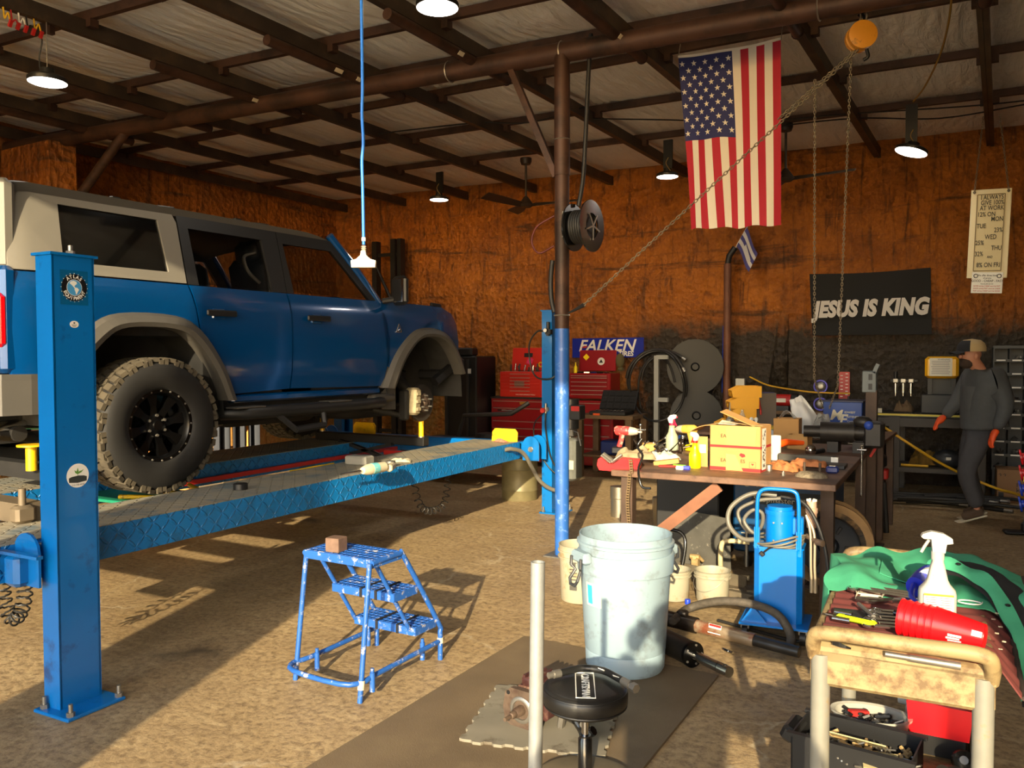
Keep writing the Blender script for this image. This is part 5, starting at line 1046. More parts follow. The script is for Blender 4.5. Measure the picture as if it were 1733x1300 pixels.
for i in range(9):
    p = on(1082 + i * 8.5, 764 - 4 * (i % 3), .885); a = random.uniform(-1.2, 1.2); dv = Vector((math.cos(a), math.sin(a), random.uniform(.2, .8))).normalized() * random.uniform(.05, .09)
    wrench(p, p + dv * 2, .0065, 'chrome wrench in the tool heap behind the red cover', group='wrenches in the tool heap')
for i in range(10):
    p = on(1078 + (i * 37) % 75, 750 + (i * 13) % 14, .90); mb = MB(); r = .012 + .004 * (i % 3); dd = Vector((random.uniform(-1, 1), random.uniform(-1, 1), random.uniform(.2, 1))).normalized(); mb.cyl(p, p + dd * .045, r, r * .85, n=12); mb.obj('socket', m_chrome, None, 40, label='chrome socket in the tool heap behind the red cover', cat='socket', group='sockets in the tool heap')
mb = MB(); q = on(1084, 742, .92); mb.cyl(q, q + Vector((0, 0, .10)), .008); mb.cyl(q + Vector((-.035, 0, .075)), q + Vector((.04, 0, .07)), .007); mb.sph(q + Vector((0, 0, .11)), .014, 10); mb.sph(q + Vector((.04, 0, .07)), .011, 8); mb.obj('ball_joint_tool', m_chrome, None, 40, label='chrome cross shaped joint tool upright in the tool heap', cat='tool')
m_wood = mat('pale wood', (206, 154, 84), .7, 0, var=.2, vscale=20)
mb = MB(); mb.box(on(1098, 757, .90), (.10, .06, .06), RZ(.4) @ RX(.2), ch=.004); mb.obj('wood_block', m_wood, None, None, label='pale wood block in the tool heap', cat='block')
mb = MB(); mb.box(on(1128, 782, .885), (.17, .06, .03), RZ(.25) @ RY(-.15), ch=.003); mb.obj('cardboard_scrap', m_card, None, None, label='tan cardboard scrap on the table before the milky spray bottle', cat='cardboard')
mb = MB(); q = on(1130, 789, TZ + .006); mb.box(q, (.12, .03, .012), RZ(.3), ch=.004); mb.obj('marker_pen', m_red, None, None, label='red marker lying at the front edge left of the vials', cat='marker')
mb = MB(); q = on(1150, 788, TZ + .006); mb.box(q, (.09, .02, .012), RZ(-.05), ch=.004); mb.obj('lime_pencil', mat('lime plastic', (120, 210, 40), .4), None, None, label='lime green plastic stick beside the vials', cat='stick')
for k, (px_, m_) in enumerate(((1150, m_wht), (1162, mat('violet blue label', (70, 80, 200), .5)))):
    mb = MB(); q = on(px_, 792, TZ + .013); mb.cyl(q - Vector((.02, 0, 0)), q + Vector((.022, 0, 0)), .014, n=16); mb.obj('vial', m_, None, 40, label=('small white vial' if k == 0 else 'small violet labelled vial') + ' lying before the yellow bottle', cat='vial')
for k, px_ in enumerate((1140, 1148, 1156)):
    mb = MB(); mb.cyl(on(px_, 742, .93), on(px_, 742, .93) + Vector((.012, .02, .02)), .012, n=12); mb.obj('drill_bit_case', [m_wood, mat('blue cap', (60, 110, 200), .5), m_bolt][k], None, 40, label=['tan', 'blue', 'grey'][k] + ' bit holder between spray bottle and drill', cat='bit holder')
# roller chain over the edge and a bent black bar
ch_ = thing('roller_chain', 'rusty roller chain hanging over the table edge beside the red cover', 'chain', TL(-1.27, -.03, .5)); cm = mat('rusty chain', (118, 98, 70), .55, .5, var=.3, vscale=40)
c0 = TL(-1.205, -.035, 0)
lk = MB(); lk.cyl((-.012, 0, 0), (.012, 0, 0), .006, n=8); lk.box((-.009, 0, -.008), (.003, .010, .024)); lk.box((.009, 0, -.008), (.003, .010, .024)); lkm = lk.mesh('link', cm)
for i in range(34):
    o = link('link', lkm, ch_, world=True); z = TZ + .07 - i * .0165; o.matrix_basis = T(c0.x + .006 * math.sin(i * .3), c0.y - (.004 if z < TZ else -.03), z)
mb = MB(); a = TL(-1.14, -.03, TZ); mb.tube(spline([a + Vector((-.03, .12, .20)), a + Vector((-.05, .10, .15)), a + Vector((.0, .06, .10)), a + Vector((-.01, .02, .03)), a + Vector((.01, -.02, -.03)), a + Vector((.035, -.03, -.085)), a + Vector((.09, -.03, -.09))], 5), .008, 8); mb.obj('bent_pry_bar', m_blkpaint, None, 60, label='bent black bar hooked over the table edge beside the chain', cat='pry bar')

# -------- below the table
m_wblue = mat('dark blue welder enamel', (10, 62, 104), .4, 0, var=.08)
wl = thing('welder', 'dark blue welding machine under the table with white lettering', 'welder', (-1.4, 6.45, 0))
mb = MB(); mb.box((-1.38, 6.45, .42), (.72, .46, .60), ch=.015); mb.obj('welder_case', m_wblue, wl, 40)
F = facing(Vector((-1.74, 6.218, 0)), (1, 0, 0), (0, 0, 1)); m_cream = mat('cream lettering', (206, 196, 170), .6)
disc(.046, .001, m_cream, 'welder_logo', F @ T(.105, .665, 0), wl, 0, 28)
for k in range(3): mb = MB(F @ T(.085 + .018 * k, .665, .0015)); mb.prism([(-.010, -.028), (.0, -.028), (.012, .028), (.002, .028)], .0006); mb.obj('welder_logo_bar', m_wblue, wl)
text('Miller', .105, m_cream, wl, F @ T(.17, .655, .001), .0008, .001, align='LEFT'); text('Shopmaster 300 DX', .062, m_cream, wl, F @ T(.155, .53, .001), .0006, 0, align='LEFT')
mb = MB(F); mb.prism([(.13, .50), (.62, .47), (.68, .60), (.16, .59)], .0006); mb.obj('black_stripe', m_trim, wl)
for x in (-1.66, -1.1):
    mb = MB(); mb.cyl((x, 6.3, .06), (x + .04, 6.3, .06), .06, n=18); mb.cyl((x, 6.62, .06), (x + .04, 6.62, .06), .06, n=18); mb.box((x + .02, 6.46, .1), (.03, .4, .04)); mb.obj('wheel_frame', m_trim, wl, 40)
tb_ = thing('black_cabinet', 'black steel cabinet with a red lid under the work table', 'cabinet', (-2.0, 6.35, 0)); mb = MB(); mb.box((-2.09, 6.4, .33), (.50, .42, .62), ch=.01); mb.obj('cabinet_body', mat('matt black steel', (34, 33, 32), .6), tb_); mb = MB(); mb.lathe([(0, .72), (.17, .71), (.25, .67), (.26, .642), (0, .642)], 28, T(-2.07, 6.38, 0) @ SCL(1, .8, 1)); mb.obj('red_lid', mat('dull red bowl', (150, 28, 34), .45), tb_, 40)
# grey sheet leaning, scrap steel
sp_ = MB(); sp_.prism([(-2.19, .0), (-1.70, .0), (-1.70, .40), (-2.0, .43), (-2.19, .24)], .01, Matrix(((1, 0, 0, 0), (0, -.12, -1, 6.05), (0, 1, 0, .004), (0, 0, 0, 1)))); sp_.obj('steel_sheet', mat('scratched grey sheet', (92, 90, 84), .5, .4, var=.15, vscale=10, dirt=(150, 144, 132), damt=.1, dscale=30), None, None, label='scratched grey steel sheet leaning under the table', cat='sheet')
m_scrap = mat('scrap steel', (128, 118, 100), .55, .5, var=.25, vscale=8, dirt=(92, 70, 50), damt=.3, dscale=8)
scr = [((-1.72, 5.72, .05), (.55, .10, .1), -.28, 'long grey angle iron lying behind the small buckets'), ((-1.52, 5.62, .015), (.36, .14, .012), .15, 'tan steel flat plate on top of the scrap pile'), ((-1.43, 5.42, .02), (.24, .05, .04), -.2, 'short square tube behind the cream bucket'), ((-1.36, 5.55, .03), (.2, .10, .03), .4, 'bracketed steel offcut beside the hydraulic unit'), ((-1.40, 5.25, .02), (.15, .07, .035), -.5, 'small slotted steel bracket near the cream bucket')]
for i, (c, d, a, lb_) in enumerate(scr):
    mb = MB(T(Vector(c) + Vector((0, 0, -.0))) @ RZ(a)); mb.box((0, 0, 0), d) if i else (mb.box((0, 0, -.045), (d[0], d[1], .008)), mb.box((0, -d[1] / 2, 0), (d[0], .008, d[2])))
    if i in (3, 4): mb.box((d[0] / 2, 0, .03), (.01, d[1], .06))
    mb.obj('scrap_steel', m_scrap, None, None, label=lb_, cat='scrap metal')
mb = MB(T(-1.95, 5.92, .11)); mb.cyl((-.02, 0, .0), (.05, 0, .0), .02); mb.cyl((.02, -.03, .0), (.02, .03, -.02), .014); mb.cyl((.05, 0, 0), (.07, .02, -.03), .012); mb.box((.02, 0, -.06), (.05, .05, .10)); mb.obj('brass_valve', mat('tarnished brass valve', (176, 150, 104), .5, .5, var=.3, vscale=30), None, 40, label='tarnished valve fitting standing on the angle iron', cat='valve')
def cclamp(c, s, m, label, rz):
    c = Vector(c); t = thing('c_clamp', label, 'clamp', c, rz); M = T(c) @ RZ(rz) @ SCL(s, s, s); mb = MB(M); mb.tube(spline([(.10, 0, .02), (-.06, 0, .02), (-.10, 0, .06), (-.10, 0, .22), (-.06, 0, .27), (.10, 0, .275)], 4), .018, 8); mb.obj('clamp_frame', m, t, 60); mb = MB(M); mb.cyl((.08, 0, .10), (.08, 0, .36), .012); mb.cyl((.04, 0, .34), (.12, 0, .34), .006); mb.obj('clamp_screw', m_bolt, t, 40)
cclamp((-1.62, 5.86, .0), 1.0, mat('cream enamel clamp', (196, 178, 136), .5, 0, var=.1), 'large cream C clamp standing under the table', .1); cclamp((-1.36, 5.95, .0), .8, m_blkpaint, 'black C clamp standing behind the hydraulic unit', .2)
mb = MB(); mb.tube(spline([(-2.02, 5.3, .0), (-2.02, 5.34, .28), (-1.98, 5.36, .40), (-1.86, 5.38, .40), (-1.82, 5.36, .3), (-1.86, 5.3, .0)], 5), .012, 8); mb.obj('bent_handle_bar', m_blkpaint, None, 60, label='bent black handle bar standing behind the blue bin', cat='handle')
# cable spool at the table's right leg
spl = thing('cable_spool', 'wooden cable spool with a black plastic hub behind the table leg', 'spool', (-1.0, 5.95, 0)); SM = T(-1.0, 5.92, .30) @ RZ(.15) @ RX(math.pi / 2)
for z in (-.02, -.18):
    mb = MB(SM); mb.lathe([(.05, z), (.29, z), (.29, z - .025), (.05, z - .025)], 36, closed=True); mb.obj('spool_flange', mat('weathered plywood', (150, 116, 72), .7, 0, var=.25, vscale=9), spl, 40)
mb = MB(SM); mb.lathe([(.0, -.17), (.24, -.17), (.24, -.02), (.0, -.02)], 30); mb.obj('wound_cable', m_trim, spl, 40)
mb = MB(SM); mb.lathe([(.0, .02), (.05, .02), (.06, .005), (.07, .02), (.19, .012), (.20, .018), (.205, .0), (.205, -.015)], 36); hb = mb.obj('black_hub', mat('dark blue grey plastic', (34, 38, 44), .5), spl, 40)
for k in range(6): mb = MB(SM @ RZ(k * math.pi / 3)); mb.box((.13, 0, .018), (.06, .022, .012), ch=.004); mb.obj('hub_slot', m_trim, hb)
for dx in (-.2, .2): mb = MB(); mb.box((-1.0 + dx * .6, 6.02, .012), (.05, .3, .024)); mb.obj('chock', m_tleg, spl)
# stainless cylinders left of the table on the floor and behind
for k, (px_, py_, r, h, lb_) in enumerate(((1048, 812, .085, .30, 'steel pot on the floor below the tool bench'), (1120, 820, .08, .30, 'tall stainless canister behind the table leg'))):
    p = gy(px_, py_, 7.6 if k == 0 else 7.2); p.z = 0; mb = MB(); mb.lathe([(0, 0), (r, 0), (r, h * .6), (r * 1.06, h * .62), (r * 1.06, h), (0, h)], 28, T(p)); mb.obj('steel_canister', mat('brushed stainless', (170, 164, 150), .3, .9), None, 40, label=lb_, cat='canister')

# ------------------------------------------------------------------ blue hydraulic filter cart
m_ub = mat('bright blue enamel', (0, 112, 204), .3, 0, coat=.3, var=.04)
U0 = Vector((-1.075, 4.80, 0)); un = thing('hydraulic_power_unit', 'bright blue wheeled hydraulic power unit with coiled grey hoses', 'hydraulic unit', U0, .12); UM = T(U0) @ RZ(.12)
mb = MB(UM); poly = [(-.13, -.06), (-.10, -.09), (.10, -.09), (.13, -.06), (.13, .10), (-.13, .10)]; mb.prism(poly, .42, None, .10); mb.obj('oil_tank', m_ub, un)
mb = MB(UM); mb.prism([(x * 1.05, y * 1.05) for x, y in poly], .008, None, .515); tp = mb.obj('tank_lid', m_ub, un)
for x, y in ((.115, -.05), (.115, .0)): mb = MB(UM); mb.cyl((x, y, .523), (x, y, .528), .008, n=8); mb.obj('lid_screw', m_bolt, tp)
mb = MB(UM); mb.prism([(-.20, -.16), (.17, -.16), (.17, .14), (-.20, .14)], .012, None, .088); mb.obj('base_platform', m_ub, un); mb = MB(UM); mb.prism([(-.19, .0), (-.05, 0), (-.13, .09)], .01, T(0, -.12, .1) @ RX(math.pi / 2)); mb.obj('gusset', m_ub, un)
for x, y in ((-.17, -.12), (.14, -.12), (-.17, .10), (.14, .10)):
    mb = MB(UM); mb.cyl((x - .015, y, .04), (x + .015, y, .04), .04, n=18); cw = mb.obj('caster_wheel', m_trim, un, 40); mb = MB(UM); mb.box((x, y, .075), (.045, .03, .03)); mb.obj('caster_fork', m_bolt, un)
mb = MB(UM); mb.cyl((0, .01, .523), (0, .01, .70), .078, n=28); mb.cyl((0, .01, .70), (0, .01, .725), .084, n=28); mb.cyl((0, .01, .725), (0, .01, .745), .07, n=28); mb.obj('motor', m_ub, un, 40)
mb = MB(UM); mb.box((.10, .0, .64), (.06, .07, .10), ch=.006); mb.obj('junction_box', m_ub, un)
for x, z in ((-.025, .66), (.02, .66), (-.025, .56), (.02, .56)): mb = MB(UM); mb.cyl((x, -.07, z), (x, -.078, z), .005, n=8); mb.obj('motor_bolt', m_bolt, un)
mb = MB(UM); mb.tube(spline([(-.115, -.075, .54), (-.115, -.08, .66), (-.11, -.08, .80), (-.08, -.08, .845), (.0, -.08, .852), (.08, -.08, .845), (.105, -.08, .80), (.11, -.08, .66), (.11, -.075, .50)], 5), .011, 10); mb.obj('push_handle', m_ub, un, 60)
mb = MB(UM); mb.box((-.115, -.075, .57), (.03, .018, .12)); mb.box((.11, -.075, .55), (.03, .018, .14)); mb.obj('handle_bracket', m_ub, un)
for k in range(4):
    mb = MB(UM); mb.tube([(-.0 + (.128 + .004 * k) * math.cos(t), -.01 + (.095 + .005 * k) * math.sin(t), .53 + .012 * k + .014 * math.sin(t * 2 + k) + .02 * math.cos(t)) for t in [i * math.pi / 18 for i in range(36)]], .007, 7, closed=True); mb.obj('power_cord', m_ghose, un, 60)
mb = MB(UM); mb.tube(spline([(.0, -.10, .535), (-.04, -.115, .525), (-.07, -.12, .50)], 4), .0065, 6); mb.box((-.08, -.122, .49), (.03, .016, .022), RY(.7), ch=.004); mb.obj('power_plug', m_blk, un, 40)
mb = MB(UM); mb.tube(spline([(-.02, .03, .80), (-.16, .02, .80), (-.27, .0, .72), (-.28, -.02, .62), (-.20, -.05, .55), (-.10, -.07, .56)], 7), .014, 9); mb.obj('suction_hose', m_ghose, un, 60)
mb = MB(UM); mb.tube(spline([(.0, .05, .78), (-.12, .05, .76), (-.23, .04, .70), (-.22, .03, .63), (-.16, .0, .58), (-.10, -.02, .62), (-.09, -.04, .70), (-.14, -.05, .72), (-.19, -.05, .66), (-.15, -.06, .60), (-.10, -.07, .585)], 6), .011, 8); mb.obj('pressure_hose', m_ghose, un, 60)
mb = MB(UM); mb.tube(spline([(.0, .06, .79), (.12, .03, .77), (.20, .0, .66), (.25, -.02, .50), (.265, -.03, .32), (.25, -.03, .22)], 7), .011, 8); mb.obj('return_hose', m_rub, un, 60)
for k, x in enumerate((.165, .185)):
    mb = MB(UM); mb.tube(spline([(.14, .02, .70), (x, .0, .60), (x + .005, -.01, .42), (x + .01, -.01, .33)], 5), .008, 8); mb.cyl((x + .01, -.01, .34), (x + .01, -.01, .27), .011); mb.obj('hose_wand', mat('tarnished steel wand', (176, 160, 134), .4, .6), un, 60)
mb = MB(UM); mb.lathe([(0, .62), (.026, .62), (.03, .70), (.034, .705), (.034, .73), (.028, .735), (.028, .77), (0, .775)], 20, T(.165, .08, 0)); mb.obj('oil_filter', mat('pinkish filter housing', (196, 160, 138), .5, .2), un, 40)
for k in range(6): q = k * math.pi / 3; mb = MB(UM @ T(.165 + .022 * math.cos(q), .08 + .022 * math.sin(q), .77)); mb.cyl((0, 0, 0), (0, 0, .012), .007, n=8); mb.obj('filter_bolt', m_wht, un)
mb = MB(UM); mb.cyl((.20, -.02, .56), (.235, -.05, .56), .018, n=14); mb.tube([(.14, .03, .58), (.21, -.02, .56)], .014, 8); mb.obj('pipe_elbow', m_rust, un, 40)
# ------------------------------------------------------------------ utility cart and its load
m_cb = mat('dirty beige plastic', (146, 126, 88), .6, 0, var=.12, vscale=9, dirt=(96, 74, 48), damt=.55, dscale=16)
m_cl = mat('pale grey cart leg', (128, 126, 116), .45, .1, var=.08, vscale=20, dirt=(140, 120, 84), damt=.15, dscale=20)
C0 = Vector((-.24, 2.70, 0)); CM = T(C0) @ RZ(.066)
cart = thing('utility_cart', 'dirty beige plastic utility cart loaded with hand tools', 'cart', C0, .066)
def CL(x, y, z): return CM @ Vector((x, y, z))
CZ = .835
mb = MB(CM); mb.box((0, 0, CZ - .012), (.42, .92, .024)); 
for s in (-1, 1): mb.box((s * .20, 0, CZ), (.022, .92, .055), ch=.005)
mb.box((0, .45, CZ), (.42, .022, .055), ch=.005); mb.obj('top_tray', m_cb, cart)
mb = MB(CM); mb.box((0, -.445, CZ - .035), (.42, .03, .115), ch=.01); mb.obj('front_apron', m_cb, cart, 40)
mb = MB(CM); mb.box((0, 0, .30), (.42, .92, .024));
for s in (-1, 1): mb.box((s * .20, 0, .32), (.022, .92, .06), ch=.005); mb.box((0, s * .45, .32), (.42, .022, .06), ch=.005)
mb.obj('bottom_tray', m_cb, cart)
for y in (-.46, .46):
    s = 1 if y > 0 else -1
    mb = MB(CM); mb.tube(spline([(-.20, y - s * .02, CZ - .02), (-.20, y + s * .01, CZ + .03), (-.17, y + s * .03, CZ + .058), (0, y + s * .035, CZ + .06), (.17, y + s * .03, CZ + .058), (.20, y + s * .01, CZ + .03), (.20, y - s * .02, CZ - .02)], 5), .019, 12); mb.obj('push_handle', m_cb, cart, 60)
for x in (-.185, .185):
    for y in (-.445, .44):
        mb = MB(CM); mb.cyl((x, y, .33), (x, y, CZ - .01), .024, n=18); mb.obj('leg', m_cl, cart, 40); mb = MB(CM); mb.cyl((x, y, .10), (x, y, .30), .027, n=18); mb.obj('leg_socket', m_cb, cart, 40)
        mb = MB(CM); mb.cyl((x - .014, y, .055), (x + .014, y, .055), .055, n=20); mb.box((x, y, .095), (.04, .05, .03)); mb.obj('caster', m_trim, cart, 40)
top = CZ + .001
# maroon tool roll across the tray, hanging off the right side
m_roll = mat('maroon canvas', (104, 48, 44), .8, 0, var=.15, vscale=12)
tr = thing('tool_roll', 'maroon canvas tool roll spread over the cart and its right side', 'tool roll', CL(.05, -.15, top))
mb = MB(CM); mb.sheet(lambda u, v: Vector((-.19 + .46 * u, -.42 + .46 * v, top + .031 + .004 * math.sin(v * 44) - (.09 * max(0, u - .86) / .14 * (.4 + .6 * (1 - v))))), 24, 40, .004); mb.obj('canvas', m_roll, tr, 60)
mb = MB(CM); mb.tube([(.272, -.42 + .46 * v / 16, top + .031 - .088 * (.4 + .6 * (1 - v / 16)) + .004 * math.sin(v * 3)) for v in range(17)], .007, 6); mb.obj('hem_cord', mat('dark hem braid', (48, 40, 34), .8), tr, 60)
for k in range(6): text(['8', '10', '13', '15', '17', '19'][k], .014, m_cream, tr, CM @ T(.225 + .012 * (k % 2), -.36 + .065 * k, top + .037) @ RZ(1.5), .0003, name='size_mark')
mb = MB(CM)
for a, q in (((-.13, -.06), (-.06, -.06)), ((-.06, -.06), (-.06, .0)), ((-.06, 0), (-.13, 0)), ((-.13, 0), (-.13, -.06)), ((-.12, -.045), (-.07, -.045)), ((-.12, -.03), (-.08, -.03)), ((-.12, -.015), (-.07, -.015))): mb.tube([(a[0], a[1], top + .038), (q[0], q[1], top + .038)], .0025, 4)
mb.obj('printed_panel', m_cream, tr)
rz_ = top + .036
def cwrench(x0, y0, x1, y1, r, label, m=m_chrome, z=rz_ + .009): wrench(CL(x0, y0, z), CL(x1, y1, z), r, label, m)
for k in range(6):
    y = -.33 + .03 * k; wrench(CL(-.07 + .012 * (k % 2), y, rz_ + .008), CL(.01, y + .012, rz_ + .008), .0055, 'short chrome wrench in the row beside the red cups', group='wrenches in the tool roll')
for k in range(5):
    y = -.02 + .027 * k; wrench(CL(-.13, y + .03, rz_ + .010), CL(.04, y, rz_ + .010), .007, 'long chrome wrench lying under the edge of the green shirt', group='long wrenches under the shirt')
for k in range(3):
    mb = MB(CM); y = -.25 - .03 * k; mb.cyl((-.17, y, rz_ + .008), (-.125, y - .008, rz_ + .008), .008, n=10); mb.obj('socket', m_chrome, None, 40, label='chrome socket lying on black mat at the left tray edge', cat='socket', group='sockets at the tray edge')
mb = MB(CM); mb.box((-.10, -.23, rz_ + .001), (.15, .10, .003), RZ(.1)); mb.obj('black_pad', m_blk, None, None, label='thin black rubber pad under the sockets on the tool roll', cat='pad')
pl_ = thing('adjustable_pliers', 'chrome locking pliers lying on the printed maroon canvas', 'pliers', CL(-.07, -.10, rz_)); 
for s in (-1, 1): mb = MB(CM); mb.tube(spline([(-.03, -.07 + s * .004, rz_ + .012), (-.06, -.09 + s * .012, rz_ + .012), (-.09, -.10 + s * .016, rz_ + .012), (-.125, -.10 + s * .008, rz_ + .012)], 4), .0065, 6); mb.obj('plier_handle', m_chrome, pl_, 40)
for s in (-1, 1): mb = MB(CM); mb.box((-.008, -.062 + s * .006, rz_ + .012), (.05, .009, .012), RZ(.5 + .05 * s), ch=.003); mb.obj('plier_jaw', m_chrome, pl_)
ut = thing('utility_knife', 'lime green folding utility knife lying on the cart', 'knife', CL(-.11, -.34, rz_)); mb = MB(CM); mb.box((-.11, -.31, rz_ + .012), (.105, .024, .014), RZ(-.30), ch=.005); mb.obj('knife_body', mat('lime yellow plastic', (206, 232, 30), .4), ut, 40); mb = MB(CM); mb.box((-.105, -.311, rz_ + .0195), (.07, .006, .002), RZ(-.30)); mb.obj('knife_slot', m_blk, ut); mb = MB(CM); mb.box((-.175, -.29, rz_ + .012), (.03, .014, .003), RZ(-.30)); mb.obj('knife_blade', m_chrome, ut)
mb = MB(CM); mb.tube([(-.115, -.16, rz_ + .014), (-.07, -.26, rz_ + .012)], .006, 8); pn = mb.obj('silver_pen', m_bolt, None, 40, label='silver pen lying across the cart between pliers and knife', cat='pen')
mb = MB(CM); mb.tube(spline([(-.02, -.20, rz_ + .012), (.03, -.22, rz_ + .016), (.07, -.24, rz_ + .012)], 4), .009, 6); mb.obj('black_wire_cutters', m_blkpaint, None, 60, label='black handled cutters beside the red cups', cat='cutters')
# blue pump head lying down
bl = thing('blue_spray_trigger', 'dark blue spray bottle lying on its side behind the white spray bottle', 'spray bottle', CL(.03, -.02, rz_)); m_db = mat('dark blue plastic', (24, 40, 170), .35)
mb = MB(CM); mb.tube([(.03, .0, rz_ + .04), (.06, .07, rz_ + .045), (.07, .12, rz_ + .045)], [.03, .042, .04], 14); mb.obj('bottle', m_db, bl, 40); mb = MB(CM); mb.tube(spline([(.025, -.01, rz_ + .05), (.02, -.07, rz_ + .03), (.05, -.12, rz_ + .014)], 4), .008, 8); mb.obj('trigger', m_db, bl, 40); mb = MB(CM); mb.cyl((.07, .03, rz_ + .05), (.075, .05, rz_ + .052), .043, n=18); mb.obj('white_band', m_wht, bl, 40)
# white cleaner bottle
m_wb = mat('white hdpe plastic', (172, 170, 162), .38)
WB = CL(.085, -.17, rz_ + .002); sp = thing('cleaner_spray_bottle', 'large white cleaner spray bottle with a printed label on the cart', 'spray bottle', WB, .2); WM = T(WB) @ RZ(.2) @ SCL(.86, .86, .80)
prof = [(.0, .052, .030), (.012, .055, .033), (.09, .055, .033), (.105, .052, .032), (.125, .036, .026), (.14, .030, .022), (.16, .026, .020), (.185, .021, .018), (.20, .017, .017), (.21, .017, .017)]
mb = MB(WM); n = 24; vs_ = []; fs = []
for z, a, b_ in prof: vs_ += [(a * abs(math.cos(t)) ** .6 * (1 if math.cos(t) >= 0 else -1), b_ * abs(math.sin(t)) ** .6 * (1 if math.sin(t) >= 0 else -1), z) for t in [2 * math.pi * i / n for i in range(n)]]
for l in range(len(prof) - 1): fs += [(l * n + i, l * n + (i + 1) % n, (l + 1) * n + (i + 1) % n, (l + 1) * n + i) for i in range(n)]
fs += [tuple(range(n - 1, -1, -1))]; mb.add(vs_, fs); bo = mb.obj('bottle', m_wb, sp, 50)
for k in range(6): mb = MB(WM); mb.box((-.0, -.0215 + .001 * k, .135 + .010 * k), (.034 - .002 * k, .004, .003)); mb.obj('grip_rib', m_wb, bo)
mb = MB(WM); mb.box((0, -.0345, .055), (.085, .001, .075)); lb = mb.obj('label', mat('cleaner label', (226, 226, 222), .5), sp); mb = MB(WM); mb.box((.0, -.0355, .092), (.085, .001, .007)); mb.obj('label_band', mat('amber band', (240, 182, 30), .5), lb)
for side, x in ((0, -.021), (1, .021)):
    for k in range(8): mb = MB(WM); mb.box((x, -.0355, .083 - .008 * k), (.035 - .004 * ((k * 7) % 3), .0008, .003)); mb.obj('label_line', mat('grey print', (120, 118, 122), .6), lb)
mb = MB(WM); mb.cyl((0, 0, .208), (0, 0, .235), .0195, n=20); mb.obj('collar', m_wb, sp, 40)
mb = MB(WM); mb.prism([(-.045, .062), (-.05, .052), (-.042, .045), (-.02, .045), (-.016, .0), (.02, .0), (.024, .03), (.042, .034), (.04, .05), (.015, .066), (-.02, .072)], .026, T(0, .013, .232) @ RX(math.pi / 2)); mb.obj('spray_head', m_wb, sp); mb = MB(WM); mb.tube([(-.026, 0, .272), (-.038, 0, .25), (-.048, 0, .228)], .005, 6); mb.obj('trigger', m_wb, sp, 40)
# stack of red cups lying on their side: each cup is a thing
m_cup = mat('red plastic cup', (214, 16, 24), .3); ca = CL(.00, -.35, rz_ + .048); cbv = CL(.19, -.395, rz_ + .036); cd_ = (cbv - ca).normalized()
cup = MB(); cup.lathe([(0, .115), (.029, .115), (.030, .112), (.0455, .0), (.048, .0), (.048, .003), (.0465, .004), (.0315, .114), (.0, .117)], 36); cme = cup.mesh('cup', m_cup, 40)
for k in range(6):
    M = frame_to(ca + cd_ * (.016 * k), cd_); o = link('plastic_cup', cme, None, label='red plastic cup nested in the sideways stack before the white bottle' if k < 5 else 'red plastic cup at the printed end of the sideways stack', cat='cup', group='stack of red cups' if k < 5 else None); o.matrix_basis = M; WLOC[o.name] = M
lastcup = o; FC = frame_to(ca + cd_ * .08, cd_); mb = MB()
for k in range(5): mb.add([FC @ (RZ(math.radians(200 + 10)) @ Vector((.042, 0, .055)))] , [])
def cuppt(z, a): r = .0478 - .0155 * z / .115; return FC @ Vector((r * math.cos(a), r * math.sin(a), z))
best = min([i * .05 for i in range(126)], key=lambda a: (cuppt(.06, a) - _O).length)
mb = MB()
for k, (z0, z1, a0, a1) in enumerate(((.04, .07, .30, .45), (.036, .066, .5, .62), (.04, .07, .68, .78), (.09, .112, -.3, .1))): mb.add([cuppt(z0, best + a0), cuppt(z1, best + a0), cuppt(z1, best + a1), cuppt(z0, best + a1)], [(0, 1, 2, 3)])
mb.obj('cup_print', m_wht, lastcup, world=True)
# rod in the handle recess, curved blade
mb = MB(); a, b_ = CL(-.03, -.475, CZ + .022), CL(.135, -.478, CZ + .020); d = (b_ - a).normalized(); mb.cyl(a, a + d * .055, .0075, n=14); mb.cyl(a + d * .055, b_, .0095, n=14); mb.obj('steel_rod', m_bolt, None, 40, label='turned steel rod resting on the front lip of the cart', cat='rod')
mb = MB(CM); mb.sheet(lambda u, v: Vector((-.155 + .045 * u, -.468 - .006 * math.sin(math.pi * u), CZ + .018 + .02 * (1 - u) * (.3 + .7 * v) + .004 * v)), 8, 2, .002); mb.obj('curved_blade', m_blkpaint, None, None, label='black curved blade lying on the front lip of the cart', cat='blade')
# green shirt
m_shirt = mat('green work shirt cotton', (56, 142, 106), .85, 0, var=.08, vscale=8, bump=.15, bscale=40); m_jack = mat('black fleece', (15, 16, 17), .9)
sh = thing('green_shirt', 'green cotton work shirt draped over the far end of the cart', 'shirt', CL(-.1, .2, top))
def shirt_fn(u, v):
    s = -.30 + .62 * u; y = -.02 + .46 * v + .05 * (1 - u); z = top + .055 + .035 * math.sin(u * 7 + v * 3) * (.3 + v) + .018 * nz(u * 3, v * 2, 2, 2.5) + .012 * math.sin(u * 26 + 6 * v) * (1 - .5 * v)
    z += .06 * math.exp(-((u - .3) / .2) ** 2) * v
    if s < -.20:
        k = -.20 - s; x = -.215 - .10 * k - .02 * math.sin(v * 14); z = z - k * 1.75 - .1 * k * (1 - v); y += .04 * k
    else: x = s
    if v < .12: z -= .02 * (1 - v / .12)
    return Vector((x, y, z))
mb = MB(CM); mb.sheet(shirt_fn, 56, 36, .004); mb.obj('shirt_body', m_shirt, sh, 60)
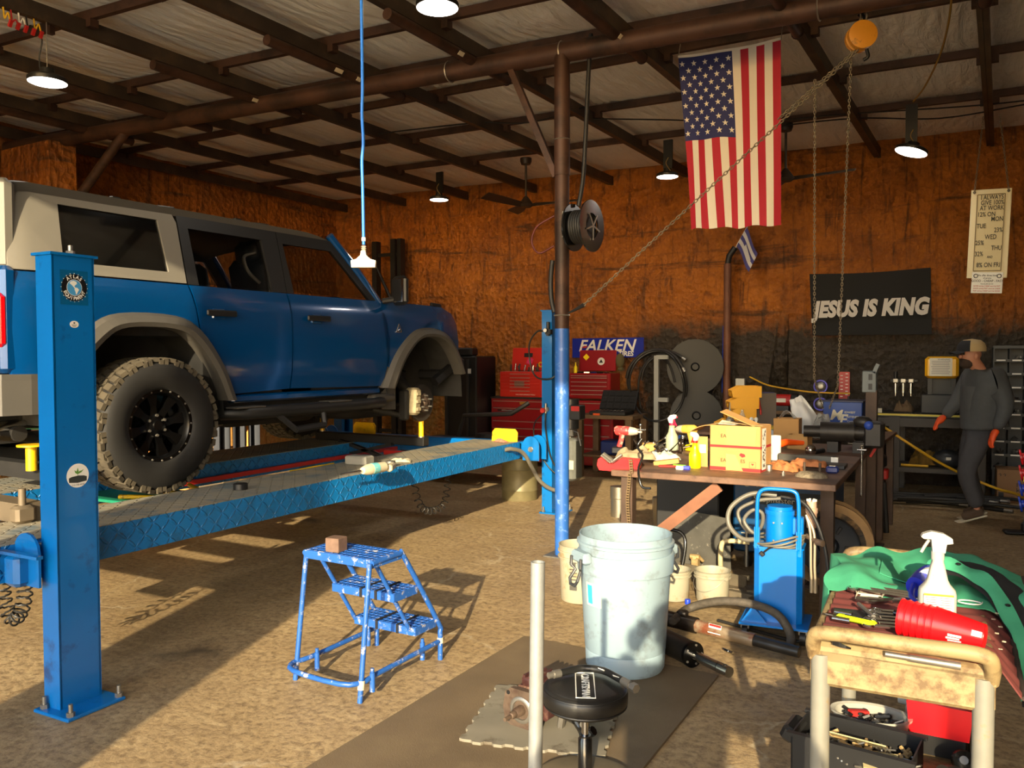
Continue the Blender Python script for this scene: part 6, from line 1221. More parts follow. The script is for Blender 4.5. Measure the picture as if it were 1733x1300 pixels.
mb = MB(CM); mb.sheet(lambda u, v: shirt_fn(.36 + .2 * u, .35 + .35 * v) + Vector((0, 0, .006)), 10, 8, .003); mb.obj('shirt_pocket', m_shirt, sh, 60)
mb = MB(CM)
def sl(u, v):
    t = math.pi * u; p = [Vector((.10, .16, top + .10)), Vector((.22, .10, top + .09)), Vector((.30, .0, top + .02)), Vector((.335, -.12, top - .08)), Vector((.325, -.20, top - .15))]
    q = spline(p, 6); i = min(int(v * 24), 23); f = v * 24 - i; c = q[i].lerp(q[i + 1], f); w = .05 + .015 * math.sin(v * 3)
    return c + Vector((w * math.cos(t) * .8, w * math.cos(t) * .6, .035 * math.sin(t) + .004 * math.sin(v * 30 + u * 9)))
mb.sheet(sl, 12, 40, .006); mb.obj('black_sleeve', m_jack, sh, 60)
mb = MB(CM); mb.sheet(lambda u, v: sl(.62 + .3 * u, v) + Vector((-.004, -.004, .008 + .006 * math.sin(v * 22))), 6, 36, .003); mb.obj('green_lining', m_shirt, sh, 60)
for v in (.15, .5): mb = MB(CM); p = sl(.75, v); mb.sph(p + Vector((0, 0, .016)), .008, 8, (1, 1, .5)); mb.obj('button', m_trim, sh)
gl_ = thing('safety_glasses', 'clear safety glasses beside the black sleeve on the cart', 'glasses', CL(.17, .02, top + .05)); mb = MB(CM); mb.tube([(.17 + .03 * math.cos(t), .0 + .02 * math.sin(t), top + .05) for t in [i * math.pi / 8 for i in range(16)]], .002, 5, closed=True); mb.obj('lens_rim', m_wht, gl_); mb = MB(CM); mb.tube([(.20, 0, top + .05), (.21, .06, top + .045)], .002, 5); mb.obj('temple_arm', m_wht, gl_)
# lower shelf: clear tub of screws, black bin of blades, red tool box, driveshaft stubs
S0 = .313
m_clr = mat('cloudy clear plastic', (190, 188, 176), .3, 0, alpha=.55)
tubt = thing('plastic_tub', 'cloudy oval plastic tub of small parts on the lower cart shelf', 'tub', CL(-.10, .22, S0)); TMt = T(CL(-.10, .22, S0)) @ RZ(.1) @ SCL(1.25, .8, 1)
mb = MB(TMt); mb.lathe([(0, .004), (.08, .004), (.092, .10), (.10, .105), (.10, .112), (.088, .108), (.077, .012), (0, .012)], 32); mb.obj('tub_shell', m_clr, tubt, 40)
def bits(name, M, n, rx, ry, z, m, par, seed, ln=.03, r=.0035):
    random.seed(seed); mb = MB(M)
    for i in range(n):
        p = Vector((random.uniform(-rx, rx), random.uniform(-ry, ry), z + random.uniform(0, .02))); a = random.uniform(0, 6.28); dv = Vector((math.cos(a), math.sin(a), random.uniform(-.3, .6))) * ln * random.uniform(.4, 1); mb.tube([p, p + dv], r, 5)
    return mb.obj(name, m, par, None, kind='stuff')
bits('loose_screws', TMt, 160, .06, .06, .06, m_bolt, tubt, 4); bits('loose_bolts', TMt, 25, .05, .05, .075, m_trim, tubt, 5, .04, .006)
mb = MB(TMt); mb.box((-.03, .02, .095), (.05, .02, .02), RZ(.5)); mb.obj('red_handle', m_red, tubt)
bb = thing('parts_bin', 'black plastic bin filled with blades and fasteners on the lower shelf', 'bin', CL(-.12, .0, S0)); BBM = T(CL(-.125, -.02, S0)) @ RZ(-.08)
mb = MB(BBM); boxshell(mb, .34, .19, .0, .13, .005); q = mb.mesh('bin_shell', m_blk); q.transform(BBM @ T(-.17, -.095, 0) @ BBM.inverted()); me_o = link('bin_shell', q, bb); mb = MB(BBM); mb.box((0, 0, .004), (.33, .18, .006)); mb.obj('bin_floor', m_blk, bb)
for s in (-1, 1): mb = MB(BBM); mb.box((0, s * .098, .128), (.36, .02, .01)); mb.obj('bin_rim', m_blk, bb)
mb = MB(BBM); mb.box((-.19, 0, .10), (.05, .12, .05), RY(.4), ch=.01); mb.obj('bin_grip', m_blk, bb)
bits('loose_blades', BBM, 170, .15, .075, .06, m_bolt, bb, 8, .06, .003); bits('loose_fasteners', BBM, 60, .14, .07, .065, mat('tan cardboard bits', (170, 140, 92), .8), bb, 11, .05, .006)
mb = MB(BBM); mb.box((.0, .03, .10), (.16, .11, .004), RX(-.5) @ RZ(.1)); mb.obj('blister_pack', mat('amber clear blister', (206, 190, 140), .25, 0, alpha=.55), bb)
mb = MB(BBM); mb.box((.08, -.06, .085), (.10, .07, .03), RZ(.3) @ RX(.3)); mb.obj('blister_pack', mat('amber clear blister', (206, 190, 140), .25, 0, alpha=.55), bb)
rb = thing('red_parts_tray', 'red plastic tray at the back of the lower cart shelf', 'tray', CL(.12, .26, S0)); RM = T(CL(.105, .30, S0 + .07)); mb = MB(RM); mb.prism([(-.085, 0), (.085, 0), (.095, .10), (-.095, .10)], .16, T(0, .08, 0) @ RX(math.pi / 2)); mb.obj('tray_shell', m_hotred, rb); mb = MB(RM); mb.box((0, 0, -.035), (.15, .13, .07)); mb.obj('tray_stand', m_blk, rb)
mb = MB(CM); mb.lathe([(0, 0), (.03, 0), (.03, .07), (.035, .08), (.035, .12), (.028, .125), (.028, .15), (.015, .16), (.015, .20), (0, .20)], 20, T(.11, .02, S0 + .04) @ RZ(.9) @ RY(math.pi / 2 + .25)); mb.obj('axle_stub', m_oldblk, None, 40, label='dark rusty axle stub lying on the lower cart shelf', cat='axle part')
mb = MB(CM); mb.lathe([(0, 0), (.032, 0), (.034, .02), (.026, .03), (.03, .045), (.024, .055), (.012, .06), (.012, .075), (0, .075)], 20, T(.165, .12, S0 + .05) @ RX(1.1)); mb.obj('rubber_boot', m_blkpaint, None, 40, label='glossy black ribbed rubber boot beside the axle stub', cat='boot')
mb = MB(CM); mb.cyl((-.02, .40, S0 + .12), (.10, .38, S0 + .12), .03, n=16); mb.box((.04, .39, S0 + .05), (.08, .06, .10)); mb.obj('grey_tube_roll', mat('pale grey plastic', (176, 178, 172), .5), None, 40, label='pale grey tube behind the parts tub on the lower shelf', cat='tube')
# dolly at the right
dl = thing('parts_dolly', 'low black dolly carrying a rusty block and a white plate', 'dolly', gz(1715, 1010)); dp = gz(1728, 1008, .09)
mb = MB(); mb.box(dp + Vector((.12, .06, .0)), (.36, .30, .06), RZ(-.1), ch=.004); mb.obj('dolly_deck', m_blk, dl)
for dx, dy in ((-.03, -.06), (.25, -.06), (.0, .18), (.27, .18)): mb = MB(); q = dp + Vector((dx, dy, -.06)); q.z = .03; mb.cyl(q - Vector((.01, 0, 0)), q + Vector((.01, 0, 0)), .03, n=16); mb.box(q + Vector((0, 0, .025)), (.03, .03, .02)); mb.obj('dolly_caster', m_bolt, dl, 40)
mb = MB(); mb.box(dp + Vector((.08, .12, .06)), (.16, .12, .06), RZ(.2), ch=.01); mb.box(dp + Vector((.0, .14, .04)), (.12, .05, .02), RZ(.1)); mb.obj('rusty_lump', m_rust, None, 40, label='rusty iron lump sitting on the low black dolly', cat='casting')
mb = MB(); mb.lathe([(0, 0), (.08, 0), (.085, .012), (0, .012)], 24, T(dp + Vector((.17, -.03, .031)))); mb.obj('white_plate', m_wht, None, 40, label='white plate lying on the low black dolly', cat='plate')
# ------------------------------------------------------------------ along the back wall
RW = RZ(WA)
def wp(x, off, z): return Vector((x, yb(x) - off, z))
def wbox(mb, x, off, z, d, ch=0.): return mb.box(wp(x, off, z), d, RW, ch)
m_chest = mat('dark red tool chest enamel', (148, 16, 26), .3, 0, var=.05, coat=.3); m_chest2 = mat('orange red tool box enamel', (196, 40, 30), .35, 0, var=.05)
m_alu = mat('brushed aluminium strip', (176, 170, 160), .35, .8)
def chest(name, label, x0, x1, z0, z1, off, depth, rows, m, strip='full', split=None):
    t = thing(name, label, 'tool chest', wp((x0 + x1) / 2, off, z0), WA); w = x1 - x0; xc = (x0 + x1) / 2
    mb = MB(); wbox(mb, xc, off - depth / 2, (z0 + z1) / 2, (w, depth, z1 - z0), .006); mb.obj('chest_body', m, t)
    n = len(rows); tot = sum(rows); z = z1 - .02; sc = (z1 - z0 - .04) / tot
    for i, r in enumerate(rows):
        h = r * sc; cols = [(x0 + .025, x1 - .025)]
        if split and i >= split[0]: cols = [(x0 + .025, x0 + w * split[1] - .01), (x0 + w * split[1] + .03, x1 - .025)]
        for a, b_ in cols:
            mb = MB(); wbox(mb, (a + b_) / 2, off + .005, z - h / 2, (b_ - a, .012, h - .008), .002); d = mb.obj('drawer', m, t)
            mb = MB(); ww = (b_ - a) * (.94 if strip == 'full' else .5); wbox(mb, (a + b_) / 2, off + .016, z - .016, (ww, .012, .010)); mb.obj('drawer_pull', m_alu, d)
        z -= h
    return t
c1 = chest('roller_tool_chest', 'dark red roller tool chest beside the lift post', -6.54, -5.44, .06, .97, .60, .45, [.8, 1.5, .8, .9, 1.3, 1.5], m_chest, 'full', (2, .80))
mb = MB(); wbox(mb, -5.99, .375, .985, (1.12, .47, .03)); mb.obj('chest_top', mat('black rubber top', (30, 28, 28), .6), c1)
mb = MB(); wbox(mb, -5.645, .612, .4, (.03, .014, .5)); mb.obj('vertical_strip', m_alu, c1); mb = MB(); wbox(mb, -6.0, .613, .915, (.09, .008, .045)); mb.obj('badge', mat('gold badge', (190, 150, 60), .4, .5), c1)
F = facing(wp(-6.25, .616, .80), wd, (0, 0, 1)); mb = MB(F); mb.box((.0, 0, 0), (.32, .022, .001)); mb.obj('black_name_strip', m_trim, c1); text('PERFORMANCE TOOLS', .018, m_wht, c1, F @ T(0, 0, .001), .0004)
for x in (-6.4, -5.6): mb = MB(); q = wp(x, .5, .03); mb.cyl(q - wd * .015, q + wd * .015, .03, n=14); mb.obj('caster', m_trim, c1, 40)
u1 = chest('tool_box', 'bright red top tool box with open lid on the dark red chest', -6.39, -5.70, 1.0, 1.37, .60, .36, [.6, .5, .5, .5, .6, .9], m_chest2, 'half')
mb = MB(); mb.box(wp(-6.05, .23, 1.55), (.66, .02, .34), RW @ RX(-.15), ch=.004); mb.obj('open_lid', m_chest2, u1)
F = facing(wp(-6.05, .62, 1.19), wd, (0, 0, 1)); mb = MB(F); mb.box((0, 0, .0), (.16, .07, .002)); mb.obj('box_badge', mat('scratched silver badge', (150, 120, 110), .4, .5), u1)
F = facing(wp(-5.95, .622, 1.035), wd, (0, 0, 1)); text('HIGH PERFORMANCE TOOLS', .024, m_wht, u1, F, .0004)
FL_ = facing(wp(-6.02, .255, 1.53), wd, Vector((0, .15, 1)))
mb = MB(FL_); mb.box((-.05, -.01, .01), (.09, .10, .004), RZ(-.4)); mb.obj('pink_tag', mat('hot pink card', (214, 40, 96), .6), u1); mb = MB(FL_); mb.box((-.08, .08, .01), (.14, .06, .004)); mb.obj('black_decal', m_trim, u1)
random.seed(5)
for k in range(11):
    q = wp(-6.30 + .05 * k, .42 - .03 * (k % 3), 1.39); mb = MB(); mb.cyl(q + Vector((0, 0, -.03)), q + Vector((random.uniform(-.03, .03), 0, random.uniform(.03, .10))), .012, n=8); mb.obj('hand_tool', [m_trim, m_chrome, m_blk][k % 3], None, 40, label=['black handled screwdriver', 'chrome extension bar', 'matt black punch'][k % 3] + ' standing in the open red tool box', cat='hand tool', group='tools in the open red tool box')
for k, (dx, m_) in enumerate(((.18, m_yel), (.26, m_trim), (.33, m_rust))):
    q = wp(-6.05 + dx, .30, 1.47); mb = MB(); mb.tube([q + wn * 0 + (wd * math.cos(t) + Vector((0, 0, 1)) * math.sin(t)) * .032 for t in [i * math.pi / 8 for i in range(16)]], .012, 6, closed=True); mb.obj('tape_roll', m_, None, 60, label=['yellow', 'black', 'brown'][k] + ' tape roll hung inside the open tool box lid', cat='tape roll')
for k in range(6):
    q = wp(-6.3 + .1 * k, .55, 1.012); mb = MB(); mb.box(q, (.10, .03, .018), RZ(.2 * (k % 3) - .2), ch=.004); mb.obj('loose_tool', [m_wht, m_chrome, m_trim][k % 3], None, None, label=['white plastic spatula', 'chrome scraper', 'black pry tool'][k % 3] + ' lying on the dark red chest top', cat='hand tool', group='tools on the chest top')
c2 = chest('roller_tool_chest', 'red roller tool chest behind the wooden bench', -5.30, -4.62, .06, .97, .60, .45, [1, 1, 1, 1.2, 1.5], m_chest, 'full')
u2 = chest('tool_box', 'dark red top box with bright drawer strips and an open stickered lid', -5.28, -4.66, 1.0, 1.355, .60, .38, [.5, 1, 1, 1, 1, .9], m_chest)
mb = MB(); mb.box(wp(-5.0, .24, 1.53), (.56, .02, .30), RW @ RX(-.1), ch=.004); mb.obj('open_lid', m_chest, u2)
mb = MB(); mb.box(wp(-5.17, .258, 1.58), (.07, .003, .07), RW @ RX(-.1) @ RY(.785)); mb.obj('yellow_sticker', m_yb, u2); F = facing(wp(-4.94, .262, 1.52), wd, (0, .1, 1)); disc(.055, .001, m_wht, 'round_sticker', F, u2, 0, 24); mb = MB(F); mb.prism([(-.03, -.02), (.03, -.02), (.0, .03)], .001, None, .0012); mb.obj('sticker_art', m_trim, u2)
capm = mat('olive cap cloth', (92, 84, 52), .85); cp = thing('baseball_cap', 'olive baseball cap hung on the open tool box lid', 'cap', wp(-4.66, .28, 1.5)); mb = MB(); mb.sph(wp(-4.66, .25, 1.53), .09, 14, (.7, .8, 1.2)); mb.obj('cap_crown', capm, cp, 60); mb = MB(); mb.box(wp(-4.64, .27, 1.41), (.09, .05, .06), RW, ch=.02); mb.obj('cap_brim', capm, cp)
mb = MB(); q = wp(-5.22, .5, 1.356); mb.lathe([(0, 0), (.025, 0), (.025, .08), (.01, .11), (.008, .15), (0, .15)], 14, T(q)); mb.obj('glue_bottle', m_yb, None, 40, label='yellow squeeze bottle on the dark red top box', cat='bottle')
for k in range(5): q = wp(-5.15 + .1 * k, .5, 1.365); mb = MB(); mb.box(q, (.08, .05, .02), RZ(.4 * k), ch=.004); mb.obj('loose_tool', [m_trim, m_chrome, mat('navy plastic', (28, 46, 110), .4)][k % 3], None, None, label=['black', 'chrome', 'navy'][k % 3] + ' hand tool lying on the dark red top box', cat='hand tool', group='tools on the dark red top box')
# FALKEN TIRES sign
sg = thing('tire_sign', 'long blue metal sign with white tire brand lettering on the wall', 'sign', wp(-4.92, .09, 1.58)); sx0, sx1 = -5.47, -4.375
SGM = facing(wp((sx0 + sx1) / 2, .085, 1.715), wd + Vector((0, 0, .004)), (0, 0, 1)); m_sgn = mat('royal blue sign enamel', (30, 44, 150), .25, 0, coat=.5)
mb = MB(SGM); mb.box((0, 0, 0), (1.10, .285, .012), ch=.004); mb.obj('sign_panel', m_sgn, sg)
text('FALKEN', .235, m_wht, sg, SGM @ T(-.02, .025, .008), .001, .004, .28, sx=1.03); text('TIRES', .095, m_wht, sg, SGM @ T(.28, -.09, .008), .001, .003, .15)
mb = MB(SGM); mb.prism([(-.40, -.0), (-.36, .03), (-.30, .03), (-.33, 0)], .002, None, .009); mb.obj('red_accent', m_red, sg)
# wooden bench with the open socket case
wbn = thing('wooden_bench', 'rough wooden bench under the black socket case', 'bench', wp(-4.45, 1.1, 0)); m_ply = mat('grimy bench wood', (104, 80, 54), .7, 0, var=.25, vscale=8)
mb = MB(); wbox(mb, -4.46, .98, .80, (.78, .62, .05), .004); mb.obj('bench_top', m_ply, wbn)
for x in (-4.80, -4.12):
    for o in (.72, 1.24): mb = MB(); wbox(mb, x, o, .39, (.08, .08, .77)); mb.obj('leg', m_ply, wbn)
mb = MB(); wbox(mb, -4.46, .98, .28, (.70, .5, .03)); mb.obj('bench_shelf', m_ply, wbn)
cs = thing('socket_case', 'open black plastic socket set case on the wooden bench', 'tool case', wp(-4.4, 1.1, .825)); mb = MB(); wbox(mb, -4.42, 1.1, .85, (.50, .34, .05), .008); mb.obj('case_base', m_blk, cs)
mb = MB(); mb.box(wp(-4.40, .90, 1.0), (.50, .05, .30), RW @ RX(-.55), ch=.01); ld = mb.obj('case_lid', m_blk, cs)
for i in range(5):
    for j in range(3): mb = MB(T(wp(-4.40, .9, 1.0)) @ RW @ RX(-.55)); mb.box((-.2 + .1 * i, -.028, -.1 + .095 * j), (.08, .01, .07), ch=.004); mb.obj('lid_rib', m_trim, ld)
for k in range(8): q = wp(-4.6 + .05 * k, 1.18, .883); mb = MB(); mb.cyl(q, q + wd * .03, .010, n=10); mb.obj('socket', m_chrome, None, 40, label='chrome socket in the tray of the open black case', cat='socket', group='sockets in the black case')
mb = MB(); wbox(mb, -4.55, 1.28, .835, (.09, .03, .025)); mb.obj('orange_wedge', mat('orange plastic', (240, 92, 24), .4), None, None, label='orange plastic wedge lying before the black case', cat='wedge')
mb = MB(); wbox(mb, -4.42, 1.0, .39, (.3, .3, .18), .02); mb.obj('blue_tote', mat('navy plastic', (28, 46, 110), .4), None, None, label='navy blue tote on the wooden bench shelf', cat='tote')
# hose rack, hose loops, cable reels
hr = thing('hose_rack', 'grey square tube hose rack against the dark wall', 'rack', wp(-3.92, .8, 0)); m_rack = mat('pale grey rack paint', (150, 152, 148), .5)
mb = MB(); wbox(mb, -3.92, .8, .80, (.06, .06, 1.60)); mb.obj('upright', m_rack, hr)
for z, l in ((1.58, .16), (1.02, .16)): mb = MB(); wbox(mb, -3.92 + l / 2, .8, z, (l, .055, .055)); mb.obj('rack_arm', m_rack, hr)
mb = MB(); wbox(mb, -3.82, .65, .03, (.5, .5, .05)); mb.obj('rack_foot', m_rack, hr)
def loop(cx, cz, rx, rzz, off, a0, a1, r, name, label, m=m_rub, end=None):
    t = thing(name, label, 'hose', wp(cx, off, cz - rzz)); P = [wp(cx + rx * math.cos(a), off + .03 * math.sin(3 * a), cz + rzz * math.sin(a)) for a in [a0 + (a1 - a0) * i / 40 for i in range(41)]]; mb = MB(); mb.tube(P, r, 8); mb.obj('hose', m, t, 60)
    if end: d = (P[0] - P[1]).normalized(); mb = MB(); mb.cyl(P[0], P[0] + d * .06, r * 1.15, n=10); mb.obj('crimp_end', m_bolt, t, 40)
loop(-3.90, 1.20, .37, .46, .86, 0, 2 * math.pi, .016, 'hydraulic_hose', 'large thin black hose ring hung on the grey rack', mat('shiny black hose', (26, 27, 28), .3))
loop(-3.92, 1.18, .42, .50, .80, .55, 2.9, .024, 'hydraulic_hose', 'thick black hose arched over the rack with steel crimp', m_rub, True)
loop(-3.88, 1.24, .46, .42, .74, .9, 3.35, .022, 'hydraulic_hose', 'thick black hose with blunt end reaching left of the rack', m_rub, True)
loop(-3.83, 1.22, .30, .40, .78, -.4, 3.0, .018, 'hydraulic_hose', 'narrow black hose hung inside the thick loops', m_rub)
loop(-3.95, 1.1, .26, .50, .70, .3, 3.6, .015, 'hydraulic_hose', 'slack black hose hanging straight behind the rack upright', m_rub)
m_reel = mat('black reel plastic', (16, 16, 16), .5)
for x, z, o, r, lb_ in ((-3.52, 1.45, .46, .37, 'big black cable reel hanging high on the dark wall'), (-3.50, .80, .46, .34, 'big black cable reel standing below the hanging reel')):
    t = thing('cable_reel', lb_, 'reel', wp(x, o, z - r)); M = T(wp(x, o, z)) @ RW @ RZ(.3) @ RX(math.pi / 2)
    for zz in (.02, -.22): mb = MB(M); mb.lathe([(.03, zz), (r, zz), (r, zz - .02), (.03, zz - .02)], 40, closed=True); mb.obj('reel_flange', m_reel, t, 40)
    mb = MB(M); mb.lathe([(0, .0), (r * .75, .0), (r * .75, -.2), (0, -.2)], 30); mb.obj('wound_hose', m_rub, t, 40); mb = MB(M); mb.lathe([(0, .05), (.04, .05), (.06, .02)], 16); mb.obj('hub', m_trim, t, 40)
    mb = MB(); (mb.box(wp(x, .23, z), (.06, .12, .06), RW) if z > 1 else mb.box(wp(x, o, .23), (.25, .3, .46), RW)); mb.obj('reel_bracket', m_trim, t)
# rusty post with a small flag
pst = thing('flag_post', 'rusty pipe post on the dark wall holding a small flag', 'post', wp(-3.16, .25, 0)); mb = MB(); mb.cyl(wp(-3.16, .25, 0), wp(-3.16, .25, 2.82), .05, n=14); mb.obj('pipe', mat('rust brown pipe', (104, 66, 48), .6, .2, var=.25, vscale=6), pst, 40)
mb = MB(); mb.tube([wp(-3.16, .25, 2.80), wp(-3.14, .25, 2.92), wp(-3.06, .25, 3.03)], .04, 10); mb.obj('pipe_elbow', m_trim, pst, 60); mb = MB(); mb.tube([wp(-3.06, .25, 3.02), wp(-2.9, .25, 3.30)], .008, 6); mb.obj('flag_staff', m_wht, pst)
mb = MB(); mb.tube([wp(-3.23, .22, 1.1), wp(-3.22, .22, 2.0)], .008, 6); mb.obj('blue_cord', mat('blue cable', (30, 60, 170), .5), pst)
sf = thing('small_flag', 'small white and violet flag on a staff above the rusty post', 'flag', wp(-2.9, .25, 3.0)); fp0 = wp(-2.91, .26, 3.28)
def sflag(u, v): return fp0 + wd * (-.13 * u + .03 * u * v + .30 * v * .45 - .0) + Vector((0, 0, -.24 * u - .36 * v + .02 * math.sin(v * 7))) + wn * (.03 * math.sin(u * 3 + v * 5))
for k in range(5):
    mb = MB(); mb.sheet(lambda u, v: sflag((k + u) / 5, v), 3, 10, .003); mb.obj('flag_band', [mat('violet cloth', (74, 70, 130), .8), mat('white cloth', (206, 200, 196), .8)][k % 2], sf, 60)
mb = MB(); mb.add([sflag(.45, .35) + wn * .008, sflag(.75, .3) + wn * .008, sflag(.8, .7) + wn * .008, sflag(.55, .8) + wn * .008], [(0, 1, 2, 3)]); mb.obj('flag_emblem', mat('white cloth', (206, 200, 196), .8), sf)
# foam covered pipe bulge
mb = MB(); mb.tube([wp(-2.55, .0, 1.2), wp(-2.5, .0, 1.9), wp(-2.48, -.03, 2.3)], [.13, .08, .05], 10); mb.obj('trim_1', m_foam, None, 180, kind='structure', label='foam covered pipe bulging from the dark wall')
# bench behind the work table with bins, blue box, fastener crate
rb2 = thing('steel_workbench', 'low dark steel bench behind the work table', 'bench', (-1.75, 8.1, 0)); mb = MB(); mb.box((-1.8, 8.15, .86), (1.9, .9, .03), ch=.003); mb.obj('bench_top', m_ttop, rb2)
for x in (-2.68, -.9):
    for y in (7.76, 8.54): mb = MB(); mb.box((x, y, .42), (.06, .06, .84)); mb.obj('leg', m_tleg, rb2)
BZ = .876
m_ybin = mat('amber yellow bin plastic', (222, 160, 16), .45)
def stackbin(c, w, d, h, rz, label):
    c = Vector(c); t = thing('stacking_bin', label, 'bin', c, rz); M = T(c) @ RZ(rz); mb = MB(M)
    side = [(0, 0), (d, 0), (d, h), (d * .25, h), (-d * .06, h * .62), (-d * .06, h * .5)]
    for x in (-w / 2, w / 2): mb.prism([(y, z) for y, z in side], .006, Matrix(((0, 0, 1, x - .003), (1, 0, 0, 0), (0, 1, 0, 0), (0, 0, 0, 1))))
    mb.box((0, d / 2, .004), (w, d, .006)); mb.box((0, d, h / 2), (w, .006, h)); mb.box((0, -d * .02, h * .28), (w, .006, h * .56), RX(.1)); mb.obj('bin_shell', m_ybin, t)
    mb = MB(M); mb.box((0, -d * .075, h * .3), (w * .5, .004, h * .3)); mb.obj('label_slot', m_ybin, t)
for k in range(4): stackbin(gy(1226 + 4 * k - (12 if k == 0 else 0), 660, 7.95).xy.to_3d() + Vector((0, 0, BZ + .001 + .108 * k)), .24, .26, .107, -1.15, ['amber bin at the bottom of the stack behind the carton', 'amber bin second from the bottom of the stack', 'amber bin third from the bottom of the stack', 'amber bin topmost of the stack behind the carton'][k])
def simplebox(name, c, d, m, label, cat, rz=0., ch=.004): mb = MB(); mb.box(Vector(c) + Vector((0, 0, d[2] / 2)), d, RZ(rz), ch); return mb.obj(name, m, None, None, label=label, cat=cat)
bb_ = simplebox('blue_metal_case', gy(1284, 700, 8.25).xy.to_3d() + Vector((0, 0, BZ + .001)), (.16, .28, .36), mat('deep blue case', (24, 44, 120), .4), 'deep blue metal case with grey end behind the amber bins', 'case', -.45)
mb = MB(); q = gy(1284, 700, 8.25); q.z = BZ + .18; mb.box(q + Vector((.085, -.03, 0)), (.01, .27, .35), RZ(-.45)); mb.obj('grey_end', mat('warm grey panel', (138, 128, 118), .5), bb_)
mb = MB(); mb.tube(spline([q + Vector((-.1, -.05, .22)), q + Vector((0, -.1, .2)), q + Vector((.05, -.15, .05)), q + Vector((.06, -.16, -.03))], 6), .01, 7); mb.obj('red_lead', m_red, bb_, 60)
wbt = thing('water_bottle', 'empty clear plastic water bottle standing behind the carton', 'bottle', gy(1256, 716, 7.85)); q = gy(1256, 700, 7.85); q.z = BZ; mb = MB(); mb.lathe([(0, 0), (.035, 0), (.036, .12), (.03, .15), (.014, .19), (.014, .21), (0, .21)], 20, T(q)); mb.obj('bottle', mat('clear bottle plastic', (200, 205, 205), .1, 0, alpha=.3), wbt, 40); mb = MB(); mb.lathe([(.0365, .03), (.0365, .085)], 20, T(q)); mb.obj('bottle_label', mat('bright blue label', (30, 80, 220), .5), wbt)
q = gy(1235, 705, 7.8); q.z = BZ; mb = MB(); mb.lathe([(0, 0), (.036, 0), (.038, .12), (.03, .125), (.012, .15), (.012, .2), (.006, .22), (.004, .28), (0, .28)], 16, T(q)); mb.obj('grease_gun', mat('pale grey metal', (150, 150, 144), .4, .4), None, 40, label='upright grey grease gun with black tip beside the water bottle', cat='grease gun')
for k, px_ in enumerate((1272, 1278)): q = gy(px_, 705, 7.7); q.z = BZ; mb = MB(); mb.cyl(q, q + Vector((.01 * k, 0, .12)), .010); mb.sph(q + Vector((.01 * k, 0, .135)), .02, 10); mb.obj('bulb_tool', m_wht, None, 60, label='white knobbed handle standing behind the carton', cat='handle', group='knobbed handles')
q = gy(1305, 708, 7.75); simplebox('paper_tray', (q.x, q.y, BZ), (.3, .24, .05), mat('pale grey tray', (172, 178, 184), .5), 'pale grey paper tray behind the small carton', 'tray', .2); simplebox('yellow_folder', (q.x + .06, q.y + .02, BZ + .051), (.26, .2, .02), mat('mustard folder', (196, 168, 44), .6), 'mustard yellow folder lying on the paper tray', 'folder', -.1)
q = gy(1350, 722, 7.72); simplebox('grey_organizer', (q.x, q.y, BZ), (.26, .16, .075), mat('blue grey plastic', (120, 130, 140), .5), 'blue grey plastic organizer under the plastic bags', 'organizer', .05)
m_bag = mat('white plastic bag', (206, 206, 206), .4, 0, var=.05); m_bag2 = mat('clear poly bag', (170, 168, 164), .25, 0, alpha=.6)
def bag(c, w, h, tilt, m, label, seed):
    mb = MB(T(Vector(c)) @ RZ(.3) @ RY(tilt)); mb.sheet(lambda u, v: Vector(((u - .5) * w * (1 - .45 * v * v), .07 * math.sin(math.pi * u) * math.sin(math.pi * min(1, v + .15)) + .03 * nz(u * 2, v * 2, seed, 2), h * v + .02 * nz(u, v, seed, 4))), 14, 14, .002)
    mb.sheet(lambda u, v: Vector(((u - .5) * w * (1 - .45 * v * v), -.08 * math.sin(math.pi * u) * math.sin(math.pi * min(1, v + .15)) + .03 * nz(u * 2, v * 2, seed + 5, 2), h * v + .02 * nz(u, v, seed, 4))), 14, 14, .002); return mb.obj('plastic_bag', m, None, 35, label=label, cat='bag')
q = gy(1372, 712, 7.6); bag((q.x, q.y, BZ + .078), .20, .30, -.45, m_bag, 'puffy white plastic bag hanging from the hoist chain hook', 3)
q = gy(1388, 715, 7.5); bag((q.x, q.y, BZ + .0), .16, .22, .12, m_bag2, 'crumpled clear poly bag in front of the blue fastener crate', 8)
mf = thing('fastener_crate', 'blue steel fastener crate with white company lettering', 'crate', gy(1425, 716, 8.0)); q = gy(1425, 716, 8.0); q.z = BZ; MFM = T(q) @ RZ(-.05); mb = MB(MFM); mb.box((0, .16, .15), (.34, .30, .30), ch=.006); mb.obj('crate_body', mat('fastener blue enamel', (22, 62, 140), .4), mf); mb = MB(MFM); mb.box((0, .16, .305), (.355, .315, .012)); mb.obj('crate_lid', mat('navy lid', (30, 36, 70), .45), mf)
F = facing(MFM @ Vector((0, .0085, 0)), MFM.to_3x3() @ Vector((1, 0, 0)), (0, 0, 1)); text('M', .13, m_cream, mf, F @ T(-.06, .175, 0), .001, .003, .25); text('F', .13, m_cream, mf, F @ T(.0, .135, 0), .001, .003, .25); text('IDWEST', .026, m_cream, mf, F @ T(.065, .205, 0), .0008, .0005); text('ASTENER', .026, m_cream, mf, F @ T(.09, .165, 0), .0008, .0005); text('Corp.', .024, m_cream, mf, F @ T(.07, .125, 0), .0008, 0); text('A Complete Line', .022, m_cream, mf, F @ T(.0, .075, 0), .0006, 0); text('of Fasteners for', .022, m_cream, mf, F @ T(.0, .05, 0), .0006, 0); text('the Industry', .022, m_cream, mf, F @ T(.0, .025, 0), .0006, 0)
mb = MB(F)
